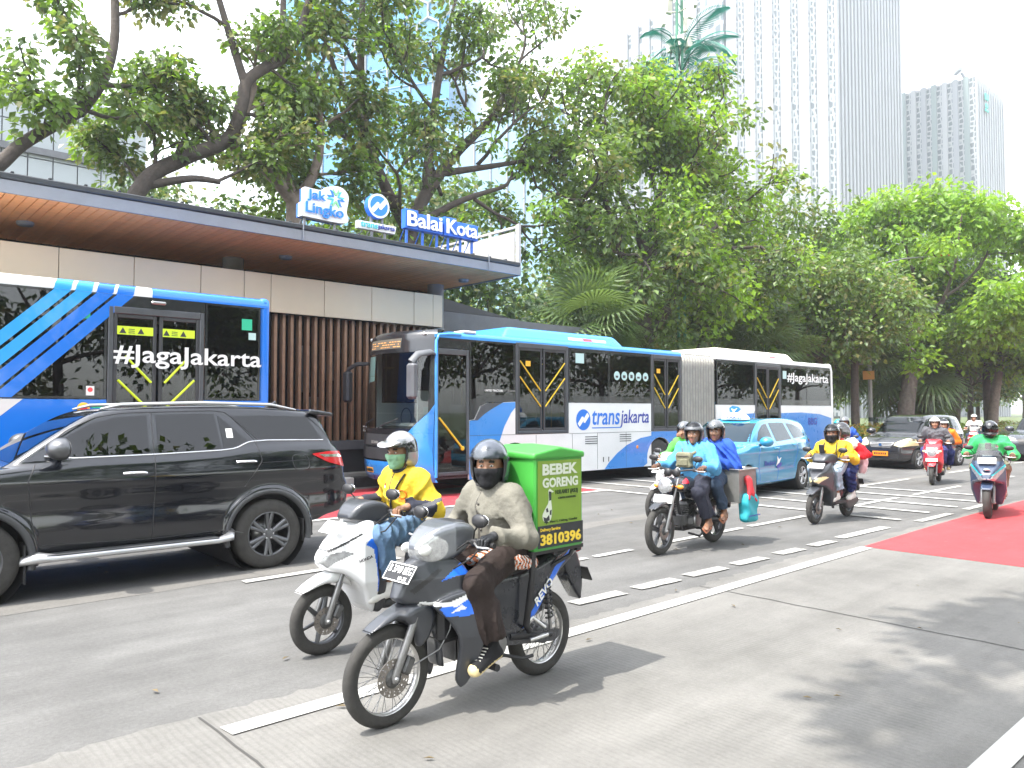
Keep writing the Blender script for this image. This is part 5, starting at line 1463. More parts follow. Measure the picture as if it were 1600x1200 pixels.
def plate(poly, c, w, r=0.012):
    """mirrored panel standing off the middle plane by c (number or function)"""
    P = np.asarray(poly, float)[:, :2]
    def f(X, Y, Z):
        cc = c(X, Z) if callable(c) else c
        d1 = poly_d(P, X, Z) + r; d2 = np.abs(np.abs(Y) - cc) - w + r
        return np.minimum(np.maximum(d1, d2), 0) + np.sqrt(np.maximum(d1, 0)**2 + np.maximum(d2, 0)**2) - r
    return f
def pbox(*polys, w=0.25):
    A = np.concatenate([np.asarray(p, float)[:, :2] for p in polys])
    return (A[:, 0].min(), -w, A[:, 1].min()), (A[:, 0].max(), w, A[:, 1].max())
def inside_of(poly):
    P = np.asarray(poly, float)
    return lambda X, Z: poly_d(P, X, Z) < 0

def bike_wheel(t, x, r, w, style, rim_m='rim_alu', disc=True, steer=0.0, drum=False):
    o_c = (x, 0, r)
    b = MB(); k = 14; pr = []
    for i in range(k + 1):
        a = -0.35 * PI + 1.7 * PI * i / k - 0.5 * PI
    pr = [(r - w * 0.95, -w * 0.40)] + [(r - w * 0.5 + w * 0.5 * math.cos(a), w * 0.5 * math.sin(a)) for a in np.linspace(-0.62 * PI, 0.62 * PI, 15)] + [(r - w * 0.95, w * 0.40)]
    b.lathe(pr, o_c, 'y', 56)
    tw = b.build('wheel', 'tyre', t)
    b = MB(); ri = r - w * 0.86
    b.lathe([(ri + 0.012, -w*0.42), (ri, -w*0.42), (ri - 0.012, -w*0.30), (ri - 0.016, 0), (ri - 0.012, w*0.30), (ri, w*0.42), (ri + 0.012, w*0.42), (ri + 0.004, 0), (ri + 0.012, -w*0.42)], o_c, 'y', 56)
    b.build('rim', rim_m, tw)
    b = MB(); b.lathe([(0.0, -0.05), (0.028, -0.05), (0.032, -0.03), (0.026, 0), (0.032, 0.03), (0.028, 0.05), (0.0, 0.05)], o_c, 'y', 20)
    if drum: b.lathe([(0.0, -0.045), (0.065, -0.045), (0.07, 0.0), (0.065, 0.045), (0, 0.045)], o_c, 'y', 24)
    b.build('hub', 'engine_metal', tw)
    if style == 'wire':
        b = MB(); n = 36
        for i in range(n):
            a = 2 * PI * i / n; s = 1 if i % 2 else -1; d = 0.42 if i % 4 < 2 else -0.42
            b.tube([(x + 0.034 * math.cos(a + d), s * 0.028, r + 0.034 * math.sin(a + d)), (x + (ri - 0.01) * math.cos(a), s * 0.004, r + (ri - 0.01) * math.sin(a))], 0.0021, 4, cap=False)
        tag(b.build('spokes', 'steel', tw), kind='stuff')
    else:
        n = 5 if style == 'five' else 6
        for i in range(n):
            a = 2 * PI * i / n + 0.3
            for da in ((0.0,) if style == 'six' else (-0.13, 0.13)):
                b = MB(); b.tube([(x + 0.02 * math.cos(a), 0, r + 0.02 * math.sin(a)), (x + (ri - 0.008) * math.cos(a + da), 0, r + (ri - 0.008) * math.sin(a + da))], [0.017, 0.011], 6, flat=1.5); b.build('spoke', rim_m if rim_m != 'rim_alu' else 'rim_alu', tw)
    if disc:
        b = MB(); n = 48
        yy = -0.062; R0, R1 = 0.055, 0.098 if r < 0.27 else 0.105
        # drilled disc: ring with rows of holes left open
        for i in range(n):
            a0, a1 = 2*PI*i/n, 2*PI*(i+1)/n
            rr = (R0, R1) if i % 3 else (R0, R0 + 0.012)
            for (p, q) in ((rr[0], rr[1]),) if i % 3 else ((R0, R0 + 0.014), (R0 + 0.024, R0 + 0.032), (R1 - 0.007, R1)):
                v = [(x + p*math.cos(a0), yy, r + p*math.sin(a0)), (x + q*math.cos(a0), yy, r + q*math.sin(a0)), (x + q*math.cos(a1), yy, r + q*math.sin(a1)), (x + p*math.cos(a1), yy, r + p*math.sin(a1))]
                v += [(c[0], yy - 0.004, c[2]) for c in v]
                b.add(v, [(0, 1, 2, 3), (7, 6, 5, 4), (0, 4, 5, 1), (1, 5, 6, 2), (2, 6, 7, 3), (3, 7, 4, 0)])
        b.build('brake_disc', 'disc_steel', tw)
        b = MB(); b.lathe([(0.0, -0.07), (0.05, -0.068), (0.056, -0.06), (0.03, -0.05)], o_c, 'y', 20); b.build('disc_carrier', 'engine_metal', tw)
    return tw
def fork(t, r, top, low_m='fork_grey', y=0.075, mid=0.52, caliper=True):
    for s in (-1, 1):
        m = (top[0] * mid, s * y, r + (top[1] - r) * mid)
        b = MB(); b.tube([(0.0, s * y, r - 0.02), (0, s * y, r), m], [0.018, 0.024, 0.024], 10); b.tube([m, (top[0], s * y, top[1])], 0.016, 10); o = b.build('fork_leg', low_m, t)
        b = MB(); b.lathe([(0.0, s*(y + 0.032)), (0.014, s*(y + 0.03)), (0.014, s*(y - 0.02))], (0, 0, r), 'y', 10); b.build('axle_nut', 'steel', o)
    if caliper:
        b = MB(); b.box((0.085, -0.075, r + 0.055), (0.06, 0.05, 0.10), 0.012, R=R_axis(0.5, 'Y')); b.build('brake_caliper', 'engine_metal', t)
def bars(t, gx, gz, gy, mir=True, mirz=0.13, mirx=-0.06, mm='trim_black', cowl=True, mirshape=(0.012, 0.065, 0.04)):
    for s in (-1, 1):
        b = MB(); b.tube([(gx - 0.04, 0, gz - 0.03), (gx - 0.02, s * gy * 0.5, gz), (gx, s * (gy - 0.06), gz), (gx + 0.012, s * (gy + 0.06), gz - 0.005)], 0.011, 8); o = b.build('handlebar', 'trim_black', t)
        b = MB(); b.tube([(gx, s * (gy - 0.055), gz), (gx + 0.012, s * (gy + 0.065), gz - 0.005)], 0.017, 10); b.build('grip', 'rubber', o)
        b = MB(); b.box((gx - 0.002, s * (gy - 0.085), gz), (0.05, 0.05, 0.045), 0.012); b.build('switch', 'trim_black', o)
        b = MB(); b.tube([(gx - 0.02, s * (gy - 0.07), gz), (gx - 0.06, s * (gy + 0.0), gz - 0.012), (gx - 0.045, s * (gy + 0.085), gz - 0.01)], [0.008, 0.007, 0.008], 6); b.build('lever', 'rim_alu', o)
        if mir:
            p = (gx + mirx, s * (gy - 0.01), gz + mirz)
            b = MB(); b.tube([(gx - 0.01, s * (gy - 0.09), gz + 0.02), (gx - 0.03, s * (gy - 0.06), gz + mirz * 0.55), (p[0], s * (gy - 0.02), p[2] - 0.02)], 0.006, 6); o2 = b.build('mirror', 'trim_black', t)
            b = MB(); b.ell((p[0] - 0.006, p[1], p[2]), (mirshape[0] + 0.014, mirshape[1], mirshape[2]), 14, 8, R=None); b.build('mirror_housing', mm, o2)
            b = MB(); b.ell((p[0] + 0.019, p[1], p[2]), (0.003, mirshape[1] * 0.86, mirshape[2] * 0.84), 14, 6); b.build('mirror_glass', 'chrome', o2)
def number_plate(t, c, w, h, lean, m='plate_black', lines=(), yaw=0.0, ink='letter_white', frame=None):
    """plate facing forward (-x), leaning back by lean"""
    R = R_axis(lean, 'Y'); o = MB(); o.box((0, 0, 0), (0.006, w, h), 0.002, R=R); p = o.build('number_plate', m, t, loc=c)
    ux = R @ Vector((0, 0, 1)); n = R @ Vector((-1, 0, 0))
    if frame:
        b = MB(); e = 0.006
        for q in ((0, -w/2 + e/2 + 0.003, 0, e, h - 0.006), (0, w/2 - e/2 - 0.003, 0, e, h - 0.006), (0, 0, h/2 - e/2 - 0.003, w - 0.02, e), (0, 0, -h/2 + e/2 + 0.003, w - 0.02, e)):
            pt = Vector((0, q[1], 0)) + ux * q[2] + n * 0.0045; b.box(pt, (0.002, q[3], q[4]), 0, R=R)
        b.build('plate_border', frame, p)
    for s, ww, hh, oy, oz in lines:
        org = Vector((0, oy + ww / 2, 0)) + ux * oz + n * 0.0035
        text(s, ww, ink, p, org, xd=(0, -1, 0), up=ux, h=hh, bold=0.0, depth=0.002)
    return p
def lamp(t, c, r, m='lens_clear', ring='chrome'):
    b = MB(); b.lathe([(r * 1.08, 0.03), (r * 1.1, 0.0), (r, -0.012)], c, 'x', 24); o = b.build('headlamp', ring, t)
    b = MB(); b.lathe([(r, -0.012), (r * 0.7, -0.026), (r * 0.3, -0.033), (0.001, -0.035)], c, 'x', 24); b.build('lens', m, o); return o
def engine(t, x, z):
    b = MB(); b.box((x, 0, z), (0.26, 0.24, 0.17), 0.05); o = b.build('engine', 'engine_metal', t)
    for i in range(6):
        b = MB(); b.box((x - 0.15 - 0.022 * i, 0, z + 0.02), (0.009, 0.14, 0.13), 0.004); b.build('cooling_fin', 'engine_metal', o)
    b = MB(); b.lathe([(0.075, -0.135), (0.085, -0.125), (0.085, -0.10)], (x + 0.02, 0, z), 'y', 20); b.lathe([(0.0, -0.14), (0.075, -0.135)], (x + 0.02, 0, z), 'y', 20); b.build('engine_cover', 'fork_grey', o)
    return o
def shock(t, p0, p1, y, r=0.026, m='trim_black'):
    for s in (-1, 1):
        b = MB(); a = Vector((p0[0], s*y, p0[1])); c = Vector((p1[0], s*y, p1[1])); P = []
        b.tube([a, c], 0.011, 8); o = b.build('shock_absorber', 'fork_grey', t)
        n = 54; ax_ = (c - a).normalized(); u = Vector((0, 1, 0)); w = ax_.cross(u)
        for i in range(n + 1):
            an = 2 * PI * 8 * i / n; P.append(a.lerp(c, 0.08 + 0.72 * i / n) + (u * math.cos(an) + w * math.sin(an)) * r)
        b = MB(); b.tube(P, 0.0055, 5); b.build('spring', m, o)
def exhaust(t, pts, r):
    b = MB(); b.tube(pts, r, 12); b.build('exhaust', 'engine_metal', t)

def underbone(name, label, loc, rot, group, h, main, cowl, head_m, stripe, wb=1.225, rw=0.28, wheel='wire', plate_m='plate_black', plate_lines=(), mirror_m='trim_black', amber=False):
    t = thing(name, label, 'motorcycle', loc, rot, group)
    bike_wheel(t, 0, rw, 0.075, wheel, 'rim_alu' if wheel == 'wire' else 'rim_dark'); bike_wheel(t, wb, rw, 0.088, wheel, 'rim_alu' if wheel == 'wire' else 'rim_dark', disc=False, drum=True)
    fork(t, rw, (0.27, 0.88))
    # front mudguard
    P = curve2([(-0.155, 0.535, 1), (-0.05, 0.600), (0.06, 0.645), (0.17, 0.668), (0.27, 0.63), (0.33, 0.52), (0.35, 0.40), (0.375, 0.25, 1), (0.325, 0.28), (0.312, 0.40), (0.27, 0.49), (0.18, 0.56), (0.06, 0.588), (-0.06, 0.562)], 4)
    P2 = curve2([(0.05, 0.615), (0.2, 0.66), (0.275, 0.6), (0.24, 0.47), (0.16, 0.42), (0.13, 0.52)], 4)
    f = union([ext(P, lambda u, v: 0.064 + 0 * u, 0.03), ext(P2, 0.098, 0.03)], 0.03)
    f = cut(f, lambda X, Y, Z: np.maximum(np.sqrt(X**2 + (Z - rw)**2) - 0.292, np.abs(Y) - 0.05), 0.006)
    sdf('front_mudguard', f, *pbox(P, P2, w=0.12), h, [cowl], t)
    # front cowl and leg shields
    C = curve2([(0.03, 0.70, 1), (0.07, 0.79), (0.13, 0.885), (0.30, 0.925), (0.43, 0.87), (0.51, 0.73, 1), (0.46, 0.635), (0.36, 0.615), (0.20, 0.64), (0.08, 0.665)], 4)
    Wc = lambda u, v: np.clip(0.045 + 0.36 * (u - 0.03), 0.03, 0.175) - 0.05 * np.clip((v - 0.8) / 0.12, 0, 1)
    f1 = ext(C, Wc, 0.035)
    Lp = curve2([(0.22, 0.66), (0.45, 0.72), (0.53, 0.60), (0.52, 0.42), (0.455, 0.20), (0.41, 0.15, 1), (0.375, 0.22), (0.375, 0.42), (0.31, 0.55)], 4)
    cl = lambda u, v: 0.135 + 0.10 * np.clip((u - 0.2) / 0.3, 0, 1) - 0.06 * np.clip((0.45 - v) / 0.3, 0, 1)
    f2 = plate(Lp, cl, 0.018)
    groove = inside_of([(0.10, 0.74), (0.26, 0.845), (0.30, 0.845), (0.13, 0.72)])
    blue1 = inside_of([(0.27, 0.775), (0.40, 0.865), (0.445, 0.875), (0.50, 0.76), (0.44, 0.805), (0.36, 0.80)])
    white1 = inside_of([(0.15, 0.655), (0.34, 0.635), (0.46, 0.70), (0.40, 0.70), (0.30, 0.665), (0.16, 0.672)])
    blue2 = inside_of([(0.24, 0.635), (0.46, 0.685), (0.50, 0.60), (0.40, 0.575), (0.28, 0.585)])
    cream = inside_of([(0.30, 0.60), (0.40, 0.62), (0.37, 0.645)])
    def paint(X, Y, Z):
        m = np.zeros(len(X), int)
        m[blue1(X, Z)] = 1; m[blue2(X, Z)] = 1; m[white1(X, Z)] = 2; m[cream(X, Z)] = 2; m[groove(X, Z)] = 3
        return m
    sdf('front_cowl', union([f1, f2], 0.02), *pbox(C, Lp, w=0.28), h, [cowl, stripe, 'fairing_white', 'trim_black'], t, paint=paint)
    b = MB(); b.bx(0.30, 0.52, -0.10, 0.10, 0.40, 0.66, 0.03); b.build('inner_cover', 'trim_black', t)
    # headlamp cowl on the bars
    Hc = curve2([(0.165, 0.95), (0.19, 1.01), (0.29, 1.075), (0.43, 1.10), (0.53, 1.06), (0.51, 0.97), (0.43, 0.915), (0.28, 0.875), (0.20, 0.885)], 4)
    Wh = lambda u, v: np.clip(0.06 + 0.42 * (u - 0.16), 0.05, 0.15)
    f = ext(Hc, Wh, 0.04)
    lens = inside_of(curve2([(0.10, 0.94), (0.15, 1.02), (0.255, 1.035), (0.33, 0.985), (0.31, 0.915), (0.2, 0.86)], 4))
    sdf('headlamp_cowl', f, *pbox(Hc, w=0.2), h, [head_m, 'lens_clear'], t, paint=lambda X, Y, Z: (lens(X, Z) & ((np.abs(Y) > 0.022 + 0.35 * (Z - 0.95)) | (Z < 0.955))).astype(int), refine=1)
    for s in (-1, 1):
        b = MB(); b.ell((0.20, s * 0.085, 0.955), (0.045, 0.025, 0.03)); b.build('blinker', 'light_amber' if amber else 'lens_white', t)
    b = MB(); b.bx(0.40, 0.50, -0.09, 0.09, 1.075, 1.10, 0.01); b.build('instrument', 'trim_black', t)
    bars(t, 0.475, 0.985, 0.29, mm=mirror_m, mirz=0.135, mirx=-0.03)
    for k, (dy, dz) in enumerate(((0.05, 0.0), (-0.05, 0.02), (-0.09, -0.02))):
        b = MB(); b.tube([(0.45, dy * 3.4, 0.99), (0.38, dy * 3.0, 0.93 + dz), (0.36, dy * 1.6, 0.84), (0.42, dy, 0.70)], 0.0055, 6); b.build('cable', 'rubber', t)
    number_plate(t, (0.085, 0.0, 0.835), 0.255, 0.115, 0.62, plate_m, plate_lines, frame='letter_white' if plate_m == 'plate_black' else None)
    # body, seat, tail
    B = curve2([(0.50, 0.64), (0.56, 0.71), (0.75, 0.735), (1.0, 0.755), (1.3, 0.83), (1.52, 0.865), (1.57, 0.83), (1.42, 0.74), (1.22, 0.62), (1.10, 0.47), (0.96, 0.37), (0.8, 0.345), (0.62, 0.36), (0.53, 0.45)], 4)
    Wb = lambda u, v: 0.085 + 0.05 * np.clip((u - 0.5) / 0.4, 0, 1) - 0.04 * np.clip((u - 1.2) / 0.35, 0, 1)
    bl = inside_of([(0.93, 0.38), (1.02, 0.40), (1.30, 0.72), (1.50, 0.84), (1.45, 0.845), (1.24, 0.73), (1.12, 0.60)])
    sdf('body_panel', ext(B, Wb, 0.04), *pbox(B, w=0.2), h, [main, stripe], t, paint=lambda X, Y, Z: bl(X, Z).astype(int))
    Sd = curve2([(0.62, 0.725), (0.74, 0.785), (0.95, 0.775), (1.2, 0.81), (1.44, 0.885), (1.48, 0.86), (1.2, 0.75), (0.9, 0.71), (0.66, 0.69)], 4)
    sdf('seat', ext(Sd, 0.125, 0.04), *pbox(Sd, w=0.16), max(h, 0.01), ['seat_vinyl'], t)
    Rf = curve2([(1.40, 0.80, 1), (1.53, 0.80), (1.60, 0.60), (1.585, 0.44, 1), (1.52, 0.52), (1.43, 0.66)], 4)
    sdf('rear_mudguard', ext(Rf, 0.065, 0.02), *pbox(Rf, w=0.1), max(h, 0.01), ['fairing_black'], t)
    b = MB(); b.ell((1.57, 0, 0.80), (0.04, 0.07, 0.035)); b.build('tail_lamp', 'lens_red', t)
    b = MB(); b.box((1.63, 0, 0.62), (0.012, 0.20, 0.11), 0.003, R=R_axis(-0.5, 'Y')); b.build('rear_plate', 'plate_black', t)
    engine(t, 0.70, 0.32)
    for s in (-1, 1):
        b = MB(); b.tube([(0.84, s*0.10, 0.34), (wb, s*0.10, rw)], [0.022, 0.018], 8, flat=1.6); b.build('swingarm', 'trim_black', t)
        b = MB(); b.tube([(0.62, s*0.05, 0.22), (0.62, s*0.235, 0.235)], 0.014, 8); b.tube([(0.62, s*0.15, 0.235), (0.62, s*0.24, 0.235)], 0.022, 8); b.build('footpeg', 'rubber', t)
        b = MB(); b.tube([(0.95, s*0.09, 0.36), (1.02, s*0.14, 0.44), (1.12, s*0.15, 0.36)], 0.013, 6); b.tube([(1.0, s*0.14, 0.30), (1.1, s*0.2, 0.33)], 0.016, 6); b.build('passenger_peg', 'rim_alu', t)
    shock(t, (1.16, 0.68), (1.20, 0.33), 0.125)
    b = MB(); b.prism([(0.80, 0.30), (1.25, 0.24), (1.30, 0.27), (1.30, 0.31), (0.82, 0.37)], -0.115, -0.085); b.build('chain_case', 'fairing_black', t)
    exhaust(t, [(0.55, 0.12, 0.26), (0.75, 0.15, 0.24), (0.95, 0.16, 0.27), (1.45, 0.17, 0.42)], [0.02, 0.022, 0.045, 0.05])
    b = MB(); b.tube([(0.80, -0.09, 0.24), (0.93, -0.14, 0.20), (1.0, -0.16, 0.21)], 0.012, 6); b.build('side_stand', 'trim_black', t)
    b = MB(); b.tube([(0.30, -0.07, 0.86), (0.40, -0.12, 0.70), (0.37, -0.10, 0.48), (0.30, -0.09, 0.38), (0.08, -0.07, 0.31)], 0.005, 6); b.build('brake_hose', 'fork_grey', t)
    return t

def scooter(name, label, loc, rot, group, h, c1, c2, c3, kind='slim', wb=1.256, rw=0.25, head='lens_clear', plate_m='plate_white', plate_lines=(), mirror_m='trim_black', mark=None, rim='rim_dark', ink='letter_white'):
    """step-through scooter: c1 apron, c2 trim, c3 rear body"""
    t = thing(name, label, 'scooter', loc, rot, group)
    ww = {'slim': 0.085, 'round': 0.10, 'maxi': 0.115}[kind]
    bike_wheel(t, 0, rw, ww, 'six', rim); bike_wheel(t, wb, rw, ww + 0.01, 'six', rim, disc=False, drum=True)
    fork(t, rw, (0.20, 0.75), y=0.075 if kind == 'slim' else 0.085)
    F = curve2([(-0.20, 0.465, 1), (-0.08, 0.54), (0.06, 0.585), (0.17, 0.56), (0.225, 0.46, 1), (0.12, 0.50), (0.0, 0.505), (-0.1, 0.485)], 4) + np.array([0, rw - 0.25])
    f = cut(ext(F, 0.075 if kind == 'slim' else 0.09, 0.03), lambda X, Y, Z: np.maximum(np.sqrt(X**2 + (Z - rw)**2) - rw - 0.015, np.abs(Y) - 0.062), 0.006)
    sdf('front_mudguard', f, *pbox(F, w=0.12), h, [c1], t)
    if kind == 'slim':
        A = curve2([(-0.05, 0.655, 1), (-0.03, 0.72), (0.12, 0.845), (0.29, 0.955), (0.37, 0.94, 1), (0.37, 0.80), (0.365, 0.62), (0.385, 0.42), (0.36, 0.25, 1), (0.30, 0.32), (0.24, 0.46), (0.13, 0.565), (0.02, 0.60)], 4)
        Wa = lambda u, v: np.clip(0.05 + 0.52 * (u + 0.05), 0.04, 0.20) - 0.06 * np.clip((0.5 - v) / 0.25, 0, 1) - 0.05 * np.clip((v - 0.8) / 0.15, 0, 1)
        lens = inside_of([(-0.06, 0.66), (-0.03, 0.715), (0.10, 0.74), (0.17, 0.72), (0.04, 0.66), (0.0, 0.625)])
        trim = inside_of([(0.24, 0.78), (0.31, 0.74), (0.34, 0.60), (0.36, 0.42), (0.40, 0.42), (0.40, 0.74), (0.36, 0.80), (0.29, 0.82)])
        groove = inside_of([(-0.01, 0.745), (0.22, 0.86), (0.235, 0.853), (0.01, 0.735)])
    elif kind == 'round':
        A = curve2([(-0.02, 0.60), (0.0, 0.75), (0.06, 0.88), (0.18, 0.97), (0.30, 0.98), (0.36, 0.9, 1), (0.37, 0.6), (0.39, 0.40), (0.36, 0.26, 1), (0.28, 0.34), (0.20, 0.46), (0.08, 0.53)], 4)
        Wa = lambda u, v: 0.10 + 0.12 * np.clip((u + 0.02) / 0.25, 0, 1) ** 0.6 - 0.07 * np.clip((0.5 - v) / 0.25, 0, 1) - 0.04 * np.clip((v - 0.85) / 0.12, 0, 1)
        lens = lambda X, Z: np.zeros(X.shape, bool); trim = inside_of([(-0.03, 0.74), (0.12, 0.80), (0.12, 0.83), (-0.03, 0.80)]) ; groove = lens
    else:
        A = curve2([(-0.13, 0.64, 1), (-0.10, 0.74), (0.05, 0.88), (0.22, 1.02), (0.34, 1.04, 1), (0.40, 0.85), (0.41, 0.60), (0.44, 0.40), (0.42, 0.20, 1), (0.33, 0.22), (0.27, 0.38), (0.17, 0.55), (0.03, 0.59)], 4)
        Wa = lambda u, v: np.clip(0.07 + 0.55 * (u + 0.13), 0.06, 0.255) - 0.07 * np.clip((0.45 - v) / 0.25, 0, 1) - 0.08 * np.clip((v - 0.85) / 0.2, 0, 1)
        lens = inside_of([(-0.14, 0.63), (-0.10, 0.70), (0.10, 0.80), (0.22, 0.86), (0.14, 0.76), (0.0, 0.66), (-0.05, 0.61)])
        trim = inside_of([(-0.11, 0.715), (0.08, 0.83), (0.24, 0.90), (0.22, 0.86), (0.10, 0.80), (-0.09, 0.70)]); groove = inside_of([(0.05, 0.93), (0.2, 1.05), (0.36, 1.06), (0.3, 0.99), (0.15, 0.93)])
    def paint(X, Y, Z):
        m = np.zeros(len(X), int); m[trim(X, Z)] = 2; m[groove(X, Z)] = 3; m[lens(X, Z) & (np.abs(Y) > 0.012)] = 1
        return m
    sdf('apron', ext(A, Wa, 0.035), *pbox(A, w=0.28), h, [c1, head, c2, 'trim_black'], t, paint=paint, refine=1)
    In = curve2([(0.33, 0.93), (0.42, 0.88), (0.45, 0.6), (0.46, 0.34), (0.36, 0.27), (0.33, 0.6)], 4)
    sdf('leg_shield', ext(In, 0.175, 0.04), *pbox(In, w=0.2), max(h, 0.012), ['trim_black'], t)
    Fl = curve2([(0.36, 0.31), (0.46, 0.27), (0.88, 0.26, 1), (0.90, 0.34, 1), (0.45, 0.345)], 3)
    if kind == 'maxi': Fl = curve2([(0.36, 0.42), (0.46, 0.25), (0.92, 0.24, 1), (0.95, 0.62, 1), (0.70, 0.60), (0.5, 0.5)], 3)
    sdf('floorboard', ext(Fl, 0.155, 0.03), *pbox(Fl, w=0.2), max(h, 0.012), [c2 if kind == 'maxi' else 'trim_black'], t)
    B = curve2([(0.80, 0.33, 1), (0.80, 0.58), (0.90, 0.72), (1.15, 0.755), (1.45, 0.83), (1.60, 0.80), (1.50, 0.70), (1.32, 0.60), (1.15, 0.52), (0.98, 0.40)], 4)
    Wb = lambda u, v: 0.10 + 0.07 * np.clip((u - 0.8) / 0.3, 0, 1) - 0.08 * np.clip((u - 1.25) / 0.35, 0, 1)
    sdf('rear_body', ext(B, Wb, 0.04), *pbox(B, w=0.2), h, [c3], t)
    Sd = curve2([(0.72, 0.70), (0.85, 0.775), (1.08, 0.77), (1.22, 0.82), (1.46, 0.875), (1.52, 0.85), (1.25, 0.76), (1.0, 0.71), (0.78, 0.665)], 4)
    sdf('seat', ext(Sd, 0.135, 0.04), *pbox(Sd, w=0.17), max(h, 0.012), ['seat_vinyl'], t)
    b = MB(); b.tube([(1.38, -0.12, 0.86), (1.6, -0.10, 0.90), (1.66, 0, 0.905), (1.6, 0.10, 0.90), (1.38, 0.12, 0.86)], 0.014, 8); b.build('grab_rail', 'trim_black', t)
    Hc = curve2([(0.17, 0.965), (0.24, 1.055), (0.36, 1.085), (0.47, 1.04), (0.48, 0.965), (0.40, 0.925), (0.26, 0.925)], 4) + np.array([0.0, 0.0 if kind != 'maxi' else 0.02])
    Wh = lambda u, v: np.clip(0.10 + 0.35 * (u - 0.17), 0.08, 0.19)
    sdf('handlebar_cowl', ext(Hc, Wh, 0.035), *pbox(Hc, w=0.22), h, ['fairing_grey' if kind == 'slim' else c1], t)
    bars(t, 0.46, 1.0, 0.30, mm=mirror_m, mirz=0.14, mirx=-0.05, mirshape=(0.012, 0.075, 0.042))
    for k, (dy, dz) in enumerate(((0.06, 0.0), (-0.06, 0.015), (-0.10, -0.02))):
        b = MB(); b.tube([(0.44, dy * 3.2, 0.985), (0.34, dy * 3.0, 0.90 + dz), (0.33, dy * 1.6, 0.84), (0.36, dy, 0.74)], 0.0055, 6); b.build('cable', 'rubber', t)
    Cv = curve2([(0.86, 0.32), (1.05, 0.36), (wb + 0.08, 0.34), (wb + 0.10, 0.24), (1.1, 0.17), (0.90, 0.19)], 4)
    sdf('transmission', ext(Cv, 0.05, 0.03, c=-0.11), *pbox(Cv, w=0.2), max(h, 0.012), ['engine_metal'], t)
    exhaust(t, [(0.85, 0.06, 0.18), (1.0, 0.14, 0.20), (1.1, 0.16, 0.27), (1.5, 0.17, 0.40)], [0.02, 0.025, 0.055, 0.06])
    shock(t, (1.30, 0.62), (wb + 0.04, 0.28), 0.12)
    Rf = curve2([(1.42, 0.72, 1), (1.56, 0.74), (1.68, 0.50), (1.66, 0.40, 1), (1.56, 0.50), (1.46, 0.58)], 4)
    sdf('rear_mudguard', ext(Rf, 0.065, 0.02), *pbox(Rf, w=0.1), max(h, 0.012), ['trim_black'], t)
    b = MB(); b.ell((1.60, 0, 0.79), (0.04, 0.09, 0.035)); b.build('tail_lamp', 'lens_red', t)
    b = MB(); b.box((1.71, 0, 0.56), (0.012, 0.22, 0.11), 0.003, R=R_axis(-0.5, 'Y')); b.build('rear_plate', 'plate_black', t)
    if kind == 'slim': number_plate(t, (0.085, 0.0, 0.90), 0.25, 0.115, 0.85, plate_m, plate_lines, ink=ink)
    elif kind == 'round':
        number_plate(t, (-0.055, 0, 0.60), 0.25, 0.075, 0.05, plate_m, plate_lines, ink=ink)
        lamp(t, (-0.005, 0, 0.78), 0.098, 'lens_clear', 'letter_white')
        for s in (-1, 1):
            b = MB(); b.ell((0.045, s * 0.155, 0.80), (0.03, 0.055, 0.028)); b.build('blinker', 'lens_yellowed', t)
    else:
        number_plate(t, (0.03, 0, 0.945), 0.26, 0.12, 0.6, plate_m, plate_lines, ink=ink)
        P = []
        for i in range(9):
            y = -0.17 + 0.34 * i / 8
            P.append([(0.14 + 0.5 * y * y + 0.16 * k / 5, y * (1 - 0.05 * k), 1.02 + 0.20 * k / 5) for k in range(6)])
        b = MB(); b.grid(P); b.build('windscreen', 'car_glass_clear', t)
        b = MB(); b.ell((-0.085, 0, 0.80), (0.03, 0.055, 0.02)); b.build('emblem', 'chrome', t)
    return t

# ---- the near motorcycle with the delivery box
A1 = math.radians(2.0)
revo = underbone('motorcycle', 'dark grey motorcycle with blue flashes, wire wheels and black plate, nearest the camera', (2.395, 3.69, 0), A1, 'motorcycles on the road', 0.0065,
                 'fairing_black', 'fairing_grey', 'fairing_silver', 'stripe_blue', plate_lines=(('B 3749 BEG', 0.205, 0.044, 0, -0.005), ('10-25', 0.075, 0.021, -0.05, -0.042)))
text('REVO', 0.20, 'letter_white', revo, (1.06, -0.142, 0.50), xd=(0.75, 0, 0.66), up=(-0.66, 0, 0.75), h=0.055, bold=0.03, shear=0.2)
for s in (-1, 1):
    b = MB(); b.tube([(0.955, s*0.20, 0.87), (0.955, s*0.20, 0.72), (0.91, s*0.19, 0.42), (0.985, s*0.15, 0.36)], 0.017, 6, flat=1.4); b.tube([(1.35, s*0.20, 0.87), (1.33, s*0.18, 0.80), (1.20, s*0.13, 0.74)], 0.014, 6); b.build('rack_stay', 'trim_black', revo)
b = MB()
for y in (-0.2, 0.2): b.bx(0.93, 1.42, y - 0.02, y + 0.02, 0.848, 0.872)
for x in (0.95, 1.15, 1.38): b.bx(x - 0.02, x + 0.02, -0.22, 0.22, 0.830, 0.847)
b.build('rack', 'trim_black', revo)
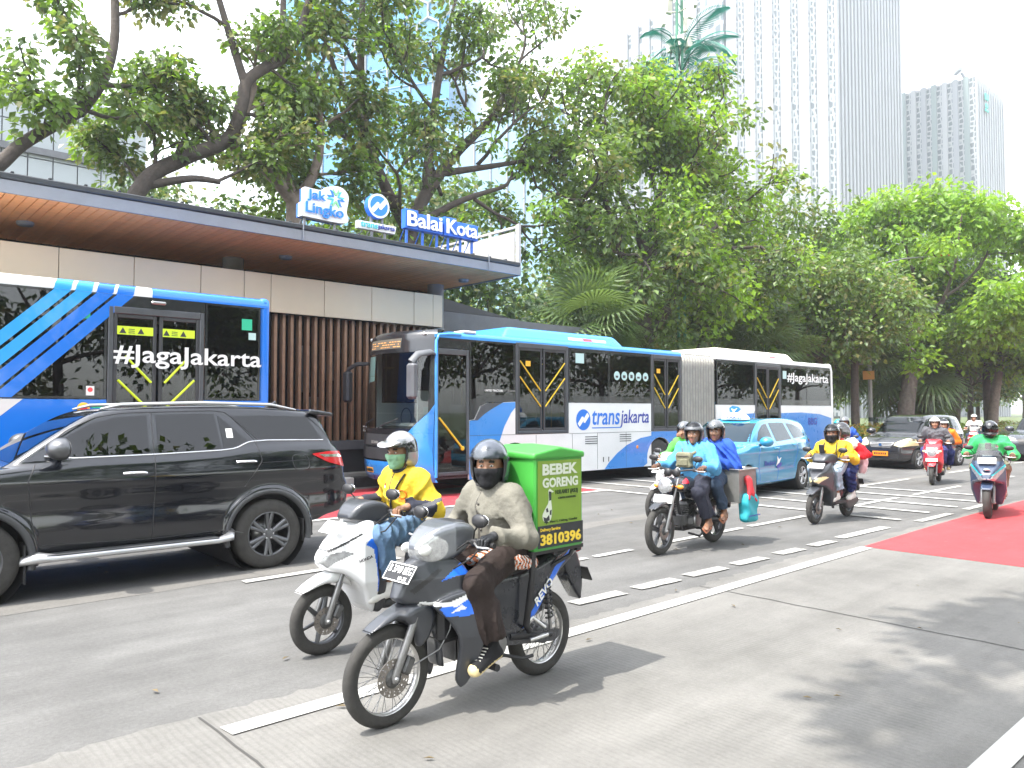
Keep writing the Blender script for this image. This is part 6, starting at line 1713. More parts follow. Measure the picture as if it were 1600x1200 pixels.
# delivery box
M1 = Matrix.Rotation(A1, 4, 'Z'); 
def on_bike(loc, rot, p): return Vector(loc) + Matrix.Rotation(rot, 3, 'Z') @ Vector(p)
bx_ = thing('delivery_box', 'green food delivery box printed BEBEK GORENG behind the grey jacket rider', 'box', on_bike((2.395, 3.69, 0), A1, (1.155, 0, 0.873)), A1)
b = MB(); b.box((0, 0, 0.30), (0.455, 0.50, 0.60), 0.012); b.build('case', 'box_green', bx_)
lid = lambda X, Y, Z: smax(smax(np.abs(X) - 0.242, np.abs(Y) - 0.262, 0.02), smax(Z - 0.665 + 0.16 * np.abs(X) + 0.05 * np.abs(Y), 0.575 - Z, 0.012), 0.012)
sdf('lid', lid, (-0.26, -0.28, 0.56), (0.26, 0.28, 0.68), 0.009, ['box_green'], bx_)
yf = -0.2525
b = MB(); b.bx(-0.205, 0.205, yf - 0.002, yf, 0.16, 0.565, 0.0); pr_ = b.build('print_panel', 'box_print', bx_)
b = MB(); b.bx(-0.205, 0.222, yf - 0.0022, yf, 0.02, 0.159, 0.0); pb = b.build('print_panel', 'print_black', bx_)
yt = yf - 0.003
text('BEBEK', 0.33, 'print_pale', pr_, (-0.165, yt, 0.475), h=0.070, bold=0.045)
text('GORENG', 0.335, 'print_pale', pr_, (-0.165, yt, 0.395), h=0.062, bold=0.045)
text('H.SLAMET (ASLI)', 0.215, 'print_dark', pr_, (-0.045, yt, 0.342), h=0.035, bold=0.03)
text('CABANG KARTISUNG', 0.17, 'print_dark', pr_, (-0.02, yt, 0.318), h=0.013, bold=0.02)
text('JL. Musi 1, Cideng, Gambir', 0.30, 'print_dark', pr_, (-0.135, yt, 0.168), h=0.020, bold=0.02)
text('Delivery Service:', 0.185, 'print_yellow', pb, (-0.185, yt, 0.118), h=0.026, bold=0.03)
text('3810396', 0.385, 'print_yellow', pb, (-0.185, yt, 0.035), h=0.072, bold=0.045)
# the printed duck
duck = curve2([(-0.150, 0.185), (-0.165, 0.225), (-0.135, 0.27), (-0.112, 0.30), (-0.108, 0.345), (-0.112, 0.372), (-0.098, 0.388), (-0.080, 0.378), (-0.062, 0.366), (-0.082, 0.362), (-0.088, 0.345), (-0.085, 0.305), (-0.078, 0.26), (-0.082, 0.215), (-0.10, 0.185)], 4)
b = MB(); b.prism([tuple(p) for p in duck], yf - 0.0035, yf - 0.0025); b.build('printed_duck', 'print_pale', pr_)
for P in ([(-0.108, 0.372), (-0.084, 0.368), (-0.086, 0.315), (-0.104, 0.312)], [(-0.150, 0.186), (-0.158, 0.215), (-0.13, 0.205), (-0.105, 0.225), (-0.1, 0.188)], [(-0.135, 0.262), (-0.12, 0.27), (-0.11, 0.245), (-0.128, 0.24)], [(-0.098, 0.25), (-0.082, 0.255), (-0.085, 0.22), (-0.1, 0.225)], [(-0.15, 0.176), (-0.115, 0.176), (-0.12, 0.186), (-0.145, 0.186)]):
    b = MB(); b.prism(P, yf - 0.0045, yf - 0.0036); b.build('printed_duck', 'print_black', pr_)

# ---- white scooter beside it
A2 = math.radians(3.0)
beat = scooter('scooter', 'white scooter with black cast wheels ridden by the yellow jacket rider', (2.745, 5.09, 0), A2, 'motorcycles on the road', 0.0075, 'fairing_white', 'stripe_blue', 'fairing_black', 'slim')
text('HONDA', 0.11, 'plate_black', beat, (0.185, -0.207, 0.655), xd=(0.96, -0.1, 0.25), up=(-0.25, 0, 0.96), h=0.022, bold=0.03)
b = MB(); b.bx(0.46, 0.62, -0.16, 0.16, 0.84, 0.86, 0.01); b.bx(0.5, 0.60, -0.14, 0.14, 0.70, 0.92, 0.03); b.build('bag_hook', 'cabin_grey', beat)

# ---- black motorcycle with a round lamp, crate and bag
A3 = math.radians(4.0)
L3 = (7.70, 5.82, 0)
nk = thing('motorcycle', 'black motorcycle with round headlamp and white plate carrying two riders in blue', 'motorcycle', L3, A3, 'motorcycles on the road')
t = nk
bike_wheel(t, 0, 0.295, 0.085, 'five', 'rim_dark'); bike_wheel(t, 1.29, 0.295, 0.10, 'five', 'rim_dark', disc=False, drum=True)
fork(t, 0.295, (0.30, 0.92), y=0.085)
F = curve2([(-0.19, 0.56, 1), (-0.05, 0.635), (0.12, 0.645), (0.24, 0.56), (0.31, 0.42, 1), (0.20, 0.54), (0.08, 0.60), (-0.05, 0.592)], 4)
sdf('front_mudguard', cut(ext(F, 0.07, 0.025), lambda X, Y, Z: np.maximum(np.sqrt(X**2 + (Z - 0.295)**2) - 0.305, np.abs(Y) - 0.055), 0.006), *pbox(F, w=0.1), 0.01, ['fairing_black'], t)
lamp(t, (0.115, 0, 0.835), 0.092)
b = MB(); b.ell((0.20, 0, 0.84), (0.12, 0.09, 0.09)); b.build('lamp_shell', 'fairing_black', t)
number_plate(t, (0.075, 0, 0.675), 0.26, 0.10, 0.2, 'plate_white')
bars(t, 0.42, 1.02, 0.33, mirz=0.14, mirx=-0.05, mirshape=(0.012, 0.07, 0.04))
for s in (-1, 1):
    b = MB(); b.ell((0.20, s * 0.17, 0.82), (0.03, 0.045, 0.028)); b.tube([(0.24, 0, 0.82), (0.21, s * 0.14, 0.82)], 0.008, 6); b.build('blinker', 'light_amber', t)
    b = MB(); b.lathe([(0.001, -0.035), (0.05, -0.035), (0.055, 0.0), (0.04, 0.02)], (0.30, s * 0.06, 0.985), 'x', 16); b.build('instrument', 'trim_black', t)
T = curve2([(0.36, 0.80), (0.45, 0.90), (0.60, 0.92), (0.76, 0.84), (0.78, 0.76), (0.55, 0.74), (0.40, 0.74)], 4)
sdf('fuel_tank', ext(T, lambda u, v: 0.14 - 0.05 * np.clip((v - 0.8) / 0.12, 0, 1), 0.05), *pbox(T, w=0.2), 0.011, ['fairing_black', 'fairing_red'], t, paint=lambda X, Y, Z: ((Z > 0.845) & (X < 0.5) & (np.abs(Y) > 0.07)).astype(int))
Sd = curve2([(0.72, 0.79), (0.85, 0.775), (1.1, 0.80), (1.45, 0.85), (1.48, 0.80), (1.1, 0.72), (0.76, 0.72)], 4)
sdf('seat', ext(Sd, 0.13, 0.04), *pbox(Sd, w=0.16), 0.012, ['seat_vinyl'], t)
B = curve2([(0.74, 0.72), (1.1, 0.74), (1.5, 0.80), (1.56, 0.75), (1.2, 0.62), (0.85, 0.56)], 4)
sdf('side_panel', ext(B, 0.115, 0.03), *pbox(B, w=0.15), 0.012, ['fairing_black'], t)
engine(t, 0.66, 0.36)
b = MB(); b.box((0.60, 0, 0.52), (0.17, 0.16, 0.20), 0.03, R=R_axis(-0.2, 'Y'))
for i in range(6): b.box((0.60, 0, 0.45 + 0.028 * i), (0.22, 0.20, 0.008), 0.003, R=R_axis(-0.2, 'Y'))
b.build('cylinder', 'engine_metal', t)
b = MB(); b.tube([(0.32, 0, 0.86), (0.42, 0, 0.55), (0.55, 0, 0.25), (0.85, 0, 0.25)], 0.022, 8); b.tube([(0.34, 0, 0.84), (0.75, 0, 0.74), (1.4, 0, 0.76)], 0.022, 8); b.build('frame', 'trim_black', t)
for s in (-1, 1):
    b = MB(); b.tube([(0.86, s*0.11, 0.36), (1.29, s*0.11, 0.295)], 0.02, 8, flat=1.5); b.build('swingarm', 'trim_black', t)
    b = MB(); b.tube([(0.72, s*0.08, 0.26), (0.72, s*0.26, 0.27)], 0.018, 8); b.build('footpeg', 'rubber', t)
    b = MB(); b.tube([(1.05, s*0.1, 0.40), (1.07, s*0.24, 0.37)], 0.017, 8); b.build('passenger_peg', 'rubber', t)
shock(t, (1.22, 0.72), (1.27, 0.34), 0.14)
exhaust(t, [(0.55, 0.10, 0.42), (0.5, 0.14, 0.25), (0.8, 0.16, 0.22), (1.5, 0.19, 0.36)], [0.02, 0.022, 0.04, 0.045])
b = MB(); b.tube([(0.50, -0.10, 0.22), (0.66, -0.16, 0.17), (0.82, -0.13, 0.20)], 0.014, 6); b.build('crash_bar', 'trim_black', t)
Rf = curve2([(1.40, 0.76, 1), (1.56, 0.78), (1.68, 0.58), (1.66, 0.42, 1), (1.56, 0.52), (1.46, 0.62)], 4)
sdf('rear_mudguard', ext(Rf, 0.07, 0.02), *pbox(Rf, w=0.1), 0.013, ['trim_black'], t)
b = MB(); b.ell((1.60, 0, 0.80), (0.04, 0.07, 0.035)); b.build('tail_lamp', 'lens_red', t)
# crate strapped across the tail, and what hangs from it
cr = thing('metal_crate', 'grey metal side crate hung behind the passenger in blue hoodie', 'crate', on_bike(L3, A3, (1.42, -0.33, 0.56)), A3)
for q in ((-0.24, -0.22, -0.11, 0.11), (0.22, 0.24, -0.11, 0.11), (-0.22, 0.22, -0.11, -0.095), (-0.22, 0.22, 0.095, 0.11)):
    b = MB(); b.bx(q[0], q[1], q[2], q[3], 0, 0.42, 0.003); b.build('crate_side', 'crate_metal', cr)
b = MB(); b.bx(-0.22, 0.22, -0.09, 0.09, 0.0, 0.015); b.build('crate_floor', 'crate_metal', cr)
b = MB(); b.tube([(-0.25, -0.12, 0.43), (0.25, -0.12, 0.43), (0.25, 0.12, 0.43), (-0.25, 0.12, 0.43), (-0.25, -0.12, 0.43)], 0.012, 6); b.build('crate_rim', 'rim_alu', cr)
rd = sdf('red_cloth', union([capsule((0, 0, 0.30), (0.03, -0.05, 0.12), 0.05, 0.035), capsule((0.02, -0.02, 0.28), (-0.06, -0.05, 0.05), 0.03, 0.02), capsule((0.0, -0.03, 0.12), (0.10, -0.07, 0.02), 0.025, 0.015)], 0.03), (-0.15, -0.15, -0.05), (0.18, 0.1, 0.38), 0.014, ['cloth_red'])
tag(rd, 'red cloth bundle hanging over the metal crate of the black motorcycle', 'cloth'); rd.location = on_bike(L3, A3, (1.36, -0.47, 0.56))
tb = thing('carrier_bag', 'teal carrier bag hanging low behind the passenger on black motorcycle', 'bag', on_bike(L3, A3, (1.40, -0.46, 0.30)), A3)
fb = lambda X, Y, Z: smax(smax(np.abs(X) - 0.15 - 0.012 * np.sin(Z * 30), np.abs(Y) - 0.075 - 0.01 * np.sin(Z * 22 + X * 18), 0.05), np.abs(Z - 0.19) - 0.19, 0.06)
sdf('pouch', fb, (-0.2, -0.12, -0.03), (0.2, 0.12, 0.42), 0.013, ['bag_teal'], tb)
for y in (-0.05, 0.05):
    b = MB(); b.tube([(-0.09, y, 0.36), (-0.05, y * 0.5, 0.47), (0.05, y * 0.5, 0.47), (0.09, y, 0.36)], 0.009, 6); b.build('strap', 'bag_teal', tb)
b = MB(); b.bx(-0.155, 0.155, -0.088, -0.082, 0.09, 0.10); b.build('piping', 'letter_navy', tb)

# ---- the others
L4 = (9.78, 7.45, 0)
b4 = underbone('motorcycle', 'white motorcycle with amber blinkers ridden by the green jacket rider behind', L4, 0.05, 'motorcycles on the road', 0.011, 'fairing_black', 'fairing_white', 'fairing_white', 'fairing_white', plate_m='plate_white', amber=True, wheel='five')
L5 = (11.58, 5.78, 0); A5 = math.radians(3.0)
b5 = scooter('scooter', 'grey and silver scooter ridden by a yellow jacket and black mask pair', L5, A5, 'motorcycles on the road', 0.010, 'fairing_grey', 'fairing_silver', 'fairing_black', 'slim', plate_m='cabin_white', head='lens_yellowed')
b = MB(); b.box((0.34, 0.02, 1.15), (0.02, 0.085, 0.16), 0.008, R=R_axis(-0.3, 'Y')); b.build('phone_mount', 'trim_black', b5)
L6 = (19.75, 6.93, 0); A6 = math.radians(13.0)
b6 = scooter('scooter', 'red round lamp scooter in front of the black people carrier', L6, A6, 'motorcycles on the road', 0.013, 'fairing_red', 'letter_white', 'fairing_red', 'round', wb=1.25, rw=0.235, plate_m='plate_white')
L7 = (14.27, 4.17, 0); A7 = math.radians(12.0)
b7 = scooter('scooter', 'dark blue and teal maxi scooter riding on the red lane', L7, A7, 'motorcycles on the road', 0.011, 'fairing_navy', 'fairing_teal', 'fairing_navy', 'maxi', wb=1.315, rw=0.262, plate_m='cabin_white', ink='plate_black', plate_lines=(('B 4288', 0.17, 0.045, 0, 0.0),))
b = MB(); b.box((0.33, 0.0, 1.17), (0.02, 0.09, 0.12), 0.008, R=R_axis(-0.3, 'Y')); b.build('phone_mount', 'trim_black', b7)
L8 = (36.0, 11.0, 0); A8 = math.radians(14.0)
b8 = underbone('motorcycle', 'red and white motorcycle far off by the painted kerb', L8, A8, 'motorcycles on the road', 0.02, 'fairing_red', 'fairing_red', 'fairing_white', 'fairing_white', plate_m='plate_white', wheel='five')
L9 = (18.3, 8.45, 0); A9 = math.radians(18.0)
b9 = scooter('scooter', 'dark scooter half hidden behind the yellow jacket pair', L9, A9, 'motorcycles on the road', 0.016, 'fairing_black', 'fairing_silver', 'fairing_black', 'slim')
# ------------------------------------------------------------------ people
mat('skin', (0.30, 0.155, 0.09), 0.5, nz=(25, 0.10))
mat('skin_dark', (0.20, 0.10, 0.058), 0.5, nz=(25, 0.10))
mat('hair_black', (0.012, 0.011, 0.010), 0.6)
mat('eye_white', (0.62, 0.58, 0.54), 0.3)
mat('lip', (0.24, 0.09, 0.075), 0.5)
def cloth(name, col, scale=70, amt=0.12, rough=0.85):
    return mat(name, col, rough, nz=(scale * 0.12, amt), bump=(scale * 0.30, 0.5, 0.022), spec=0.25)
cloth('cloth_khaki', (0.165, 0.157, 0.130)); cloth('cloth_yellow', (0.58, 0.40, 0.03)); cloth('cloth_ink', (0.028, 0.030, 0.045))
cloth('cloth_black', (0.016, 0.016, 0.018)); cloth('cloth_brown', (0.028, 0.020, 0.018)); cloth('denim', (0.10, 0.17, 0.27), 60, 0.3); cloth('denim_pale', (0.30, 0.38, 0.46), 60, 0.25)
cloth('denim_dark', (0.035, 0.055, 0.09), 60, 0.3); cloth('cloth_sky', (0.08, 0.28, 0.50)); cloth('cloth_blue', (0.025, 0.085, 0.42)); cloth('cloth_navy', (0.02, 0.03, 0.11))
cloth('cloth_green', (0.05, 0.42, 0.13)); cloth('cloth_lime', (0.10, 0.48, 0.08)); cloth('cloth_grey', (0.09, 0.09, 0.10)); cloth('cloth_orange', (0.75, 0.19, 0.02)); cloth('cloth_crimson', (0.60, 0.02, 0.03))
cloth('cloth_white', (0.68, 0.67, 0.65)); cloth('cloth_olive', (0.17, 0.165, 0.11)); cloth('batik', (0.50, 0.16, 0.07), 40, 0.6); cloth('mask_green', (0.22, 0.40, 0.25)); cloth('cloth_purple', (0.045, 0.05, 0.16))
mat('helmet_slate', (0.055, 0.065, 0.085), 0.22, coat=0.8); mat('helmet_black', (0.012, 0.012, 0.014), 0.18, coat=1.0); mat('helmet_silver', (0.30, 0.30, 0.31), 0.28, metal=0.4, coat=0.7)
mat('helmet_grey', (0.11, 0.115, 0.125), 0.25, coat=0.8); mat('helmet_white', (0.72, 0.72, 0.71), 0.25, coat=0.7); mat('helmet_teal', (0.02, 0.26, 0.32), 0.25, coat=0.8); mat('helmet_red', (0.6, 0.02, 0.03), 0.25, coat=0.8); mat('helmet_green', (0.02, 0.35, 0.09), 0.25, coat=0.8)
mat('sole_cream', (0.62, 0.50, 0.26), 0.7, nz=(20, 0.15)); mat('shoe_white', (0.62, 0.60, 0.56), 0.6); mat('shoe_brown', (0.12, 0.05, 0.028), 0.5); mat('sandal', (0.30, 0.11, 0.06), 0.6); mat('lace', (0.7, 0.68, 0.62), 0.8)
mat('bag_strap', (0.05, 0.045, 0.038), 0.7); mat('leather_black', (0.015, 0.016, 0.018), 0.5, bump=(60, 0.3)); mat('plastic_bag', (0.72, 0.55, 0.58), 0.5)
glass('visor_clear', (0.72, 0.74, 0.74)); glass('visor_smoke', (0.10, 0.11, 0.12))

def ik(a, b, l1, l2, pole):
    a, b, p = (np.array(q, float) for q in (a, b, pole))
    d = b - a; L = np.linalg.norm(d); L2 = min(L, (l1 + l2) * 0.995); u = d / L
    x = (l1 * l1 - l2 * l2 + L2 * L2) / (2 * L2); h = math.sqrt(max(l1 * l1 - x * x, 0))
    w = p - u * (p @ u); w /= np.linalg.norm(w)
    return a + u * x + w * h
def wrinkle(seed, amp, freq):
    """long raised cloth folds, gathered in places and smooth in others"""
    r = np.random.RandomState(seed); W = r.normal(size=(4, 3)) * np.array([1, 1, 0.55]); W /= np.linalg.norm(W, axis=1)[:, None]; ph = r.uniform(0, 6.3, 12)
    def f(X, Y, Z):
        q = np.sin(7 * X + 9 * Z + ph[0]) + np.sin(8 * Y - 6 * Z + ph[1]); s = 0
        for k in range(4):
            u = W[k, 0] * X + W[k, 1] * Y + W[k, 2] * Z
            ridge = (1 - np.abs(np.sin(u * freq * (0.7 + 0.2 * k) + ph[2 + k] + 1.1 * q))) ** 1.7
            s = s + ridge * np.clip(0.25 + 0.9 * np.sin(9 * (W[k, 1] * X + W[k, 2] * Y - W[k, 0] * Z) + ph[6 + k]), 0, 1)
        return -amp * s
    return f
def bounds(pts, pad):
    P = np.array(pts, float); return tuple(P.min(0) - pad), tuple(P.max(0) + pad)
def rotz_pts(P, c, yaw, pitch=0.0):
    R = np.array(Matrix.Rotation(yaw, 3, 'Z') @ Matrix.Rotation(pitch, 3, 'Y')); return (np.asarray(P) - c) @ R.T + c

HEAD = union([union([ball((0.012, 0, 0.03), (0.098, 0.077, 0.10)), ball((-0.030, 0, -0.012), (0.066, 0.064, 0.085)), ball((-0.028, 0, -0.058), (0.064, 0.056, 0.062))], 0.03),
              capsule((-0.093, 0, 0.008), (-0.109, 0, -0.026), 0.009, 0.014), capsule((-0.086, -0.036, 0.030), (-0.086, 0.036, 0.030), 0.012),
              ball((-0.078, 0, -0.100), (0.022, 0.024, 0.020)), ball((-0.078, 0.040, -0.02), (0.022, 0.022, 0.022)), ball((-0.078, -0.040, -0.02), (0.022, 0.022, 0.022)),
              ball((0.012, 0.078, -0.008), (0.020, 0.012, 0.032)), ball((0.012, -0.078, -0.008), (0.020, 0.012, 0.032))], 0.018)
HEAD = cut(cut(HEAD, ball((-0.108, 0.032, 0.008), (0.020, 0.020, 0.013)), 0.01), ball((-0.108, -0.032, 0.008), (0.020, 0.020, 0.013)), 0.01)
HEAD = union([HEAD, capsule((-0.094, -0.02, -0.060), (-0.094, 0.02, -0.060), 0.0065), capsule((-0.092, -0.016, -0.071), (-0.092, 0.016, -0.071), 0.008)], 0.006)

def hand_prims(g, side, grip=True):
    """hand closed round a bar along y at g (or relaxed): palm, four unequal fingers, thumb; returns shapes and wrist"""
    g = np.array(g, float); q = lambda x, y, z: g + np.array((x, y, z))
    F = []
    kn = [(-0.034, 0.0), (-0.011, 0.004), (0.012, 0.003), (0.034, -0.003)]
    for i, (dy, dz) in enumerate(kn):
        L = (0.92, 1.06, 1.0, 0.82)[i]
        a = q(0.012, dy, 0.034 + dz); b = q(-0.030 * L, dy * 1.02, 0.022 + dz); c = q(-0.034 * L, dy * 1.02, -0.010); d = q(-0.012, dy, -0.028)
        F += [capsule(a, b, 0.0105, 0.0095), capsule(b, c, 0.0095, 0.0085), capsule(c, d, 0.0085, 0.0075)]
    palm = [capsule(q(0.012, -0.030, 0.032), q(0.060, -0.018, 0.036), 0.017, 0.019), capsule(q(0.012, 0.030, 0.030), q(0.060, 0.018, 0.034), 0.016, 0.019), capsule(q(0.02, 0, 0.028), q(0.06, 0, 0.03), 0.018, 0.02)]
    ti = -side
    th = [capsule(q(0.050, ti * 0.030, 0.022), q(0.020, ti * 0.050, -0.004), 0.015, 0.012), capsule(q(0.020, ti * 0.050, -0.004), q(-0.010, ti * 0.044, -0.022), 0.012, 0.009)]
    return F, palm + th, q(0.085, 0, 0.040)

def helmet(root, c, yaw, m, visor='visor_clear', vz='up', peak=None, pitch=0.0, full=False, two=None, size=1.0, h=0.010, strap=True):
    o0 = bpy.data.objects.new('helmet', None)
    outer = union([ball((0.008, 0, 0.034), (0.146, 0.124, 0.140)), ball((0.030, 0, -0.05), (0.122, 0.117, 0.10))], 0.04)
    if full: outer = union([outer, ball((-0.045, 0, -0.07), (0.105, 0.098, 0.075))], 0.04)
    inner = union([ball((-0.004, 0, 0.018), (0.118, 0.097, 0.116)), ball((0.0, 0, -0.07), (0.112, 0.094, 0.12))], 0.03)
    f = cut(outer, inner, 0.006)
    opening = lambda X, Y, Z: smax(smax(X + 0.040 + 0.25 * np.clip(-Z - 0.02, 0, 0.2), np.abs(Y) - 0.3, 0), smax(Z - 0.050, -0.30 - Z, 0), 0.015)
    if full: opening = lambda X, Y, Z: smax(X + 0.035, np.abs(Z - 0.008) - 0.042, 0.01)
    f = cut(f, opening, 0.012)
    f = smax_f(f, lambda X, Y, Z: -0.118 - Z + 0.15 * np.clip(-X, 0, 0.1), 0.012)
    rim = lambda X, Y, Z: np.abs(opening(X, Y, Z)) < 0.013
    pal = [m, two or 'trim_black', 'trim_black']
    def paint(X, Y, Z):
        k = np.zeros(len(X), int)
        if two: k[(np.abs(Y) > 0.035 + 0.25 * np.clip(X, 0, 1)) & (Z > 0.01) & (Z < 0.09 + 0.2 * X)] = 1
        k[rim(X, Y, Z)] = 2; k[Z < -0.105] = 2
        k[np.sqrt((X / 0.128) ** 2 + (Y / 0.108) ** 2 + ((Z - 0.02) / 0.125) ** 2) < 0.96] = 2
        return k
    sh = sdf('helmet', f, (-0.17, -0.14, -0.15), (0.17, 0.14, 0.19), h, pal, root, paint=paint, loc=c)
    sh.rotation_euler = (0, pitch, yaw); sh.scale = (size,) * 3
    COL.objects.unlink(o0) if o0.name in COL.objects else None
    bpy.data.objects.remove(o0)
    if peak:
        P = [(-0.095, 0.098), (-0.15, 0.085), (-0.205, 0.058), (-0.20, 0.052), (-0.145, 0.066), (-0.09, 0.07)]
        f2 = lambda X, Y, Z: smax(smax(poly_d(P, X, Z - 0.18 * Y * Y), np.abs(Y) - 0.105 - 0.25 * (X + 0.2) * 0, 0.012), np.sqrt((X + 0.06)**2 * 0.75 + Y * Y) - 0.128, 0.01)
        sdf('peak', f2, (-0.22, -0.13, 0.03), (-0.07, 0.13, 0.12), 0.008, [peak], sh)
    if visor:
        el = (0.62, 1.25) if vz == 'up' else (-0.42, 0.38)
        if vz == 'brow': el = (0.12, 0.62)
        k = 1.05 if vz != 'down' else 1.03
        P = []
        for i in range(15):
            a = -1.25 + 2.5 * i / 14; r_ = []
            for j in range(6):
                e = el[0] + (el[1] - el[0]) * j / 5
                r_.append((0.008 - 0.146 * k * math.cos(e) * math.cos(a) - (0.012 if vz == 'up' else 0.004), 0.124 * k * math.cos(e) * math.sin(a), 0.030 + 0.140 * k * math.sin(e)))
            P.append(r_)
        b = MB(); b.grid(P); b.build('visor', visor, sh)
        for s in (-1, 1):
            b = MB(); b.lathe([(0.001, s * 0.128), (0.016, s * 0.126), (0.018, s * 0.116)], (0.0, 0, 0.045), 'y', 12); b.build('visor_hinge', 'trim_black', sh)
    if strap and not full:
        b = MB(); b.tube([(0.0, -0.10, -0.06), (-0.03, -0.075, -0.115), (-0.045, 0, -0.135), (-0.03, 0.075, -0.115), (0.0, 0.10, -0.06)], 0.006, 6); b.build('chin_strap', 'trim_black', sh)
    return sh
def smax_f(f, g, k): return lambda X, Y, Z: smax(f(X, Y, Z), g(X, Y, Z), k)

def person(label, bike_loc, bike_rot, hip, neck, head, hands, ankles, yaw=0.0, top='cloth_khaki', legs='cloth_black', shoe='shoe', skin_m='skin', glove=None, h=0.012, sleeve=None, group='people on motorcycles',
           mask=None, hel={}, shoulder_w=0.185, lean=0.0, toe=(-1, 0, -0.1), collar=True, bulk=0.0, forearm_in=None, top_paint=None, pals=(), shorts_paint=None, polew=(0.45, 0.0, -0.9), free=None, pitch=0.0, seed=1, cuff=0.0, kneepole=(-1, 0, 0.45), shoe_m='cloth_black', sole='sole_cream', hem=0.07):
    hip, neck, head = (np.array(q, float) for q in (hip, neck, head))
    base = np.array((hip[0], hip[1], 0.0))
    t = thing('person', label, 'person', on_bike(bike_loc, bike_rot, base), bike_rot, group)
    hip = hip - base; neck = neck - base; head = head - base
    H = [np.array(q, float) - base for q in hands]; A = [np.array(q, float) - base for q in ankles]
    sh = [neck + np.array((0.005, s * shoulder_w, -0.055)) for s in (-1, 1)]
    hj = [hip + np.array((0, s * 0.085, 0.0)) for s in (-1, 1)]
    toe = np.array(toe, float) / np.linalg.norm(toe)
    Vs, Fs, Ms = [], [], []; nv = 0
    def addm(P, Q, mi):
        nonlocal nv
        Vs.append(P); Fs.append(Q + nv); Ms.append(np.full(len(Q), mi)); nv += len(P)
    wr = []; el = []
    for i, s in enumerate((-1, 1)):
        if free and i in free: F, pl, w = hand_prims(H[i], s)
        else: F, pl, w = hand_prims(H[i], s)
        e = ik(sh[i], w, 0.275, 0.245, (polew[0], s * (0.55 + polew[1]), polew[2])); wr.append(w); el.append(e)
        d = (e - w) / np.linalg.norm(e - w)
        arm = capsule(w - d * 0.01, w + d * 0.14, 0.026, 0.034, lat=(0, 1, 0), sc=1.15)
        f = union([union(pl + [arm], 0.016), union(F, 0.003)], 0.006)
        lo, hi = bounds([H[i] - 0.06, H[i] + 0.06, w + d * 0.15, w], 0.045)
        P, Q = snets(f, lo, hi, 0.0048 if h < 0.013 else 0.008); addm(P, Q, 1)
    kn = [ik(hj[i], A[i], 0.415, 0.405, (kneepole[0], s * 0.28 + kneepole[1], kneepole[2])) for i, s in enumerate((-1, 1))]
    # head and neck
    nk = capsule((0.02, 0, -0.07), (0.03, 0, -0.19), 0.054, 0.060)
    P, Q = snets(union([HEAD, nk], 0.03), (-0.13, -0.10, -0.20), (0.12, 0.10, 0.14), 0.0062 if h < 0.013 else 0.0105)
    c = P[Q].mean(1); mi = np.zeros(len(Q), int)
    mi[(np.abs(c[:, 2] + 0.065) < 0.013) & (np.abs(c[:, 1]) < 0.025) & (c[:, 0] < -0.088)] = 2
    mi[(np.abs(c[:, 2] - 0.034) < 0.007) & (np.abs(c[:, 1]) > 0.014) & (np.abs(c[:, 1]) < 0.05) & (c[:, 0] < -0.07)] = 3
    mi[(c[:, 0] > 0.0 - 0.3 * (c[:, 2] - 0.03)) & (c[:, 2] > -0.05) & (np.abs(c[:, 1]) < 0.09) & (c[:, 0] > -0.02) | (c[:, 2] > 0.095)] = 3
    P = rotz_pts(P, np.zeros(3), yaw, pitch) + head
    Vs.append(P); Fs.append(Q + nv); Ms.append(mi); nv += len(P)
    # the rest of the body below the clothes
    lim = [capsule(hip, neck - np.array((0, 0, 0.1)), 0.09, 0.09, lat=(0, 1, 0), sc=1.4), capsule(neck - np.array((-0.01, 0, 0.08)), neck + np.array((0, 0, 0.02)), 0.06, 0.05)]
    for i in range(2): lim += [capsule(sh[i], el[i], 0.045, 0.035), capsule(el[i], wr[i], 0.035, 0.024), capsule(hj[i], kn[i], 0.07, 0.05), capsule(kn[i], A[i], 0.05, 0.034)]
    lo, hi = bounds([hip, neck] + sh + el + wr + kn + A, 0.10)
    P, Q = snets(union(lim, 0.02), lo, hi, 0.026); addm(P, Q, 0)
    body = npmesh('body', np.concatenate(Vs), np.concatenate(Fs), [skin_m, glove or skin_m, 'lip', 'hair_black'], t, np.concatenate(Ms))
    for s in (-1, 1):
        b = MB(); b.ell((0, 0, 0), (0.010, 0.0125, 0.0075), 10, 6); o = b.build('eye', 'eye_white', t)
        o.location = rotz_pts(np.array([(-0.0875, s * 0.032, 0.008)]), np.zeros(3), yaw, pitch)[0] + head; o.rotation_euler = (0, pitch, yaw)
        b = MB(); b.ell((-0.0075, 0, 0), (0.0045, 0.0058, 0.0058), 10, 6); b.build('iris', 'hair_black', o)
    # top
    wn = wrinkle(seed, 0.024, 27)
    up = neck - hip; fwd = np.array((-1, 0, 0.1))
    B = 1 + bulk
    chest = neck + np.array((0.0, 0, -0.14))
    tp = [capsule(hip + np.array((0.005, 0, -hem + 0.06)), chest, 0.128 * B, 0.120 * B, lat=(0, 1, 0), sc=1.28), capsule(hip + np.array((-0.03, 0, 0.10)), hip + np.array((-0.03, 0, 0.16)), 0.125 * B, lat=(0, 1, 0), sc=1.2),
          capsule(sh[0] + np.array((0.01, 0.05, -0.01)), sh[1] + np.array((0.01, -0.05, -0.01)), 0.082 * B), capsule(chest, neck + np.array((0.012, 0, -0.01)), 0.10 * B, 0.066, lat=(0, 1, 0), sc=1.2)]
    slv, frm = [], []
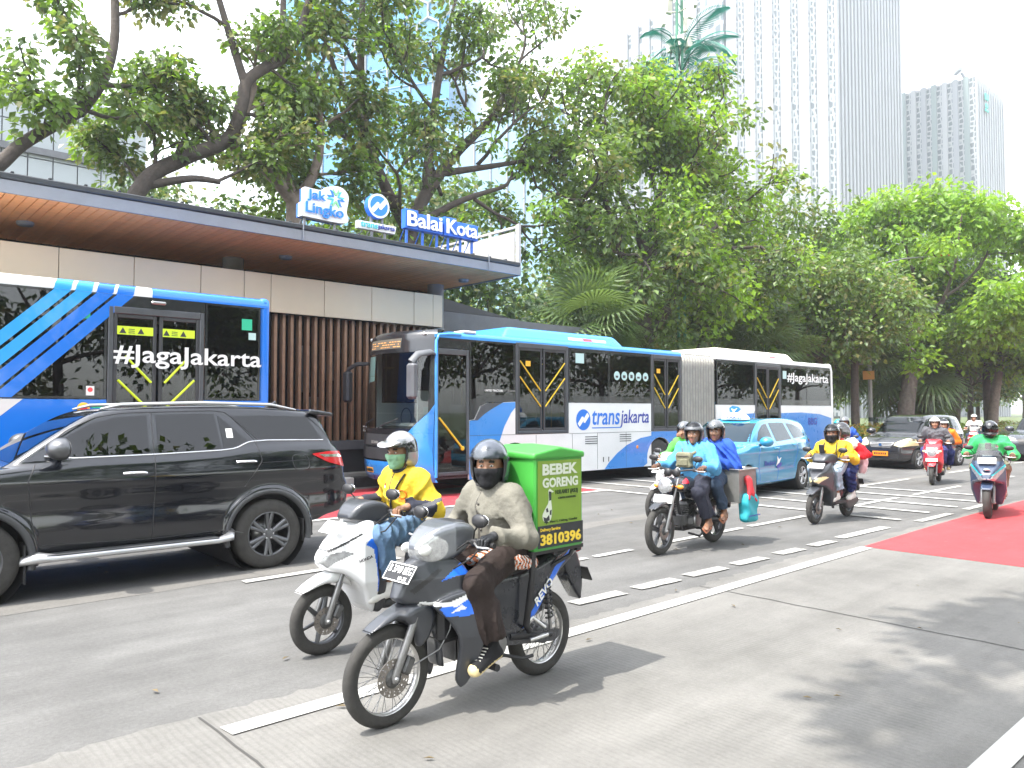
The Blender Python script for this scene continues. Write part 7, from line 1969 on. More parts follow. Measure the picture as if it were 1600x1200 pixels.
    for i in range(2):
        slv.append(capsule(sh[i], el[i], 0.073 * B, 0.060 * B)); d = (el[i] - wr[i]) / np.linalg.norm(el[i] - wr[i])
        frm.append(capsule(el[i], wr[i] + d * 0.035, 0.060 * B, 0.045 * B))
    torso = union(tp, 0.06)
    sleeves = [union([slv[i], frm[i]], 0.025) for i in range(2)]
    hemz = hip[2] - hem
    core = union([torso] + sleeves, 0.045)
    jk = lambda X, Y, Z: smax(core(X, Y, Z) + wn(X, Y, Z), hemz - Z - 0.12 * np.abs(X) * 0, 0.012)
    lo, hi = bounds([hip, neck] + sh + el + wr, 0.16)
    fr = [np.array(q) for q in (el[0], el[1])]
    def paint(X, Y, Z):
        m = np.zeros(len(X), int)
        if sleeve:
            dF = np.minimum(frm[0](X, Y, Z), frm[1](X, Y, Z)); dS = np.minimum(np.minimum(slv[0](X, Y, Z), slv[1](X, Y, Z)), torso(X, Y, Z))
            m[dF < dS - 0.006] = 1
        if top_paint: 
            k = top_paint(X, Y, Z, dict(hip=hip, neck=neck, sh=sh, el=el)); m = np.where(k >= 0, k, m)
        return m
    jacket = sdf('jacket', jk, lo, hi, h, [top, sleeve or top] + list(pals), t, paint=paint)
    if collar:
        for k, (rr, dz) in enumerate(((0.068, 0.0),)):
            P = [(neck[0] - 0.005 + rr * 1.05 * math.cos(a), rr * math.sin(a) + neck[1], neck[2] + 0.012 + 0.02 * math.cos(a)) for a in np.linspace(0.0, 2 * PI, 25)]
            b = MB(); b.tube(P, 0.021, 8, flat=0.8); b.build('collar', sleeve if sleeve else top, jacket)
    # trousers
    wt = wrinkle(seed + 9, 0.024, 34)
    lg = [capsule(hip + np.array((0.03, -0.05, 0.0)), hip + np.array((0.03, 0.05, 0.0)), 0.125)]
    for i in range(2):
        lg += [capsule(hj[i], kn[i], 0.104, 0.082), capsule(kn[i], A[i] + (kn[i] - A[i]) * 0.18, 0.078, 0.060 + cuff)]
    sb = []
    for i in range(2): sb.append((A[i], (kn[i] - A[i]) / np.linalg.norm(kn[i] - A[i])))
    ct = lambda X, Y, Z: np.minimum(sb[0][1][0]*(X-sb[0][0][0]) + sb[0][1][1]*(Y-sb[0][0][1]) + sb[0][1][2]*(Z-sb[0][0][2]), sb[1][1][0]*(X-sb[1][0][0]) + sb[1][1][1]*(Y-sb[1][0][1]) + sb[1][1][2]*(Z-sb[1][0][2]))
    cores = union(lg, 0.03)
    tr = lambda X, Y, Z: smax(cores(X, Y, Z) + wt(X, Y, Z), 0.045 - ct(X, Y, Z), 0.008)
    lo, hi = bounds([hip] + kn + A, 0.15)
    sdf('trousers', tr, lo, hi, h, [legs], t)
    # feet
    for i, s in enumerate((-1, 1)):
        a = A[i]; hl = a + np.array((0.035, 0, -0.055)); up_ = np.array((0, 0, 1.0)); bl = hl + toe * 0.20
        n_ = np.cross(np.cross(toe, up_), toe); n_ /= np.linalg.norm(n_); side = np.cross(toe, n_)
        sole_d = lambda X, Y, Z: -((X - hl[0]) * n_[0] + (Y - hl[1]) * n_[1] + (Z - hl[2]) * n_[2]) - 0.028
        core_f = union([capsule(hl, bl, 0.037, 0.040, lat=side, sc=1.05), capsule(hl + n_ * 0.02 + toe * 0.02, a + n_ * 0.015, 0.042, 0.040), capsule(a + toe * 0.02, bl + n_ * 0.0, 0.036, 0.032)], 0.03)
        lo, hi = bounds([hl, bl, a], 0.07)
        if shoe == 'shoe':
            f = lambda X, Y, Z: smax(core_f(X, Y, Z), sole_d(X, Y, Z), 0.006)
            o = sdf('shoe', f, lo, hi, 0.008 if h < 0.013 else 0.012, [shoe_m, sole], t, paint=lambda X, Y, Z: ((sole_d(X, Y, Z) > -0.020) | ((X - hl[0]) * toe[0] + (Y - hl[1]) * toe[1] + (Z - hl[2]) * toe[2] > 0.212)).astype(int))
            b = MB()
            for k in range(5):
                p = a + (bl - a) * (0.42 + 0.11 * k) + n_ * (0.042 - 0.002 * k); b.tube([p - side * 0.024 - toe * 0.008, p + n_ * 0.005, p + side * 0.024 + toe * 0.008], 0.0038, 5)
            b.build('lace', 'lace', o)
        else:
            toes = [capsule(bl - toe * 0.01 + side * (k - 2) * 0.017 - n_ * 0.012, bl + toe * (0.035 - 0.006 * abs(k - (1 if s < 0 else 3))) + side * (k - 2) * 0.018 - n_ * 0.014, 0.0105, 0.0085) for k in range(5)]
            f0 = union([union([capsule(hl - n_ * 0.002, bl - n_ * 0.006, 0.028, 0.026, lat=side, sc=1.35), capsule(hl + n_ * 0.02 + toe * 0.015, a + n_ * 0.05, 0.032, 0.032), capsule(a, bl - n_ * 0.01, 0.030, 0.018)], 0.03), union(toes, 0.004)], 0.008)
            o = sdf('foot', f0, lo, hi, 0.008, [skin_m], t)
            b = MB(); b.tube([hl - toe * 0.02 - n_ * 0.036, hl + toe * 0.1 - n_ * 0.036, bl + toe * 0.045 - n_ * 0.034], [0.034, 0.036, 0.040], 10, flat=0.22); b.build('sandal_sole', 'sandal', o)
            b = MB()
            for q in (0.04, 0.13): b.tube([hl + toe * q - side * 0.042 - n_ * 0.03, hl + toe * q + n_ * (0.045 - 0.12 * q), hl + toe * q + side * 0.042 - n_ * 0.03], 0.007, 6)
            b.build('sandal_strap', 'sandal', o)
    if mask:
        mf = lambda X, Y, Z: smax(np.abs(HEAD(X, Y, Z) - 0.009) - 0.004, smax(smax(X + 0.028, Z + 0.002 - (0.0 if mask != 'cloth_black' else 0.004), 0.006), -0.125 - Z, 0.004), 0.004)
        if mask == 'cloth_black': mf = lambda X, Y, Z: smax(np.abs(union([HEAD, nk], 0.03)(X, Y, Z) - 0.010) - 0.005, smax(smax(X - 0.03, Z + 0.004, 0.006), -0.185 - Z, 0.004), 0.004)
        P, Q = snets(mf, (-0.14, -0.11, -0.20), (0.06, 0.11, 0.03), 0.006)
        npmesh('face_mask', rotz_pts(P, np.zeros(3), yaw, pitch) + head, Q, [mask], t)
    if hel: helmet(t, tuple(head), yaw, pitch=pitch, h=0.009 if h < 0.013 else 0.014, **hel)
    t_parts[t.name] = dict(hip=hip, neck=neck, sh=sh, el=el, wr=wr, kn=kn, jacket=jacket, core=jk, head=head)
    return t
t_parts = {}
def front_of(p, pts, axis='x', a=-0.6, b=0.3):
    """points (y, z) carried forward on to the front of the jacket"""
    return hit(t_parts[p.name]['core'], np.array(pts, float), axis, a, b)
def strap(p, pts, w, m, name='bag_strap', parent=None, off=0.006):
    A_ = resample(pts, 14); X = front_of(p, A_)
    b = MB(); b.tube([(x - off, y, z) for x, (y, z) in zip(X, A_)], w, 6, flat=0.3); return b.build(name, m, parent or p)

RL = (2.395, 3.69, 0)
def khaki_paint(X, Y, Z, j):
    m = np.full(len(X), -1)
    m[(np.abs(Y - j['neck'][1] - 0.004) < 0.006) & (X < j['hip'][0] - 0.02) & (Z > j['hip'][2] - 0.02)] = 2
    return m
p1 = person('person in khaki jacket, dark helmet and black face cover riding the near motorcycle', RL, A1, (0.865, 0, 0.855), (0.80, 0, 1.275), (0.765, -0.008, 1.405), ((0.472, -0.292, 0.985), (0.472, 0.292, 0.985)), ((0.615, -0.20, 0.365), (0.615, 0.20, 0.365)),
            yaw=0.62, top='cloth_khaki', legs='cloth_brown', glove='leather_black', h=0.0105, mask='cloth_black', skin_m='skin', bulk=-0.02, cuff=0.028, shoe_m='cloth_black', toe=(-1, -0.12, -0.28), seed=3,
            hel=dict(m='helmet_slate', visor='visor_clear', vz='brow', peak=None), top_paint=khaki_paint, pals=('bag_strap',))
J = t_parts[p1.name]
for dz in (0.02, 0.10, 0.18, 0.26):
    z = J['hip'][2] + 0.06 + dz; x = front_of(p1, [(-0.012, z)])[0]
    b = MB(); b.lathe([(0.001, -0.004), (0.008, -0.003), (0.009, 0.002)], (x - 0.002, -0.012, z), 'x', 10); b.build('button', 'bag_strap', J['jacket'])
x = front_of(p1, [(-0.11, J['hip'][2] + 0.27)])[0]
b = MB(); b.grid([[(front_of(p1, [(y, z)])[0] - 0.004, y, z) for z in np.linspace(J['hip'][2] + 0.19, J['hip'][2] + 0.28, 5)] for y in np.linspace(-0.145, -0.06, 5)]); b.build('chest_pocket', 'cloth_khaki', J['jacket'])
# batik shirt tail showing below the jacket, draped over the lap
bt = sdf('shirt_tail', union([capsule((-0.08, -0.15, 0.835), (-0.22, -0.17, 0.815), 0.062, 0.045), capsule((-0.02, -0.17, 0.82), (0.12, -0.16, 0.795), 0.05, 0.045), capsule((-0.16, -0.1, 0.86), (-0.24, 0.0, 0.83), 0.05, 0.035)], 0.04), (-0.32, -0.26, 0.70), (0.22, 0.08, 0.95), 0.009, ['batik', 'cloth_white', 'cloth_brown'], p1,
         paint=lambda X, Y, Z: np.where(np.sin(X * 210 + np.sin(Z * 120) * 1.6) > 0.45, 1, np.where(np.sin(X * 95 + Z * 160) > 0.8, 2, 0)))
BL = (2.745, 5.09, 0)
def yellow_paint(X, Y, Z, j):
    m = np.full(len(X), -1)
    hx, hz = j['hip'][0], j['hip'][2]
    m[(np.abs(Y - 0.004) < 0.005) & (X < hx - 0.02) & (Z > hz)] = 1
    for i in range(2):
        d = j['el'][i] - j['sh'][i]; L = np.linalg.norm(d); u = ((X - j['sh'][i][0]) * d[0] + (Y - j['sh'][i][1]) * d[1] + (Z - j['sh'][i][2]) * d[2]) / L / L
        m[(u > 0.80) & (u < 0.93) & (np.abs(Y) > 0.16)] = 2
    return m
p2 = person('person in yellow rain jacket and silver helmet riding the white scooter, green mask on', BL, A2, (0.80, 0, 0.865), (0.735, 0, 1.285), (0.695, 0, 1.425), ((0.462, -0.305, 1.0), (0.462, 0.305, 1.0)), ((0.50, -0.135, 0.435), (0.52, 0.135, 0.435)),
            yaw=0.16, top='cloth_yellow', sleeve='cloth_ink', legs='denim', h=0.0115, mask='mask_green', bulk=0.08, shoe_m='shoe_white', sole='shoe_white', seed=5, pitch=-0.05, cuff=0.006,
            hel=dict(m='helmet_silver', two='helmet_black', visor='visor_clear', vz='brow', peak='helmet_silver'), top_paint=yellow_paint, pals=('cloth_grey',))
J = t_parts[p2.name]; hz = J['hip'][2]
strap(p2, [(-0.11, hz + 0.40), (-0.06, hz + 0.27), (0.02, hz + 0.12), (0.10, hz - 0.02)], 0.022, 'bag_strap')
x = front_of(p2, [(-0.11, hz + 0.24)])[0]
b = MB(); P = [(-0.11 + 0.026 * math.cos(a), hz + 0.245 + 0.032 * math.sin(a)) for a in np.linspace(0, 2 * PI, 17)]; X = front_of(p2, P); b.tube([(q - 0.003, y, z) for q, (y, z) in zip(X, P)], 0.006, 6); b.build('chest_badge', 'cloth_orange', J['jacket'])
def badge(p, y0, y1, z0, z1, m, name='chest_badge', off=0.005):
    n = 5; b = MB(); b.grid([[(front_of(p, [(y, z)])[0] - off, y, z) for z in np.linspace(z0, z1, n)] for y in np.linspace(y0, y1, n)]); return b.build(name, m, t_parts[p.name]['jacket'])
badge(p2, -0.145, -0.085, hz + 0.185, hz + 0.205, 'cloth_orange'); badge(p2, 0.075, 0.115, hz + 0.30, hz + 0.318, 'cloth_crimson', 'flag_badge'); badge(p2, 0.075, 0.115, hz + 0.28, hz + 0.30, 'cloth_white', 'flag_badge')

# riders of the black motorcycle
p3 = person('person in light blue jacket with olive chest bag riding the black motorcycle', L3, A3, (0.90, 0, 0.875), (0.835, -0.01, 1.305), (0.80, -0.01, 1.45), ((0.424, -0.335, 1.02), (0.424, 0.335, 1.02)), ((0.72, -0.255, 0.375), (0.72, 0.255, 0.375)),
            yaw=0.25, top='cloth_sky', legs='cloth_ink', shoe='sandal', skin_m='skin_dark', h=0.015, bulk=0.16, seed=7, toe=(-1, -0.25, -0.12), hel=dict(m='helmet_grey', visor='visor_smoke', vz='up'), kneepole=(-1, -0.0, 0.25), cuff=0.012)
p4 = person('person in royal blue hoodie sitting behind the light blue jacket rider', L3, A3, (1.27, -0.03, 0.91), (1.25, -0.08, 1.345), (1.215, -0.09, 1.475), ((1.03, -0.17, 1.06), (1.05, 0.02, 1.04)), ((1.09, -0.27, 0.455), (1.09, 0.25, 0.455)),
            yaw=0.35, top='cloth_blue', legs='denim_dark', shoe='sandal', skin_m='skin_dark', h=0.015, bulk=0.08, seed=8, toe=(-1, -0.3, -0.1), hel=dict(m='helmet_grey', visor='visor_clear', vz='brow', two='helmet_black'), polew=(0.5, 0.5, -0.9))
# chest bag of the first
J = t_parts[p3.name]; hz = J['hip'][2]
strap(p3, [(-0.09, hz + 0.36), (-0.05, hz + 0.33), (0.01, hz + 0.29)], 0.018, 'cloth_olive'); strap(p3, [(0.12, hz + 0.40), (0.08, hz + 0.33)], 0.018, 'cloth_olive')
xb = front_of(p3, [(0.05, hz + 0.24)])[0]
cb = thing('chest_bag', 'olive bag strapped across the light blue jacket', 'bag', on_bike(L3, A3, (0.90 + xb, 0.05, 0.875 + 0.13)), A3)
sdf('pouch', lambda X, Y, Z: smax(smax(np.abs(X + 0.03) - 0.055, np.abs(Y) - 0.11 - 0.008 * np.sin(Z * 50), 0.03), np.abs(Z - 0.12) - 0.10, 0.03), (-0.11, -0.14, 0), (0.05, 0.14, 0.25), 0.010, ['cloth_olive'], cb)
b = MB(); b.bx(-0.098, -0.086, -0.075, 0.075, 0.05, 0.13, 0.01); b.build('pocket', 'cloth_olive', cb); b = MB(); b.tube([(-0.09, -0.09, 0.17), (-0.094, 0.09, 0.17)], 0.005, 5); b.build('zip', 'bag_strap', cb)
# green jacket rider behind
def lime_paint(X, Y, Z, j):
    m = np.full(len(X), -1); m[np.abs(Y) > 0.17] = 2
    d = np.minimum(np.abs(Z - j['el'][0][2]), 1); return m
p5 = person('person in lime green jacket raising a hand to the mouth, on the white motorcycle', L4, 0.05, (0.90, 0, 0.865), (0.84, 0, 1.29), (0.80, 0.0, 1.425), ((0.68, 0.01, 1.36), (0.475, 0.29, 0.985)), ((0.64, -0.20, 0.36), (0.64, 0.20, 0.36)),
            yaw=0.15, top='cloth_lime', sleeve='cloth_lime', legs='denim_dark', h=0.017, bulk=0.1, seed=9, hel=dict(m='helmet_grey', visor='visor_clear', vz='brow'), top_paint=lambda X, Y, Z, j: np.where((np.abs(Y) > 0.19) & (Z > j['el'][0][2] + 0.06), 2, -1), pals=('cloth_grey',))
# grey scooter pair
p6 = person('person in yellow jacket and black mask riding the grey scooter', L5, A5, (0.81, 0, 0.865), (0.735, 0, 1.245), (0.70, 0, 1.375), ((0.462, -0.30, 1.0), (0.462, 0.30, 1.0)), ((0.52, -0.14, 0.43), (0.52, 0.14, 0.43)),
            yaw=0.28, top='cloth_yellow', legs='denim_pale', h=0.016, bulk=0.1, mask='cloth_black', seed=11, shoe_m='shoe_white', sole='shoe_white', hel=dict(m='helmet_black', visor='visor_smoke', vz='up'), sleeve='cloth_yellow')
J = t_parts[p6.name]; hz = J['hip'][2]
strap(p6, [(-0.10, hz + 0.38), (-0.10, hz + 0.2), (-0.11, hz + 0.06)], 0.022, 'bag_strap'); strap(p6, [(0.10, hz + 0.38), (0.10, hz + 0.2), (0.11, hz + 0.06)], 0.022, 'bag_strap')
badge(p6, -0.07, 0.07, hz + 0.16, hz + 0.19, 'cloth_crimson')
p7 = person('person in red and white top sitting behind the yellow jacket rider, looking away', L5, A5, (1.17, 0.0, 0.90), (1.13, 0.02, 1.29), (1.10, 0.02, 1.405), ((0.98, -0.20, 0.95), (0.98, 0.2, 0.95)), ((1.02, -0.19, 0.42), (1.02, 0.19, 0.42)),
            yaw=-0.75, top='cloth_crimson', legs='cloth_navy', h=0.017, seed=12, shoe_m='shoe_white', sole='shoe_white', hel=dict(m='helmet_black', visor=None, two='helmet_grey'), top_paint=lambda X, Y, Z, j: np.where((X < j['hip'][0] - 0.06) | (Z > j['neck'][2] - 0.05), 2, -1), pals=('cloth_white',))
pb_ = sdf('plastic_bag', lambda X, Y, Z: ball((0, 0, 0.19), (0.10, 0.09, 0.19))(X, Y, Z) + 0.012 * np.sin(X * 55 + Z * 20) * np.sin(Y * 48 + Z * 31), (-0.13, -0.12, -0.02), (0.13, 0.12, 0.42), 0.013, ['plastic_bag'])
tag(pb_, 'pale pink plastic bag hanging behind the passenger in red and white', 'bag'); pb_.location = on_bike(L5, A5, (1.42, -0.20, 0.72))
# red scooter pair
p8 = person('person in dark grey jacket and white helmet riding the red scooter', L6, A6, (0.80, 0, 0.865), (0.735, 0, 1.31), (0.70, 0, 1.45), ((0.462, -0.30, 1.0), (0.462, 0.30, 1.0)), ((0.54, -0.17, 0.43), (0.54, 0.17, 0.43)),
            yaw=0.1, top='cloth_grey', legs='cloth_purple', h=0.02, bulk=0.12, seed=13, hel=dict(m='helmet_white', visor='visor_clear', vz='up'))
p9 = person('person in orange jacket and red white green helmet behind the white helmet rider', L6, A6, (1.18, -0.12, 0.89), (1.13, -0.14, 1.28), (1.10, -0.15, 1.40), ((0.98, -0.28, 0.95), (0.98, 0.14, 0.95)), ((1.02, -0.26, 0.42), (1.02, 0.19, 0.42)),
            yaw=0.1, top='cloth_orange', legs='cloth_navy', h=0.02, seed=14, hel=dict(m='helmet_white', two='helmet_green', visor='visor_smoke', vz='up'))
p10 = person('person in bright green jacket and black full face helmet on the maxi scooter', L7, A7, (0.88, 0, 0.86), (0.80, 0, 1.29), (0.76, 0, 1.425), ((0.462, -0.33, 1.0), (0.462, 0.33, 1.0)), ((0.62, -0.20, 0.43), (0.62, 0.20, 0.43)),
            yaw=0.18, top='cloth_green', legs='cloth_olive', skin_m='skin_dark', shoe='sandal', h=0.016, bulk=0.15, seed=15, hel=dict(m='helmet_black', visor='visor_smoke', vz='down', full=True), mask='cloth_black')
J = t_parts[p10.name]; hz = J['hip'][2]
badge(p10, -0.12, -0.08, hz + 0.29, hz + 0.31, 'cloth_crimson', 'flag_badge'); badge(p10, -0.12, -0.08, hz + 0.27, hz + 0.29, 'cloth_white', 'flag_badge')
p11 = person('person in white shirt and white helmet on the far red motorcycle', L8, A8, (0.88, 0, 0.86), (0.82, 0, 1.33), (0.78, 0, 1.47), ((0.475, -0.29, 0.985), (0.475, 0.29, 0.985)), ((0.62, -0.20, 0.36), (0.62, 0.20, 0.36)),
            yaw=0.1, top='cloth_white', legs='denim_dark', h=0.024, seed=16, hel=dict(m='helmet_white', visor=None), sleeve='skin', top_paint=lambda X, Y, Z, j: np.where((np.abs(Y) < 0.14) & (X < j['hip'][0] - 0.05) & (Z < j['neck'][2] - 0.16), 2, -1), pals=('cloth_ink',))
p12 = person('person in dark blue shirt and grey helmet riding behind the yellow jacket pair', L9, A9, (0.80, 0, 0.865), (0.735, 0, 1.32), (0.70, 0, 1.46), ((0.462, -0.30, 1.0), (0.462, 0.30, 1.0)), ((0.54, -0.17, 0.43), (0.54, 0.17, 0.43)),
            yaw=0.1, top='cloth_blue', legs='cloth_ink', h=0.02, seed=17, hel=dict(m='helmet_grey', visor=None))
p13 = person('person in grey top and teal helmet sitting behind the dark blue shirt rider', L9, A9, (1.17, 0.10, 0.88), (1.13, 0.16, 1.27), (1.10, 0.18, 1.39), ((0.98, -0.1, 0.95), (0.98, 0.25, 0.95)), ((1.02, -0.19, 0.42), (1.02, 0.22, 0.42)),
            yaw=-0.1, top='cloth_grey', legs='cloth_ink', h=0.022, seed=18, hel=dict(m='helmet_teal', visor=None))
# ------------------------------------------------------------------ trees
def leaf_mat(name, col, trans, tw=0.35, rough=0.42):
    m = bpy.data.materials.new(name); MATS[name] = m; m.use_nodes = True
    nt = m.node_tree; N = nt.nodes; L = nt.links; p = N['Principled BSDF']; o = N['Material Output']
    p.inputs['Roughness'].default_value = rough; p.inputs['Specular IOR Level'].default_value = 0.55
    g = N.new('ShaderNodeNewGeometry'); n = N.new('ShaderNodeTexNoise'); n.inputs['Scale'].default_value = 1.1; n.inputs['Detail'].default_value = 3
    L.new(g.outputs['Position'], n.inputs['Vector'])
    r = N.new('ShaderNodeMapRange'); r.inputs['From Min'].default_value = 0.3; r.inputs['From Max'].default_value = 0.7; r.inputs['To Min'].default_value = 0.65; r.inputs['To Max'].default_value = 1.4
    L.new(n.outputs['Fac'], r.inputs['Value'])
    def mulc(c):
        k = N.new('ShaderNodeMix'); k.data_type = 'RGBA'; k.blend_type = 'MULTIPLY'; k.inputs[0].default_value = 1; k.inputs[6].default_value = (*c, 1); L.new(r.outputs[0], k.inputs[7]); return k.outputs[2]
    L.new(mulc(col), p.inputs['Base Color'])
    t = N.new('ShaderNodeBsdfTranslucent'); L.new(mulc(trans), t.inputs['Color'])
    mx = N.new('ShaderNodeMixShader'); mx.inputs[0].default_value = tw
    L.new(p.outputs[0], mx.inputs[1]); L.new(t.outputs[0], mx.inputs[2]); L.new(mx.outputs[0], o.inputs['Surface'])
leaf_mat('leaf_dark', (0.066, 0.110, 0.034), (0.14, 0.24, 0.035))
leaf_mat('leaf_mid', (0.102, 0.160, 0.040), (0.23, 0.36, 0.045))
leaf_mat('leaf_olive', (0.16, 0.165, 0.062), (0.30, 0.32, 0.06))
leaf_mat('leaf_fresh', (0.14, 0.26, 0.030), (0.30, 0.50, 0.03), 0.45)
leaf_mat('leaf_lime', (0.16, 0.29, 0.028), (0.34, 0.54, 0.035), 0.46)
leaf_mat('leaf_far', (0.060, 0.115, 0.050), (0.10, 0.18, 0.05))
leaf_mat('hedge_gold', (0.30, 0.20, 0.03), (0.35, 0.26, 0.03), 0.3)
leaf_mat('palm_leaf', (0.085, 0.135, 0.045), (0.16, 0.24, 0.05), 0.35)
leaf_mat('palm_teal', (0.02, 0.17, 0.13), (0.03, 0.2, 0.15), 0.2)
mat('bark', (0.060, 0.048, 0.040), 0.9, nz=(5, 0.35), bump=(14, 0.8, 0.03))
mat('bark_grey', (0.115, 0.095, 0.082), 0.9, nz=(6, 0.4), bump=(10, 0.9, 0.04))
mat('bark_pale', (0.17, 0.135, 0.11), 0.9, nz=(6, 0.3), bump=(14, 0.7, 0.03))

def leaves(C, n, rc, size, rs, droop=0.55, flat=0.75, ctr=None):
    """n leaves about each cluster centre: folded leaf shapes pointing outwards and hanging"""
    C = np.repeat(np.asarray(C, float), n, 0); k = len(C)
    d = rs.normal(size=(k, 3)); d /= np.linalg.norm(d, axis=1)[:, None]
    rad = rc * rs.uniform(0.15, 1.0, k) ** 0.6
    P = C + d * rad[:, None] * np.array([1, 1, flat])
    t = d * np.array([1, 1, 0.4]) + rs.normal(size=(k, 3)) * 0.45; t[:, 2] -= droop
    t /= np.linalg.norm(t, axis=1)[:, None]
    s = np.cross(t, rs.normal(size=(k, 3)) * 0.5 + np.array([0, 0, 1.0])); s /= np.maximum(np.linalg.norm(s, axis=1)[:, None], 1e-6)
    nn = np.cross(s, t)
    L = size * rs.uniform(0.65, 1.25, k)[:, None]; W = L * 0.33
    v = np.stack([P, P + t * L * 0.45 + s * W + nn * L * 0.06, P + t * L - nn * L * 0.08, P + t * L * 0.45 - s * W + nn * L * 0.06], 1)
    return v.reshape(-1, 3)
def grow(tips, tubes, p, d, L, r, lev, rs, spread=0.75, up=0.25, kids=3, twig=True):
    """a crooked limb that divides; thin ends carry leaf clusters"""
    P = [p]; n = 4
    for i in range(n):
        d = d + rs.normal(size=3) * 0.16 + np.array([0, 0, up * 0.18]); d /= np.linalg.norm(d)
        P.append(P[-1] + d * L / n)
    tubes.append((P, np.linspace(r, r * 0.62, n + 1), lev))
    if lev == 0:
        tips.append(P[-1]); tips.append(P[-2] + rs.normal(size=3) * 0.12); tips.append(P[2] + rs.normal(size=3) * 0.2); return
    for k in range(kids):
        q = P[-1] if k < 2 else P[2 + (k % 2)]
        a = rs.normal(size=3); a -= d * (a @ d); a /= np.linalg.norm(a)
        nd = d * (1 - spread * 0.5) + a * spread * rs.uniform(0.6, 1.1) + np.array([0, 0, up * 0.3]); nd /= np.linalg.norm(nd)
        grow(tips, tubes, q, nd, L * rs.uniform(0.6, 0.82), r * 0.6, lev - 1, rs, spread, up, kids)
LEAF_TOTAL = [0]
def fill(c, r, n, seed):
    """cluster centres through an ellipsoid, denser towards its outside and kept in ragged clumps"""
    rs = np.random.RandomState(seed + 100); d = rs.normal(size=(n * 3, 3)); d /= np.linalg.norm(d, axis=1)[:, None]
    q = d * rs.uniform(0.35, 1.0, n * 3)[:, None] ** 0.45
    lump = np.sin(q[:, 0] * 5.1 + seed) + np.sin(q[:, 2] * 5.7 + q[:, 0] * 3 + 1.3 * seed) + np.sin(q[:, 1] * 4 + q[:, 2] * 2.0)
    q = q[np.argsort(-lump + rs.normal(size=n * 3) * 0.45)[:n]]
    return list(q * np.array(r) + np.array(c))
def tree(name, label, trunks, seeds, group, mats_, n=34, rc=0.62, size=0.17, bark='bark', lev=2, L0=2.2, seed=0, up=0.25, spread=0.75, extra=(), kids=3, droop=0.55, fresh=None, keep=1.0):
    """trunks: list of (points, radius0, radius1); seeds: (point, direction, length, radius) from which limbs grow; extra: lone leaf clusters"""
    rs = np.random.RandomState(seed); tips, tubes = [], []
    base = np.array(trunks[0][0][0], float)
    t = thing(name, label, 'tree', tuple(base), 0, group)
    for P, r0, r1 in trunks:
        P = np.array(P, float); q = resample(P, 4 * len(P)); 
        from_ = curve_open(P, 6); tubes.append((from_, np.linspace(r0, r1, len(from_)), 9))
    for p, d, L, r in seeds:
        d = np.array(d, float); grow(tips, tubes, np.array(p, float), d / np.linalg.norm(d), L, r, lev, rs, spread, up, kids)
    b = MB()
    for P, r, lv in tubes: b.tube([tuple(np.array(p) - base) for p in P], r, 10 if lv == 9 else (7 if lv > 0 else 4), cap=False)
    b.build('trunk', bark, t)
    tips = np.array([x for x in tips] + [np.array(e) for e in extra])
    if keep < 1: tips = tips[rs.rand(len(tips)) < keep]
    V = leaves(tips, n, rc, size, rs, droop) - base
    k = len(V) // 4
    ci = rs.choice(len(mats_[1]), len(tips), p=np.array(mats_[1]) / sum(mats_[1]))
    if fresh is not None: ci = np.where(np.array([fresh(*q) for q in tips]) & (rs.rand(len(tips)) < 0.9), len(mats_[1]) - 1, ci)
    mi = np.repeat(ci, n); sw = rs.rand(k) < 0.18; mi[sw] = rs.randint(0, len(mats_[1]), sw.sum())
    npmesh('crown', V, np.arange(4 * k).reshape(k, 4), mats_[0], t, mi, smooth=False)
    LEAF_TOTAL[0] += k
    return t
def curve_open(P, n=6):
    P = np.array(P, float); out = []
    for i in range(len(P) - 1):
        p0 = P[max(i - 1, 0)]; p1 = P[i]; p2 = P[i + 1]; p3 = P[min(i + 2, len(P) - 1)]
        for j in range(n):
            t = j / n; out.append(0.5 * ((2 * p1) + (p2 - p0) * t + (2*p0 - 5*p1 + 4*p2 - p3) * t*t + (-p0 + 3*p1 - 3*p2 + p3) * t**3))
    out.append(P[-1]); return out
OLD = (('leaf_dark', 'leaf_mid', 'leaf_olive', 'leaf_fresh'), (4, 5.5, 1.7, 0.9))
MIX = (('leaf_dark', 'leaf_mid', 'leaf_olive', 'leaf_lime'), (4.5, 5, 0.7, 0.4))
LIME = (('leaf_mid', 'leaf_fresh', 'leaf_lime'), (2, 4, 4))
FAR = (('leaf_far', 'leaf_mid', 'leaf_olive'), (5, 3, 0.7))
GT = 'street trees behind the bus station'
# crooked tree at the left picture edge, sparse
tree('rain_tree', 'sparse tree with a crooked dark limb over the left end of the station roof',
     [([(-1.5, 21, 0), (-1.0, 21, 4), (0.6, 21, 6.3), (2.6, 21, 7.1), (3.5, 21, 8.1), (4.6, 21, 9.1)], 0.22, 0.13), ([(4.6, 21, 9.1), (5.2, 21.2, 10.2), (5.5, 21.4, 11.6), (5.4, 21.5, 13.6)], 0.16, 0.09), ([(0.6, 21, 6.3), (1.9, 20.4, 8.2), (2.7, 20.2, 9.0)], 0.2, 0.14)],
     [((3.5, 21, 8.1), (0.6, -0.3, 0.6), 1.0, 0.06), ((4.2, 21, 8.7), (-0.5, 0, 0.9), 1.1, 0.06), ((4.4, 20.9, 9.0), (0.3, 0.2, 0.5), 1.1, 0.06), ((5.1, 21.2, 10.0), (0.9, 0, 0.2), 1.5, 0.07), ((5.1, 21.2, 10.4), (-0.8, 0, 0.6), 1.2, 0.05), ((5.5, 21.4, 12), (0.6, 0, 0.6), 1.2, 0.05), ((4.8, 21, 9.2), (0.8, 0, -0.1), 1.4, 0.06)], GT, OLD, n=44, rc=0.50, size=0.22, lev=1, L0=1.2, seed=3)
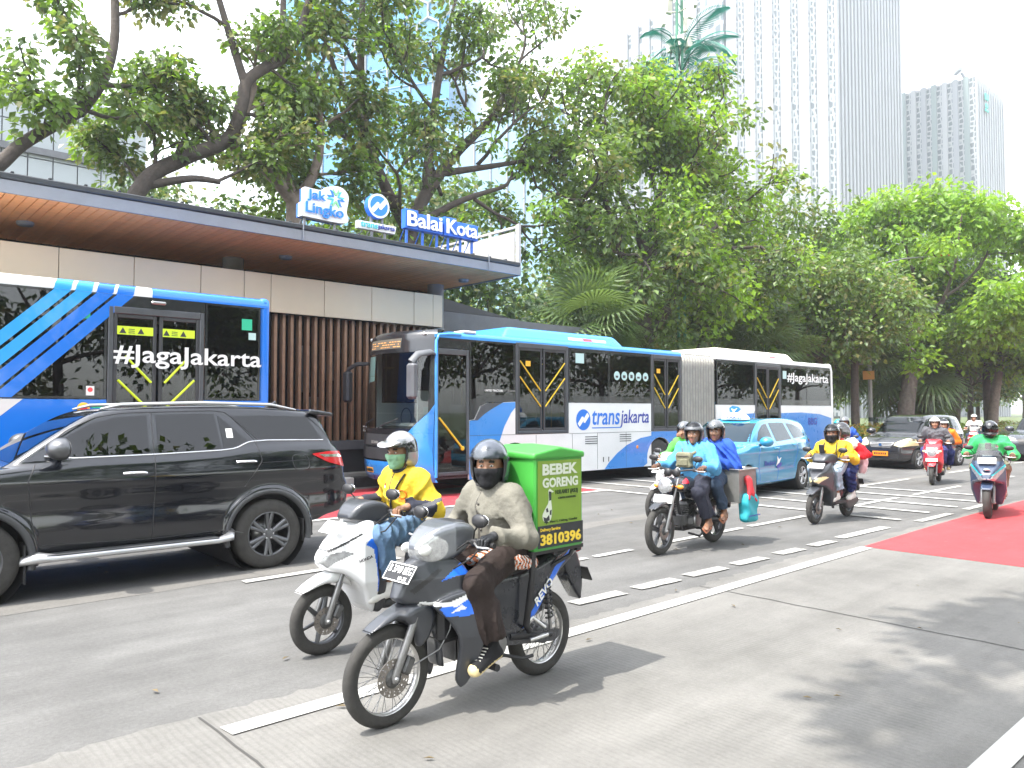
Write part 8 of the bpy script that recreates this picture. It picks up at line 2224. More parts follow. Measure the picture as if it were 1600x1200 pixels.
# second tree: long limb rising to the right
tree('rain_tree', 'tree with one long bent limb rising rightwards from behind the roof',
     [([(4.4, 21.3, 0), (4.9, 21.2, 4), (6.0, 21, 7.4), (7.1, 21, 8.5), (8.3, 21, 9.3), (8.7, 21, 10.4), (8.9, 21, 11.2), (9.9, 21, 12.1)], 0.24, 0.15), ([(9.9, 21, 12.1), (10.5, 21, 13.3), (11.0, 21.2, 15.2)], 0.15, 0.08), ([(9.9, 21, 12.1), (10.0, 21.2, 14.5)], 0.12, 0.07), ([(8.8, 21, 11.0), (8.4, 21.2, 12.4), (7.9, 21.4, 14.2)], 0.13, 0.07), ([(6.2, 21, 7.6), (7.2, 20.6, 7.9), (7.9, 20.4, 7.9)], 0.12, 0.07)],
     [((6.4, 21, 7.8), (-0.1, -0.3, 1), 1.2, 0.06), ((7.0, 21, 8.4), (0.0, 0.3, 1), 1.5, 0.07), ((7.9, 21, 9.1), (-0.5, 0, 1), 1.4, 0.06), ((8.4, 21, 10.0), (0.9, 0.2, 0.3), 1.4, 0.07), ((8.3, 21.2, 12.6), (-0.9, 0, 0.4), 1.5, 0.06), ((7.9, 21.4, 14), (-0.2, 0.3, 1), 1.3, 0.05), ((10.2, 21, 12.8), (0.9, 0, 0.3), 1.5, 0.06), ((11, 21.2, 15), (0.3, 0, 1), 1.3, 0.05), ((10, 21.2, 14.3), (-0.5, 0, 0.8), 1.3, 0.05), ((7.8, 20.4, 7.9), (0.6, 0, 0.6), 1.2, 0.05), ((9.4, 21, 11.7), (0.6, -0.4, -0.3), 1.2, 0.05), ((6.1, 21.2, 7.6), (-0.5, 0.6, 0.8), 1.3, 0.05)], GT, OLD, n=44, rc=0.52, size=0.22, lev=1, seed=5, kids=4, extra=fill((8.2, 22.4, 9.4), (3.4, 1.0, 2.4), 44, 5))
# forked tree beside the roof signs
tree('rain_tree', 'forked tree right behind the white Jak Lingko sign',
     [([(10.7, 21.5, 0), (10.6, 21.5, 5), (10.45, 21.3, 8.0)], 0.30, 0.22), ([(10.45, 21.3, 8.0), (9.6, 21.2, 8.7), (8.6, 21.2, 9.2), (8.9, 21.2, 10.3), (9.2, 21.3, 11.2)], 0.19, 0.09), ([(10.45, 21.3, 8.0), (11.0, 21.3, 8.8), (11.3, 21.3, 10.0), (11.2, 21.4, 12)], 0.19, 0.09), ([(10.5, 21.3, 8.1), (10.4, 22, 9.6), (10.6, 22.4, 11.5)], 0.13, 0.07)],
     [((9.2, 21.3, 11), (-0.4, 0, 1), 1.4, 0.06), ((8.7, 21.2, 9.3), (-0.9, 0, 0.2), 1.2, 0.06), ((11.2, 21.3, 10.4), (0.8, 0, 0.5), 1.4, 0.06), ((11.2, 21.4, 12), (0, 0, 1), 1.4, 0.06), ((10.6, 22.4, 11.4), (-0.3, 0.3, 1), 1.4, 0.06), ((9.5, 21.2, 8.8), (0.2, -0.4, 0.6), 1.2, 0.05), ((11.0, 21.3, 9), (0.9, -0.2, -0.1), 1.2, 0.05), ((10.5, 22.2, 10), (0.4, 0.6, 0.4), 1.4, 0.05), ((9.0, 21.3, 10.4), (0.6, 0.2, 0.6), 1.3, 0.05)], GT, OLD, n=46, rc=0.55, size=0.22, lev=1, seed=7, kids=4, bark='bark_pale', extra=fill((10.3, 22.6, 9.6), (2.8, 1.2, 3.0), 60, 7))
# big spreading tree over the signs
tree('rain_tree', 'big spreading tree with dark ascending limbs above the blue Balai Kota sign',
     [([(15.4, 22.5, 0), (15.2, 22.4, 5), (15.3, 22.3, 8)], 0.42, 0.33), ([(15.3, 22.3, 8), (15.8, 22.3, 9.2), (17.3, 22.4, 11.2), (19.2, 22.4, 13.2), (20.3, 22.5, 15.2)], 0.28, 0.10), ([(15.3, 22.3, 8), (14.2, 22.3, 9.6), (13.4, 22.3, 11.5), (13.3, 22.3, 14), (13.4, 22.3, 16.5)], 0.22, 0.09), ([(16.0, 22.3, 9.5), (16.2, 22.3, 11.5), (16.5, 22.2, 14), (17.0, 22.3, 16)], 0.2, 0.09), ([(16.6, 22.3, 10.4), (18.6, 22.0, 11.0), (20.4, 21.9, 11.6)], 0.15, 0.07), ([(15.3, 22.3, 8.2), (17.2, 21.8, 9.4), (19.0, 21.7, 10.2)], 0.15, 0.07), ([(13.4, 22.3, 11.5), (12.5, 22.3, 12.6), (12.0, 22.4, 14)], 0.12, 0.07)],
     [(p, d, 2.0, 0.08) for p, d in (((20.3, 22.5, 15), (0.4, 0, 1)), ((19.2, 22.4, 13.2), (1, 0, 0.2)), ((18.4, 22.4, 12.4), (-0.3, 0, 1)), ((13.4, 22.3, 16.3), (0, 0, 1)), ((13.3, 22.3, 14), (0.8, 0.2, 0.6)), ((13.3, 22.3, 13), (-0.8, -0.2, 0.5)), ((17, 22.3, 15.8), (0.2, 0, 1)), ((16.5, 22.2, 14), (0.9, 0, 0.4)), ((16.3, 22.2, 12.6), (-0.8, 0, 0.5)), ((20.4, 21.9, 11.5), (1, 0, 0.2)), ((19, 21.7, 10.2), (1, 0, 0.1)), ((17.8, 21.8, 9.6), (0.5, -0.3, -0.2)), ((14.0, 22.3, 10), (-0.8, 0, 0.2)), ((12, 22.4, 14), (-0.4, 0, 1)), ((16.6, 22.2, 9.6), (0.3, 0.6, 0.8)), ((15.0, 22.3, 8.4), (-0.6, -0.4, 0.3)), ((18.2, 22.1, 11), (0.2, -0.5, 0.5)))],
     GT, OLD, n=30, rc=0.60, size=0.24, lev=2, seed=9, extra=fill((16.5, 23.4, 9.6), (5.6, 1.6, 3.6), 150, 9))
# the dense tree right of the station, fresh shoots on its right side
tree('mahogany_tree', 'tall dense tree with lime green shoots above the bus bellows',
     [([(27.2, 21.2, 0), (26.9, 21.2, 4), (27.0, 21.2, 6.5), (27.5, 21.2, 9), (28.2, 21.2, 11.5), (29.2, 21.2, 13.0)], 0.55, 0.14), ([(27.0, 21.2, 5.2), (26.2, 21, 6.8), (25.0, 20.9, 8.6), (24.0, 20.9, 10.8)], 0.26, 0.10), ([(26.95, 21.1, 4.6), (28.2, 20.6, 6.6), (29.8, 20.3, 8.6), (31.2, 20.2, 10.6)], 0.26, 0.10), ([(27.2, 21.2, 7.6), (28.6, 21.6, 9.6), (31.0, 21.8, 12)], 0.2, 0.1), ([(27.4, 21.2, 8.4), (26.2, 21.6, 11), (25.6, 21.8, 12.2)], 0.2, 0.1)],
     [(p, d, 2.5, 0.10) for p, d in (((29.2, 21.2, 12.8), (0.3, 0, 1)), ((28.6, 21.2, 13), (0.9, -0.3, 0.5)), ((28.0, 21.2, 11.5), (-0.7, -0.4, 0.6)), ((24.0, 20.9, 10.6), (-0.3, -0.2, 0.9)), ((24.6, 20.9, 9.4), (-0.9, -0.2, 0.1)), ((25.4, 20.9, 8), (-0.4, -0.6, 0)), ((31.2, 20.2, 10.4), (0.9, 0, 0.4)), ((30.4, 20.3, 9.2), (0.4, -0.6, 0.3)), ((29.0, 20.4, 7.4), (0.9, -0.3, -0.2)), ((31, 21.8, 11.8), (0.9, 0.1, 0.5)), ((29.6, 21.6, 10.6), (0.3, -0.5, 0.8)), ((25.6, 21.8, 12), (-0.4, 0, 1)), ((26.0, 21.7, 12), (-0.9, 0, 0.3)), ((28.2, 20.8, 8.4), (-0.1, -0.9, 0.3)), ((26.6, 21.0, 7.4), (0, -0.9, 0.1)), ((28.9, 21.2, 12.4), (-0.8, 0, 0.6)), ((30.2, 20.3, 8.8), (0.9, 0, -0.3)))],
     GT, MIX, n=30, rc=0.80, size=0.29, lev=2, seed=21, extra=fill((27.6, 20.9, 9.0), (6.0, 3.0, 6.2), 560, 21), fresh=lambda x, y, z: (x + 0.3 * z > 28.6) and (y < 22.4) and math.sin(x * 1.9 + 1) + math.sin(z * 2.1 + x) + math.sin(y * 1.7) > -0.35)
SMALL_R = np.random.RandomState(5)
def roundtree(name, label, x, y, h, r, pal, seed, lean=0.0, bark='bark', trunk_r=0.25, n=26, low=0.45, size=0.24, fork=True, group='park trees beyond the road', rc=0.95, lev=1, nl=10, nf=260):
    rs = np.random.RandomState(seed); z0 = h * low
    top = (x + lean, y, z0)
    tr = [([(x, y, 0), (x + lean * 0.4, y + 0.05, z0 * 0.5), top], trunk_r, trunk_r * 0.7)]
    sd = []
    for k in range(nl):
        a = 2 * PI * k / nl * 1.0 + rs.uniform(-0.3, 0.3); e = (0.15, 0.75, 1.4)[k % 3] * rs.uniform(0.8, 1.2)
        d = np.array([math.cos(a), math.sin(a), e]); d /= np.linalg.norm(d)
        q = np.array(top) + d * np.array([r, r, (h - z0)]) * 0.36
        tr.append(([top, (np.array(top) + q) / 2 + np.array([0, 0, 0.15]), q], trunk_r * 0.45, trunk_r * 0.22)); sd.append((q, d, r * 0.42, trunk_r * 0.2))
    return tree(name, label, tr, sd, group, pal, n=n, rc=rc, size=size, bark=bark, lev=lev, seed=seed, extra=fill((top[0], top[1], z0 + (h - z0) * 0.42), (r, r, (h - z0) * 0.58), nf, seed))
roundtree('mahogany_tree', 'dark tree standing between the long bus and the lime green tree', 41.5, 22.5, 15.0, 6.0, MIX, 31, n=30, size=0.34, low=0.3)
roundtree('mahogany_tree', 'dark leafy tree behind the rear of the long bus', 35.0, 24.5, 13.5, 5.5, MIX, 32, n=26, size=0.34, low=0.3)
lime = roundtree('lime_tree', 'bright lime green tree with leaning rough grey trunk behind the black carrier', 48.0, 18.4, 15.4, 7.6, LIME, 33, lean=2.6, bark='bark_grey', trunk_r=0.52, n=34, low=0.40, size=0.36, rc=1.0, nf=760)
roundtree('lime_tree', 'lime green tree filling the right picture edge', 61.0, 17.6, 15.6, 7.5, LIME, 34, lean=-0.5, trunk_r=0.32, n=32, low=0.36, size=0.38, rc=1.05, nf=560)
roundtree('forked_tree', 'slim dark trunk forking in a Y beside the grey lamp pole', 41.0, 18.1, 10.2, 3.6, OLD, 35, trunk_r=0.24, n=26, low=0.52, nl=6, nf=170, size=0.30)
roundtree('forked_tree', 'leaning slim dark trunk just right of the bus rear', 40.6, 19.6, 9.0, 3.0, OLD, 36, lean=-0.6, trunk_r=0.26, n=24, low=0.5, nl=6, nf=90, size=0.30)
roundtree('forked_tree', 'dark trunk forking low above the far white shirt rider', 57.5, 18.8, 12.0, 4.0, FAR, 37, lean=1.8, trunk_r=0.42, n=26, low=0.40, nl=7, nf=150, size=0.34)
roundtree('forked_tree', 'leaning pale trunk above the bright green jacket rider', 58.0, 16.6, 11.5, 4.0, FAR, 38, lean=2.2, bark='bark_pale', trunk_r=0.34, n=26, low=0.45, nl=7, nf=150, size=0.34)
# park trees farther back: a few kinds, copied
protos = [roundtree('park_tree', 'far park tree seen between the nearer trunks', 40.0, 36.0, 13.0, 6.0, FAR, 41, n=34, size=0.36, rc=1.2, low=0.28, nf=230), roundtree('park_tree', 'far park tree seen between the nearer trunks', 64.0, 32.0, 12.0, 6.0, FAR, 42, n=34, size=0.36, rc=1.2, low=0.28, nf=230)]
for o in protos: o['group'] = 'distant park trees'
rp = random.Random(8)
for k, (x, y, where) in enumerate(((24, 34, 'far tree behind the dense tree beside the station'), (32, 40, 'far tree glimpsed through the lime shoots tree'), (50, 34, 'far tree glimpsed just above the rear of the long bus'), (57, 40, 'far tree behind the Y forked slim trunk'), (72, 30, 'far tree behind the lime tree trunk, above the black carrier'), (80, 24, 'far tree above the red scooter pair'), (78, 42, 'far tree behind the grey lamp pole'), (92, 34, 'far tree between the lime tree trunk and the forked dark trunk'), (70, 21.5, 'park tree close behind the far white shirt rider'), (96, 22, 'far tree above the white shirt rider, behind the leaning trunk'), (118, 30, 'farthest park tree, low on the horizon above the white helmet rider'), (134, 24, 'farthest tree at the right picture edge'), (48, 48, 'far tree behind the rear half of the long bus'), (20, 42, 'far tree behind the spreading tree and the round roof sign'), (12, 36, 'far tree behind the forked tree and the white roof sign'))):
    c = copy_tree(protos[k % 2]); c.location = (x, y, 0); c.rotation_euler = (0, 0, rp.uniform(0, 6.28)); s_ = rp.uniform(0.85, 1.2); c.scale = (s_, s_, s_ * rp.uniform(0.9, 1.1)); c['label'] = where
protos[0]['label'] = 'far tree behind the dark leafy tree at the bus rear'; protos[1]['label'] = 'far tree just right of the lamp pole, behind the lime tree'
# trees on the camera's own pavement: one reaches over the lane and casts the shade on the concrete
tree('rain_tree', 'tree on the near pavement whose crown shades the concrete lane', [([(-5.5, -4.6, 0), (-5.2, -4.3, 5), (-4.2, -3.0, 9.5)], 0.3, 0.2), ([(-4.2, -3.0, 9.5), (-2.4, -0.8, 11.6), (-0.8, 1.4, 12.4), (0.6, 2.8, 12.8)], 0.16, 0.08), ([(-4.2, -3.0, 9.5), (-1.6, -2.0, 11.6), (1.0, -1.0, 12.4)], 0.14, 0.08)],
     [(p, d, 1.5, 0.06) for p, d in (((-1.6, 0.4, 12.0), (0.2, 0.9, 0.3)), ((-0.8, 1.4, 12.4), (0.7, 0.5, 0.3)), ((0.6, 2.4, 12.8), (0.9, 0.3, 0.1)), ((1.0, -1.0, 12.4), (1, 0.4, 0.2)), ((-0.6, -1.7, 12.0), (0.2, 0.9, 0.4)))], 'near pavement trees', OLD, n=44, rc=0.62, size=0.24, lev=1, seed=51, kids=4, extra=fill((0.3, 2.0, 12.8), (2.9, 1.2, 0.6), 70, 51) + fill((0.2, 0.2, 12.6), (2.2, 1.0, 0.5), 46, 55))
for k, (x, y) in enumerate(((-14, -8.5), (-4, -12), (7, -9), (17, -8.6), (28, -9), (39, -8.8), (-24, -9), (52, -9), (66, -9))):
    c = copy_tree(protos[k % 2]); c.location = (x, y, 0); c.rotation_euler = (0, 0, rp.uniform(0, 6.28)); c['label'] = 'tree on the near pavement across from the station'; c['group'] = 'row of trees across from the station'
# ---- clipped hedges
def hedge(label, x0, x1, y0, y1, h, pal, n, seed):
    rs = np.random.RandomState(seed); m = int((x1 - x0) * (y1 - y0) * 9)
    C = np.stack([rs.uniform(0, x1 - x0, m), rs.uniform(0, y1 - y0, m), 0.15 + h * rs.uniform(0.2, 1, m) ** 0.5], 1)
    V = leaves(C, n, 0.24, 0.12, rs, droop=-0.3); k = len(V) // 4
    o = npmesh('hedge', V, np.arange(4 * k).reshape(k, 4), pal, None, np.repeat(rs.randint(0, len(pal), m), n), smooth=False, loc=(x0, y0, 0.12)); tag(o, label, 'hedge', 'low hedges of the park')
hedge('golden and green low hedge behind the painted kerb beside the lamp pole', 34, 44.5, 16.3, 18.2, 0.7, ['hedge_gold', 'leaf_mid', 'hedge_gold'], 16, 61)
hedge('golden low hedge behind the far red motorcycle', 50, 62, 15.9, 17.6, 0.7, ['hedge_gold', 'leaf_fresh', 'leaf_olive'], 14, 62)
hedge('dark green shrubs at the foot of the trees behind the bus', 15, 33, 17.2, 19.2, 2.2, ['leaf_dark', 'leaf_mid', 'leaf_fresh'], 16, 63)
# ---- fan palms: every fan leaf its own object
fm = MB(); ns = 22
fm.tube([(0, 0, 0), (0.45, 0, 0.10), (0.95, 0, 0.08)], [0.022, 0.016, 0.012], 5)
for k in range(ns):
    a = (k / (ns - 1) - 0.5) * 4.1; L = 0.85 + 0.28 * math.cos(a * 0.6)
    d = (math.cos(a), math.sin(a)); w = 0.035; c0 = (0.95, 0, 0.08)
    p1 = (c0[0] + d[0] * L * 0.6, c0[1] + d[1] * L * 0.6, 0.08 - 0.03); p2 = (c0[0] + d[0] * L, c0[1] + d[1] * L, 0.08 - 0.30 * L)
    nx, ny = -d[1] * w, d[0] * w
    fm.add([c0, (p1[0] + nx, p1[1] + ny, p1[2]), p2, (p1[0] - nx, p1[1] - ny, p1[2])], [(0, 1, 2, 3)], 0)
fme = bpy.data.meshes.new('frond'); fme.from_pydata(fm.v, [], fm.f); fme.materials.append(MATS['palm_leaf'])
def palm(label, x, y, h, s, nf, seed, m=None):
    t = thing('fan_palm', label, 'palm', (x, y, 0), 0, 'fan palms'); r = random.Random(seed)
    b = MB(); b.tube([(0, 0, 0), (0.05, 0, h * 0.5), (0, 0.03, h)], [0.16, 0.13, 0.12], 10); b.build('trunk', 'bark_grey', t)
    for k in range(nf):
        o = bpy.data.objects.new('frond', fme); COL.objects.link(o); o.parent = t; o.location = (0, 0, h - 0.25 + 0.5 * r.random())
        el = r.uniform(-0.9, 1.25); o.rotation_euler = (r.uniform(-0.5, 0.5), -el, 2.4 * k + r.uniform(-0.3, 0.3)); q = s * r.uniform(0.8, 1.15); o.scale = (q, q, q)
palm('fan palm with drooping leaves above the blue roof of the long bus', 21.2, 19.3, 4.9, 1.35, 40, 3)
palm('fan palm close behind the first, partly in its shade', 23.4, 20.3, 5.6, 1.25, 34, 4)
palm('fan palm behind the rough leaning trunk of the lime tree', 51.5, 19.6, 4.4, 2.0, 44, 5)
palm('fan palm left of the lime tree trunk, behind the lamp pole', 46.8, 20.6, 4.6, 1.7, 36, 6)
palm('fan palm just above the rear roof of the long bus', 35.0, 20.0, 4.6, 1.4, 34, 7)
for x, y in ((54.5, 20.4), ): palm('low fan palm between the lime tree and the forked dark trunk', x, y, 2.8, 1.8, 36, 8)

# ------------------------------------------------------------------ mast dressed as a palm, lamp pole, signs
mat('mast_green', (0.06, 0.20, 0.13), 0.5); mat('antenna_pale', (0.62, 0.60, 0.52), 0.5); mat('pole_grey', (0.24, 0.24, 0.23), 0.5, nz=(4, 0.1)); mat('sign_orange', (0.45, 0.22, 0.03), 0.5)
t = thing('phone_mast', 'green phone mast disguised as a palm tree above the dense trees', 'mast', (30.1, 21.4, 0))
b = MB()
for a in range(4): b.tube([(0.22 * math.cos(a * PI/2), 0.22 * math.sin(a * PI/2), 0), (0.16 * math.cos(a * PI/2), 0.16 * math.sin(a * PI/2), 24)], 0.05, 6)
b.build('mast_leg', 'mast_green', t)
for k in range(14):
    b = MB(); z = 10 + k; b.tube([(0.2, 0, z), (0, 0.2, z + 0.5), (-0.2, 0, z + 1), (0, -0.2, z + 0.5), (0.2, 0, z)], 0.025, 5); b.build('mast_lattice', 'mast_green', t)
fb_ = MB(); pts = [(0.25, 0, 0), (0.9, 0, 0.35), (1.7, 0, 0.30), (2.4, 0, -0.05), (2.9, 0, -0.6)]
fb_.tube(pts, [0.045, 0.04, 0.03, 0.02, 0.012], 6); Q = curve_open(pts, 9)
for i, p in enumerate(Q[3:]):
    for s in (-1, 1):
        L = 0.62 * math.sin(PI * min(1, (i + 4) / 38)) + 0.12
        fb_.add([tuple(p), (p[0] + 0.22 * L + 0.03, p[1] + s * L * 0.45, p[2] - L * 0.12), (p[0] + 0.5 * L, p[1] + s * L * 0.85, p[2] - L * 0.6), (p[0] + 0.22 * L - 0.03, p[1] + s * L * 0.45, p[2] - L * 0.16)], [(0, 1, 2, 3)], 0)
fpe = bpy.data.meshes.new('mast_frond'); fpe.from_pydata(fb_.v, [], fb_.f); fpe.materials.append(MATS['palm_teal'])
for k in range(20):
    o = bpy.data.objects.new('mast_frond', fpe); COL.objects.link(o); o.parent = t; o.location = (0, 0, 17.0 + 0.12 * k); o.rotation_euler = (0.2 * math.sin(k * 5.0), -0.55 + 0.22 * (k % 5), k * 2.4); o.scale = (0.8 + 0.07 * (k % 4),) * 3 
for k in range(6):
    a = k * PI / 3 + 0.3
    b = MB(); b.box((0.75 * math.cos(a), 0.75 * math.sin(a), 20.9 + 0.9 * (k % 2)), (0.16, 0.34, 1.5), 0.02, R=R_axis(a, 'Z')); b.tube([(0, 0, 20.8 + 0.9 * (k % 2)), (0.7 * math.cos(a), 0.7 * math.sin(a), 20.8 + 0.9 * (k % 2))], 0.03, 5); b.build('antenna_panel', 'antenna_pale', t)
    b = MB(); b.box((0.45 * math.cos(a + 0.5), 0.45 * math.sin(a + 0.5), 19.2), (0.25, 0.3, 0.5), 0.02, R=R_axis(a, 'Z')); b.build('radio_box', 'antenna_pale', t)
    b = MB(); b.tube([(0.45 * math.cos(a + 0.5), 0.45 * math.sin(a + 0.5), 19.0), (0.5 * math.cos(a + 0.3), 0.5 * math.sin(a + 0.3), 18.3), (0.15, 0, 17.9)], 0.02, 5); b.build('cable', 'plastic_dark', t)
t = thing('lamp_pole', 'slim grey lamp pole right of the bus rear with camera and sign arms', 'street lamp', (44.7, 18.9, 0.1)); t.scale = (1.22,) * 3
b = MB(); b.tube([(0, 0, 0), (0, 0, 3), (0, 0, 8.0)], [0.10, 0.09, 0.07], 12); b.build('pole', 'pole_grey', t)
b = MB(); b.tube([(0, 0, 7.9), (0.35, -0.4, 8.3), (1.2, -1.2, 8.55), (2.2, -2.1, 8.65)], [0.05, 0.04, 0.035, 0.03], 8); b.build('arm', 'pole_grey', t)
b = MB(); b.box((2.5, -2.4, 8.68), (0.6, 0.2, 0.09), 0.03, R=R_axis(-0.75, 'Z')); b.build('lamp_head', 'lens_red', t)
b = MB(); b.tube([(0, 0, 7.1), (-0.7, 0.55, 7.15)], 0.03, 6); o = b.build('camera_arm', 'pole_grey', t)
b = MB(); b.prism([(-0.2, 0.0), (0.2, 0.0), (0.0, 0.25)], -0.12, 0.12); q = b.build('camera_hood', 'lens_white', o, loc=(-0.75, 0.6, 7.12))
b = MB(); b.tube([(0, 0, 3.55), (-0.9, 0.7, 3.6)], 0.035, 6); o = b.build('sign_arm', 'pole_grey', t)
b = MB(); b.box((-0.7, 0.55, 3.75), (0.5, 0.12, 0.1), 0.02); b.build('camera_body', 'lens_white', o)
b = MB(); b.box((-0.15, 0.0, 3.05), (0.03, 0.5, 0.4), 0.01, R=R_axis(0.5, 'Z')); b.build('warning_sign', 'sign_orange', t)
cb_ = MB(); cb_.tube([(44.7, 18.9, 8.3), (60, 18.0, 8.0), (85, 16, 8.6)], 0.012, 5); tag(cb_.build('overhead_wire', 'pole_grey'), 'thin overhead wire running right from the grey lamp pole', 'wire')

# ------------------------------------------------------------------ far buildings
mat('facade_white', (0.25, 0.26, 0.275), 0.6, nz=(0.05, 0.05)); mat('facade_grey', (0.20, 0.22, 0.24), 0.5); mat('facade_shade', (0.20, 0.215, 0.235), 0.6); mat('facade_green', (0.16, 0.20, 0.20), 0.4)
mat('glass_teal', (0.010, 0.16, 0.32), 0.12, nz=(0.06, 0.15), spec=0.8); mat('glass_pale', (0.16, 0.27, 0.38), 0.2, nz=(0.1, 0.1)); mat('panel_white', (0.29, 0.32, 0.335), 0.45, nz=(0.5, 0.04)); mat('sign_sea', (0.02, 0.42, 0.36), 0.5)
def lattice_mat(name, sc, dark, light, e=0.07):
    m = bpy.data.materials.new(name); MATS[name] = m; m.use_nodes = True; nt = m.node_tree; N = nt.nodes; L = nt.links
    tc = N.new('ShaderNodeTexCoord'); mp = N.new('ShaderNodeMapping'); mp.inputs['Scale'].default_value = sc; L.new(tc.outputs['Object'], mp.inputs['Vector'])
    v = N.new('ShaderNodeTexVoronoi'); v.feature = 'DISTANCE_TO_EDGE'; v.inputs['Scale'].default_value = 1; v.inputs['Randomness'].default_value = 0.35; L.new(mp.outputs[0], v.inputs['Vector'])
    r = N.new('ShaderNodeMapRange'); r.inputs['From Min'].default_value = e; r.inputs['From Max'].default_value = e + 0.05; L.new(v.outputs['Distance'], r.inputs['Value'])
    k = N.new('ShaderNodeMix'); k.data_type = 'RGBA'; L.new(r.outputs[0], k.inputs[0]); k.inputs[6].default_value = (*light, 1); k.inputs[7].default_value = (*dark, 1)
    L.new(k.outputs[2], N['Principled BSDF'].inputs['Base Color'])
lattice_mat('lattice', (0.75, 0.75, 0.55), (0.06, 0.08, 0.09), (0.25, 0.265, 0.275), 0.12)
lattice_mat('lattice_big', (0.45, 0.45, 0.30), (0.075, 0.10, 0.115), (0.25, 0.265, 0.28), 0.14)
FW = np.array([math.cos(YAW), math.sin(YAW)]); RT = np.array([math.sin(YAW), -math.cos(YAW)])
def gp(px, D): v = FW * D + RT * ((px - 800) / 1202.0 * D); return np.array([v[0], v[1]])
def hz(py, D): return 1.75 + (643 - py) / 1202.0 * D
def facade(t, A, B, z0, z1f, pitch, wf, mw, ml, depth=0.8, skip=None):
    """alternate plain ribs and pierced strips along the line A to B"""
    A, B = np.array(A), np.array(B); L = np.linalg.norm(B - A); u = (B - A) / L; nrm = np.array([u[1], -u[0]])
    if nrm @ (-(A + B)) < 0: nrm = -nrm
    n = int(round(L / pitch)); p = L / n; ang = math.atan2(u[1], u[0]); R = R_axis(ang, 'Z')
    for k in range(n):
        c = A + u * (k + wf / 2) * p + nrm * depth / 2; z1 = z1f((k + 0.5) / n)
        b = MB(); b.box((c[0], c[1], (z0 + z1) / 2), (p * wf, depth, z1 - z0), 0, R=R); o = b.build('facade_rib', mw if isinstance(mw, str) else mw[k % len(mw)], t)
        c = A + u * (k + wf + (1 - wf) / 2) * p + nrm * 0.1
        b = MB(); b.box((0, 0, 0), (p * (1 - wf) * 0.98, 0.2, z1 - z0 - 1), 0, R=R); b.build('lattice_strip', ml, t, loc=(c[0], c[1], (z0 + z1) / 2))
def core(t, pts, z0, z1, m='facade_shade'):
    b = MB(); b.prism([tuple(p) for p in pts], z0, z1, 'z'); return b.build('tower_core', m, t)
t = thing('office_tower', 'tall white tower with pierced vertical strips, cut by the top picture edge', 'tower', (*gp(1290, 215), 0))
org = gp(1290, 215)
rel = lambda px, D: gp(px, D) - org
def place(t, f):
    f()
P0, P1, P2, P3 = rel(1140, 205), rel(1312, 200), rel(1416, 232), rel(1250, 260)
core(t, [P0 * 0.995, P1 * 0.995 + np.array([0.3, 0.6]), P2, P3], 0, 190)
def facade_at(t, A, B, *a, **k):
    # facade() aims its ribs at the camera, so give it the true position and move the parts back
    n0 = set(t.children); facade(t, np.array(A) + org, np.array(B) + org, *a, **k)
    for c in t.children:
        if c not in n0: c.location = c.location - Vector((org[0], org[1], 0))
facade_at(t, P0, P1, 0, lambda s: 190, 4.4, 0.58, 'facade_white', 'lattice')
facade_at(t, P1, P2, 0, lambda s: 190, 2.3, 0.52, 'facade_white', 'lattice')
Pa, Pb = rel(1104, 212), rel(1140, 205.5)
b = MB(); c = (Pa + Pb) / 2; a = math.atan2(*(Pb - Pa)[::-1]); b.box((0, 0, 0), (np.linalg.norm(Pb - Pa), 2.0, 190), 0, R=R_axis(a, 'Z')); b.build('lattice_panel', 'lattice_big', t, loc=(c[0], c[1], 95))
Pc = rel(976, 228); core(t, [Pc, Pa + np.array([0.2, 0.2]), Pa + np.array([12, 20.0]), Pc + np.array([12, 20.0])], 0, hz(62, 225))
facade_at(t, Pc, Pa, 0, lambda s: hz(50, 228) + 9 * s, 3.9, 0.55, 'facade_white', 'lattice')
t2_org = gp(1500, 255)
t = thing('office_tower', 'shorter white tower with teal roof sign right of the tall one', 'tower', (*t2_org, 0)); org = t2_org
P0, P1, P2 = rel(1417, 268), rel(1534, 250), rel(1578, 268)
core(t, [P0, P1 * 0.99, P2, rel(1500, 300)], 0, hz(158, 262))
facade_at(t, P0, P1, 0, lambda s: hz(140 - 30 * s, 268 - 18 * s), 3.3, 0.48, ('facade_green', 'facade_white', 'facade_shade'), 'lattice', depth=0.6)
facade_at(t, P1, P2, 0, lambda s: hz(112 + 38 * s, 250 + 18 * s), 2.3, 0.5, 'facade_white', 'lattice', depth=0.6)
c = P1 + (P2 - P1) * 0.25; a = math.atan2(*(P2 - P1)[::-1]); nn = np.array([math.sin(a), -math.cos(a)])
for k, (w, h, dz) in enumerate(((2.6, 2.4, 0), (1.8, 1.6, -3.0), (2.8, 1.0, -4.6))):
    b = MB(); b.box((0, 0, 0), (w, 0.5, h), 0.2, R=R_axis(a, 'Z')); b.build('sign_letter', 'sign_sea', t, loc=(c[0] + nn[0] * 1.2, c[1] + nn[1] * 1.2, hz(146, 254) + dz))
b = MB(); c = rel(1520, 256); b.tube([(c[0], c[1], hz(112, 254)), (c[0] - 1.5, c[1] + 1, hz(102, 254))], 0.5, 6); b.box((c[0] - 2.5, c[1] + 1.6, hz(100, 254)), (4.0, 1.4, 1.4), 0.2, R=R_axis(0.7, 'Z')); b.build('roof_crane', 'facade_grey', t)
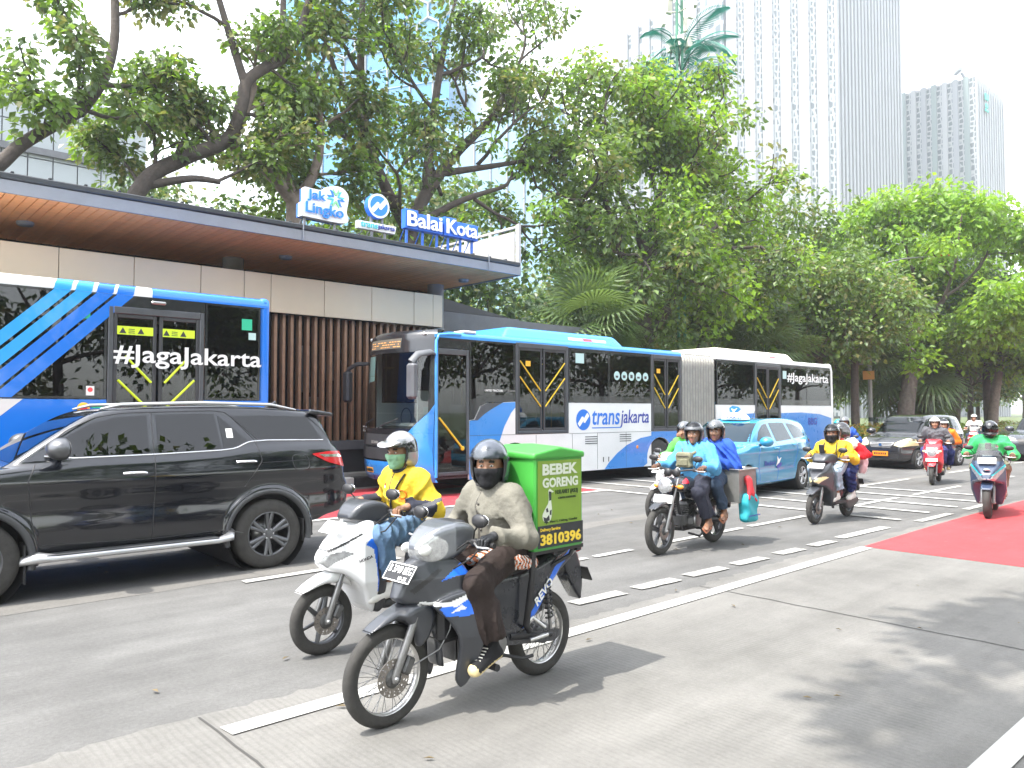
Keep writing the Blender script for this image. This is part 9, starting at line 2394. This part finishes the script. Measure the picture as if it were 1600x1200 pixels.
# teal glass tower with honeycomb frame
org = gp(600, 165); t = thing('glass_tower', 'teal glass tower with white honeycomb frame seen through the tree tops', 'tower', (*org, 0))
P0, P1, P2 = rel(436, 172), rel(700, 158), rel(752, 185)
core(t, [P0, P1, P2, rel(560, 210)], 0, 130, 'glass_teal')
L = np.linalg.norm(P1 - P0); u = (P1 - P0) / L; nrm = np.array([u[1], -u[0]]); nrm = nrm if nrm @ (-(P0 + org)) > 0 else -nrm
R0 = 2.9
for i in range(int(L / (R0 * 1.732)) + 1):
    for j in range(11):
        s = (i + 0.5 * (j % 2)) * R0 * 1.732 + 1.5; z = 82 + j * R0 * 1.5
        if s > L - 1.5 or (s < 12 and j < 4) or z > 125: continue
        V_ = [(P0 + u * (s + R0 * 0.97 * math.sin(PI/3*k)) + nrm * 0.35, z + R0 * 0.97 * math.cos(PI/3*k)) for k in range(6)]
        b = MB(); b.tube([(p[0], p[1], q) for p, q in V_ + V_[:1]], 0.22, 4); b.build('honeycomb_frame', 'facade_white', t)
for s in np.arange(0, L, 5.4):
    p = P0 + u * s + nrm * 0.25; b = MB(); b.bx(-0.14, 0.14, -0.14, 0.14, 0, 80); b.build('mullion', 'facade_white', t, loc=(p[0], p[1], 0))
for z in np.arange(8, 80, 4.2):
    p = P0 + u * L / 2 + nrm * 0.2; b = MB(); b.box((0, 0, 0), (L, 0.12, 0.25), 0, R=R_axis(math.atan2(u[1], u[0]), 'Z')); b.build('floor_band', 'glass_pale', t, loc=(p[0], p[1], z))
# pale blue block behind the trees
org = gp(840, 130); t = thing('office_block', 'pale blue glass block low behind the spreading tree', 'building', (*org, 0))
P0, P1, P2 = rel(690, 135), rel(880, 125), rel(900, 150); core(t, [P0, P1, P2, rel(740, 165)], 0, hz(168, 128), 'glass_pale')
L = np.linalg.norm(P1 - P0); u = (P1 - P0) / L
for s in np.arange(0, L, 3.2):
    p = P0 + u * s - np.array([0.1, 0.15]); b = MB(); b.bx(-0.1, 0.1, -0.1, 0.1, 0, hz(168, 128)); b.build('mullion', 'facade_white', t, loc=(p[0], p[1], 0))
# white panelled building behind the station's left end
t = thing('panelled_building', 'white panelled building behind the left end of the station', 'building', (8, 46, 0))
b = MB(); b.bx(-14, 5.6, 0.2, 16, 0, 18.6); b.build('wall', 'facade_shade', t)
for i in range(17):
    for j in range(8):
        x = -14 + i * 1.15; z = 4.0 + j * 1.82
        b = MB(); b.bx(x + 0.03, x + 1.12, 0.0, 0.18, z + 0.03, z + 1.79); b.build('wall_panel', 'panel_white', t)
b = MB(); b.bx(-14, 5.6, -0.25, -0.02, 15.1, 15.45); b.build('dark_band', 'ledge_grey', t)
b = MB(); b.bx(-14, 5.6, -0.15, -0.02, 11.0, 11.15); b.build('white_rail', 'facade_white', t)

# ------------------------------------------------------------------ the hazy air over the city
hm = bpy.data.materials.new('haze'); hm.use_nodes = True; hm.node_tree.nodes.clear()
_ho = hm.node_tree.nodes.new('ShaderNodeOutputMaterial'); _hv = hm.node_tree.nodes.new('ShaderNodeVolumePrincipled')
_hv.inputs['Color'].default_value = (0.92, 0.95, 1.0, 1); _hv.inputs['Density'].default_value = HAZE; _hv.inputs['Anisotropy'].default_value = 0.3
hm.node_tree.links.new(_hv.outputs[0], _ho.inputs['Volume'])
b = MB(); b.bx(-902, 1502, -902, 1502, -1.0, 198); tag(b.build('haze', hm), kind='stuff')
if 'TRIS' in globals().get('DEBUG', ''): print(LEAF_TOTAL)
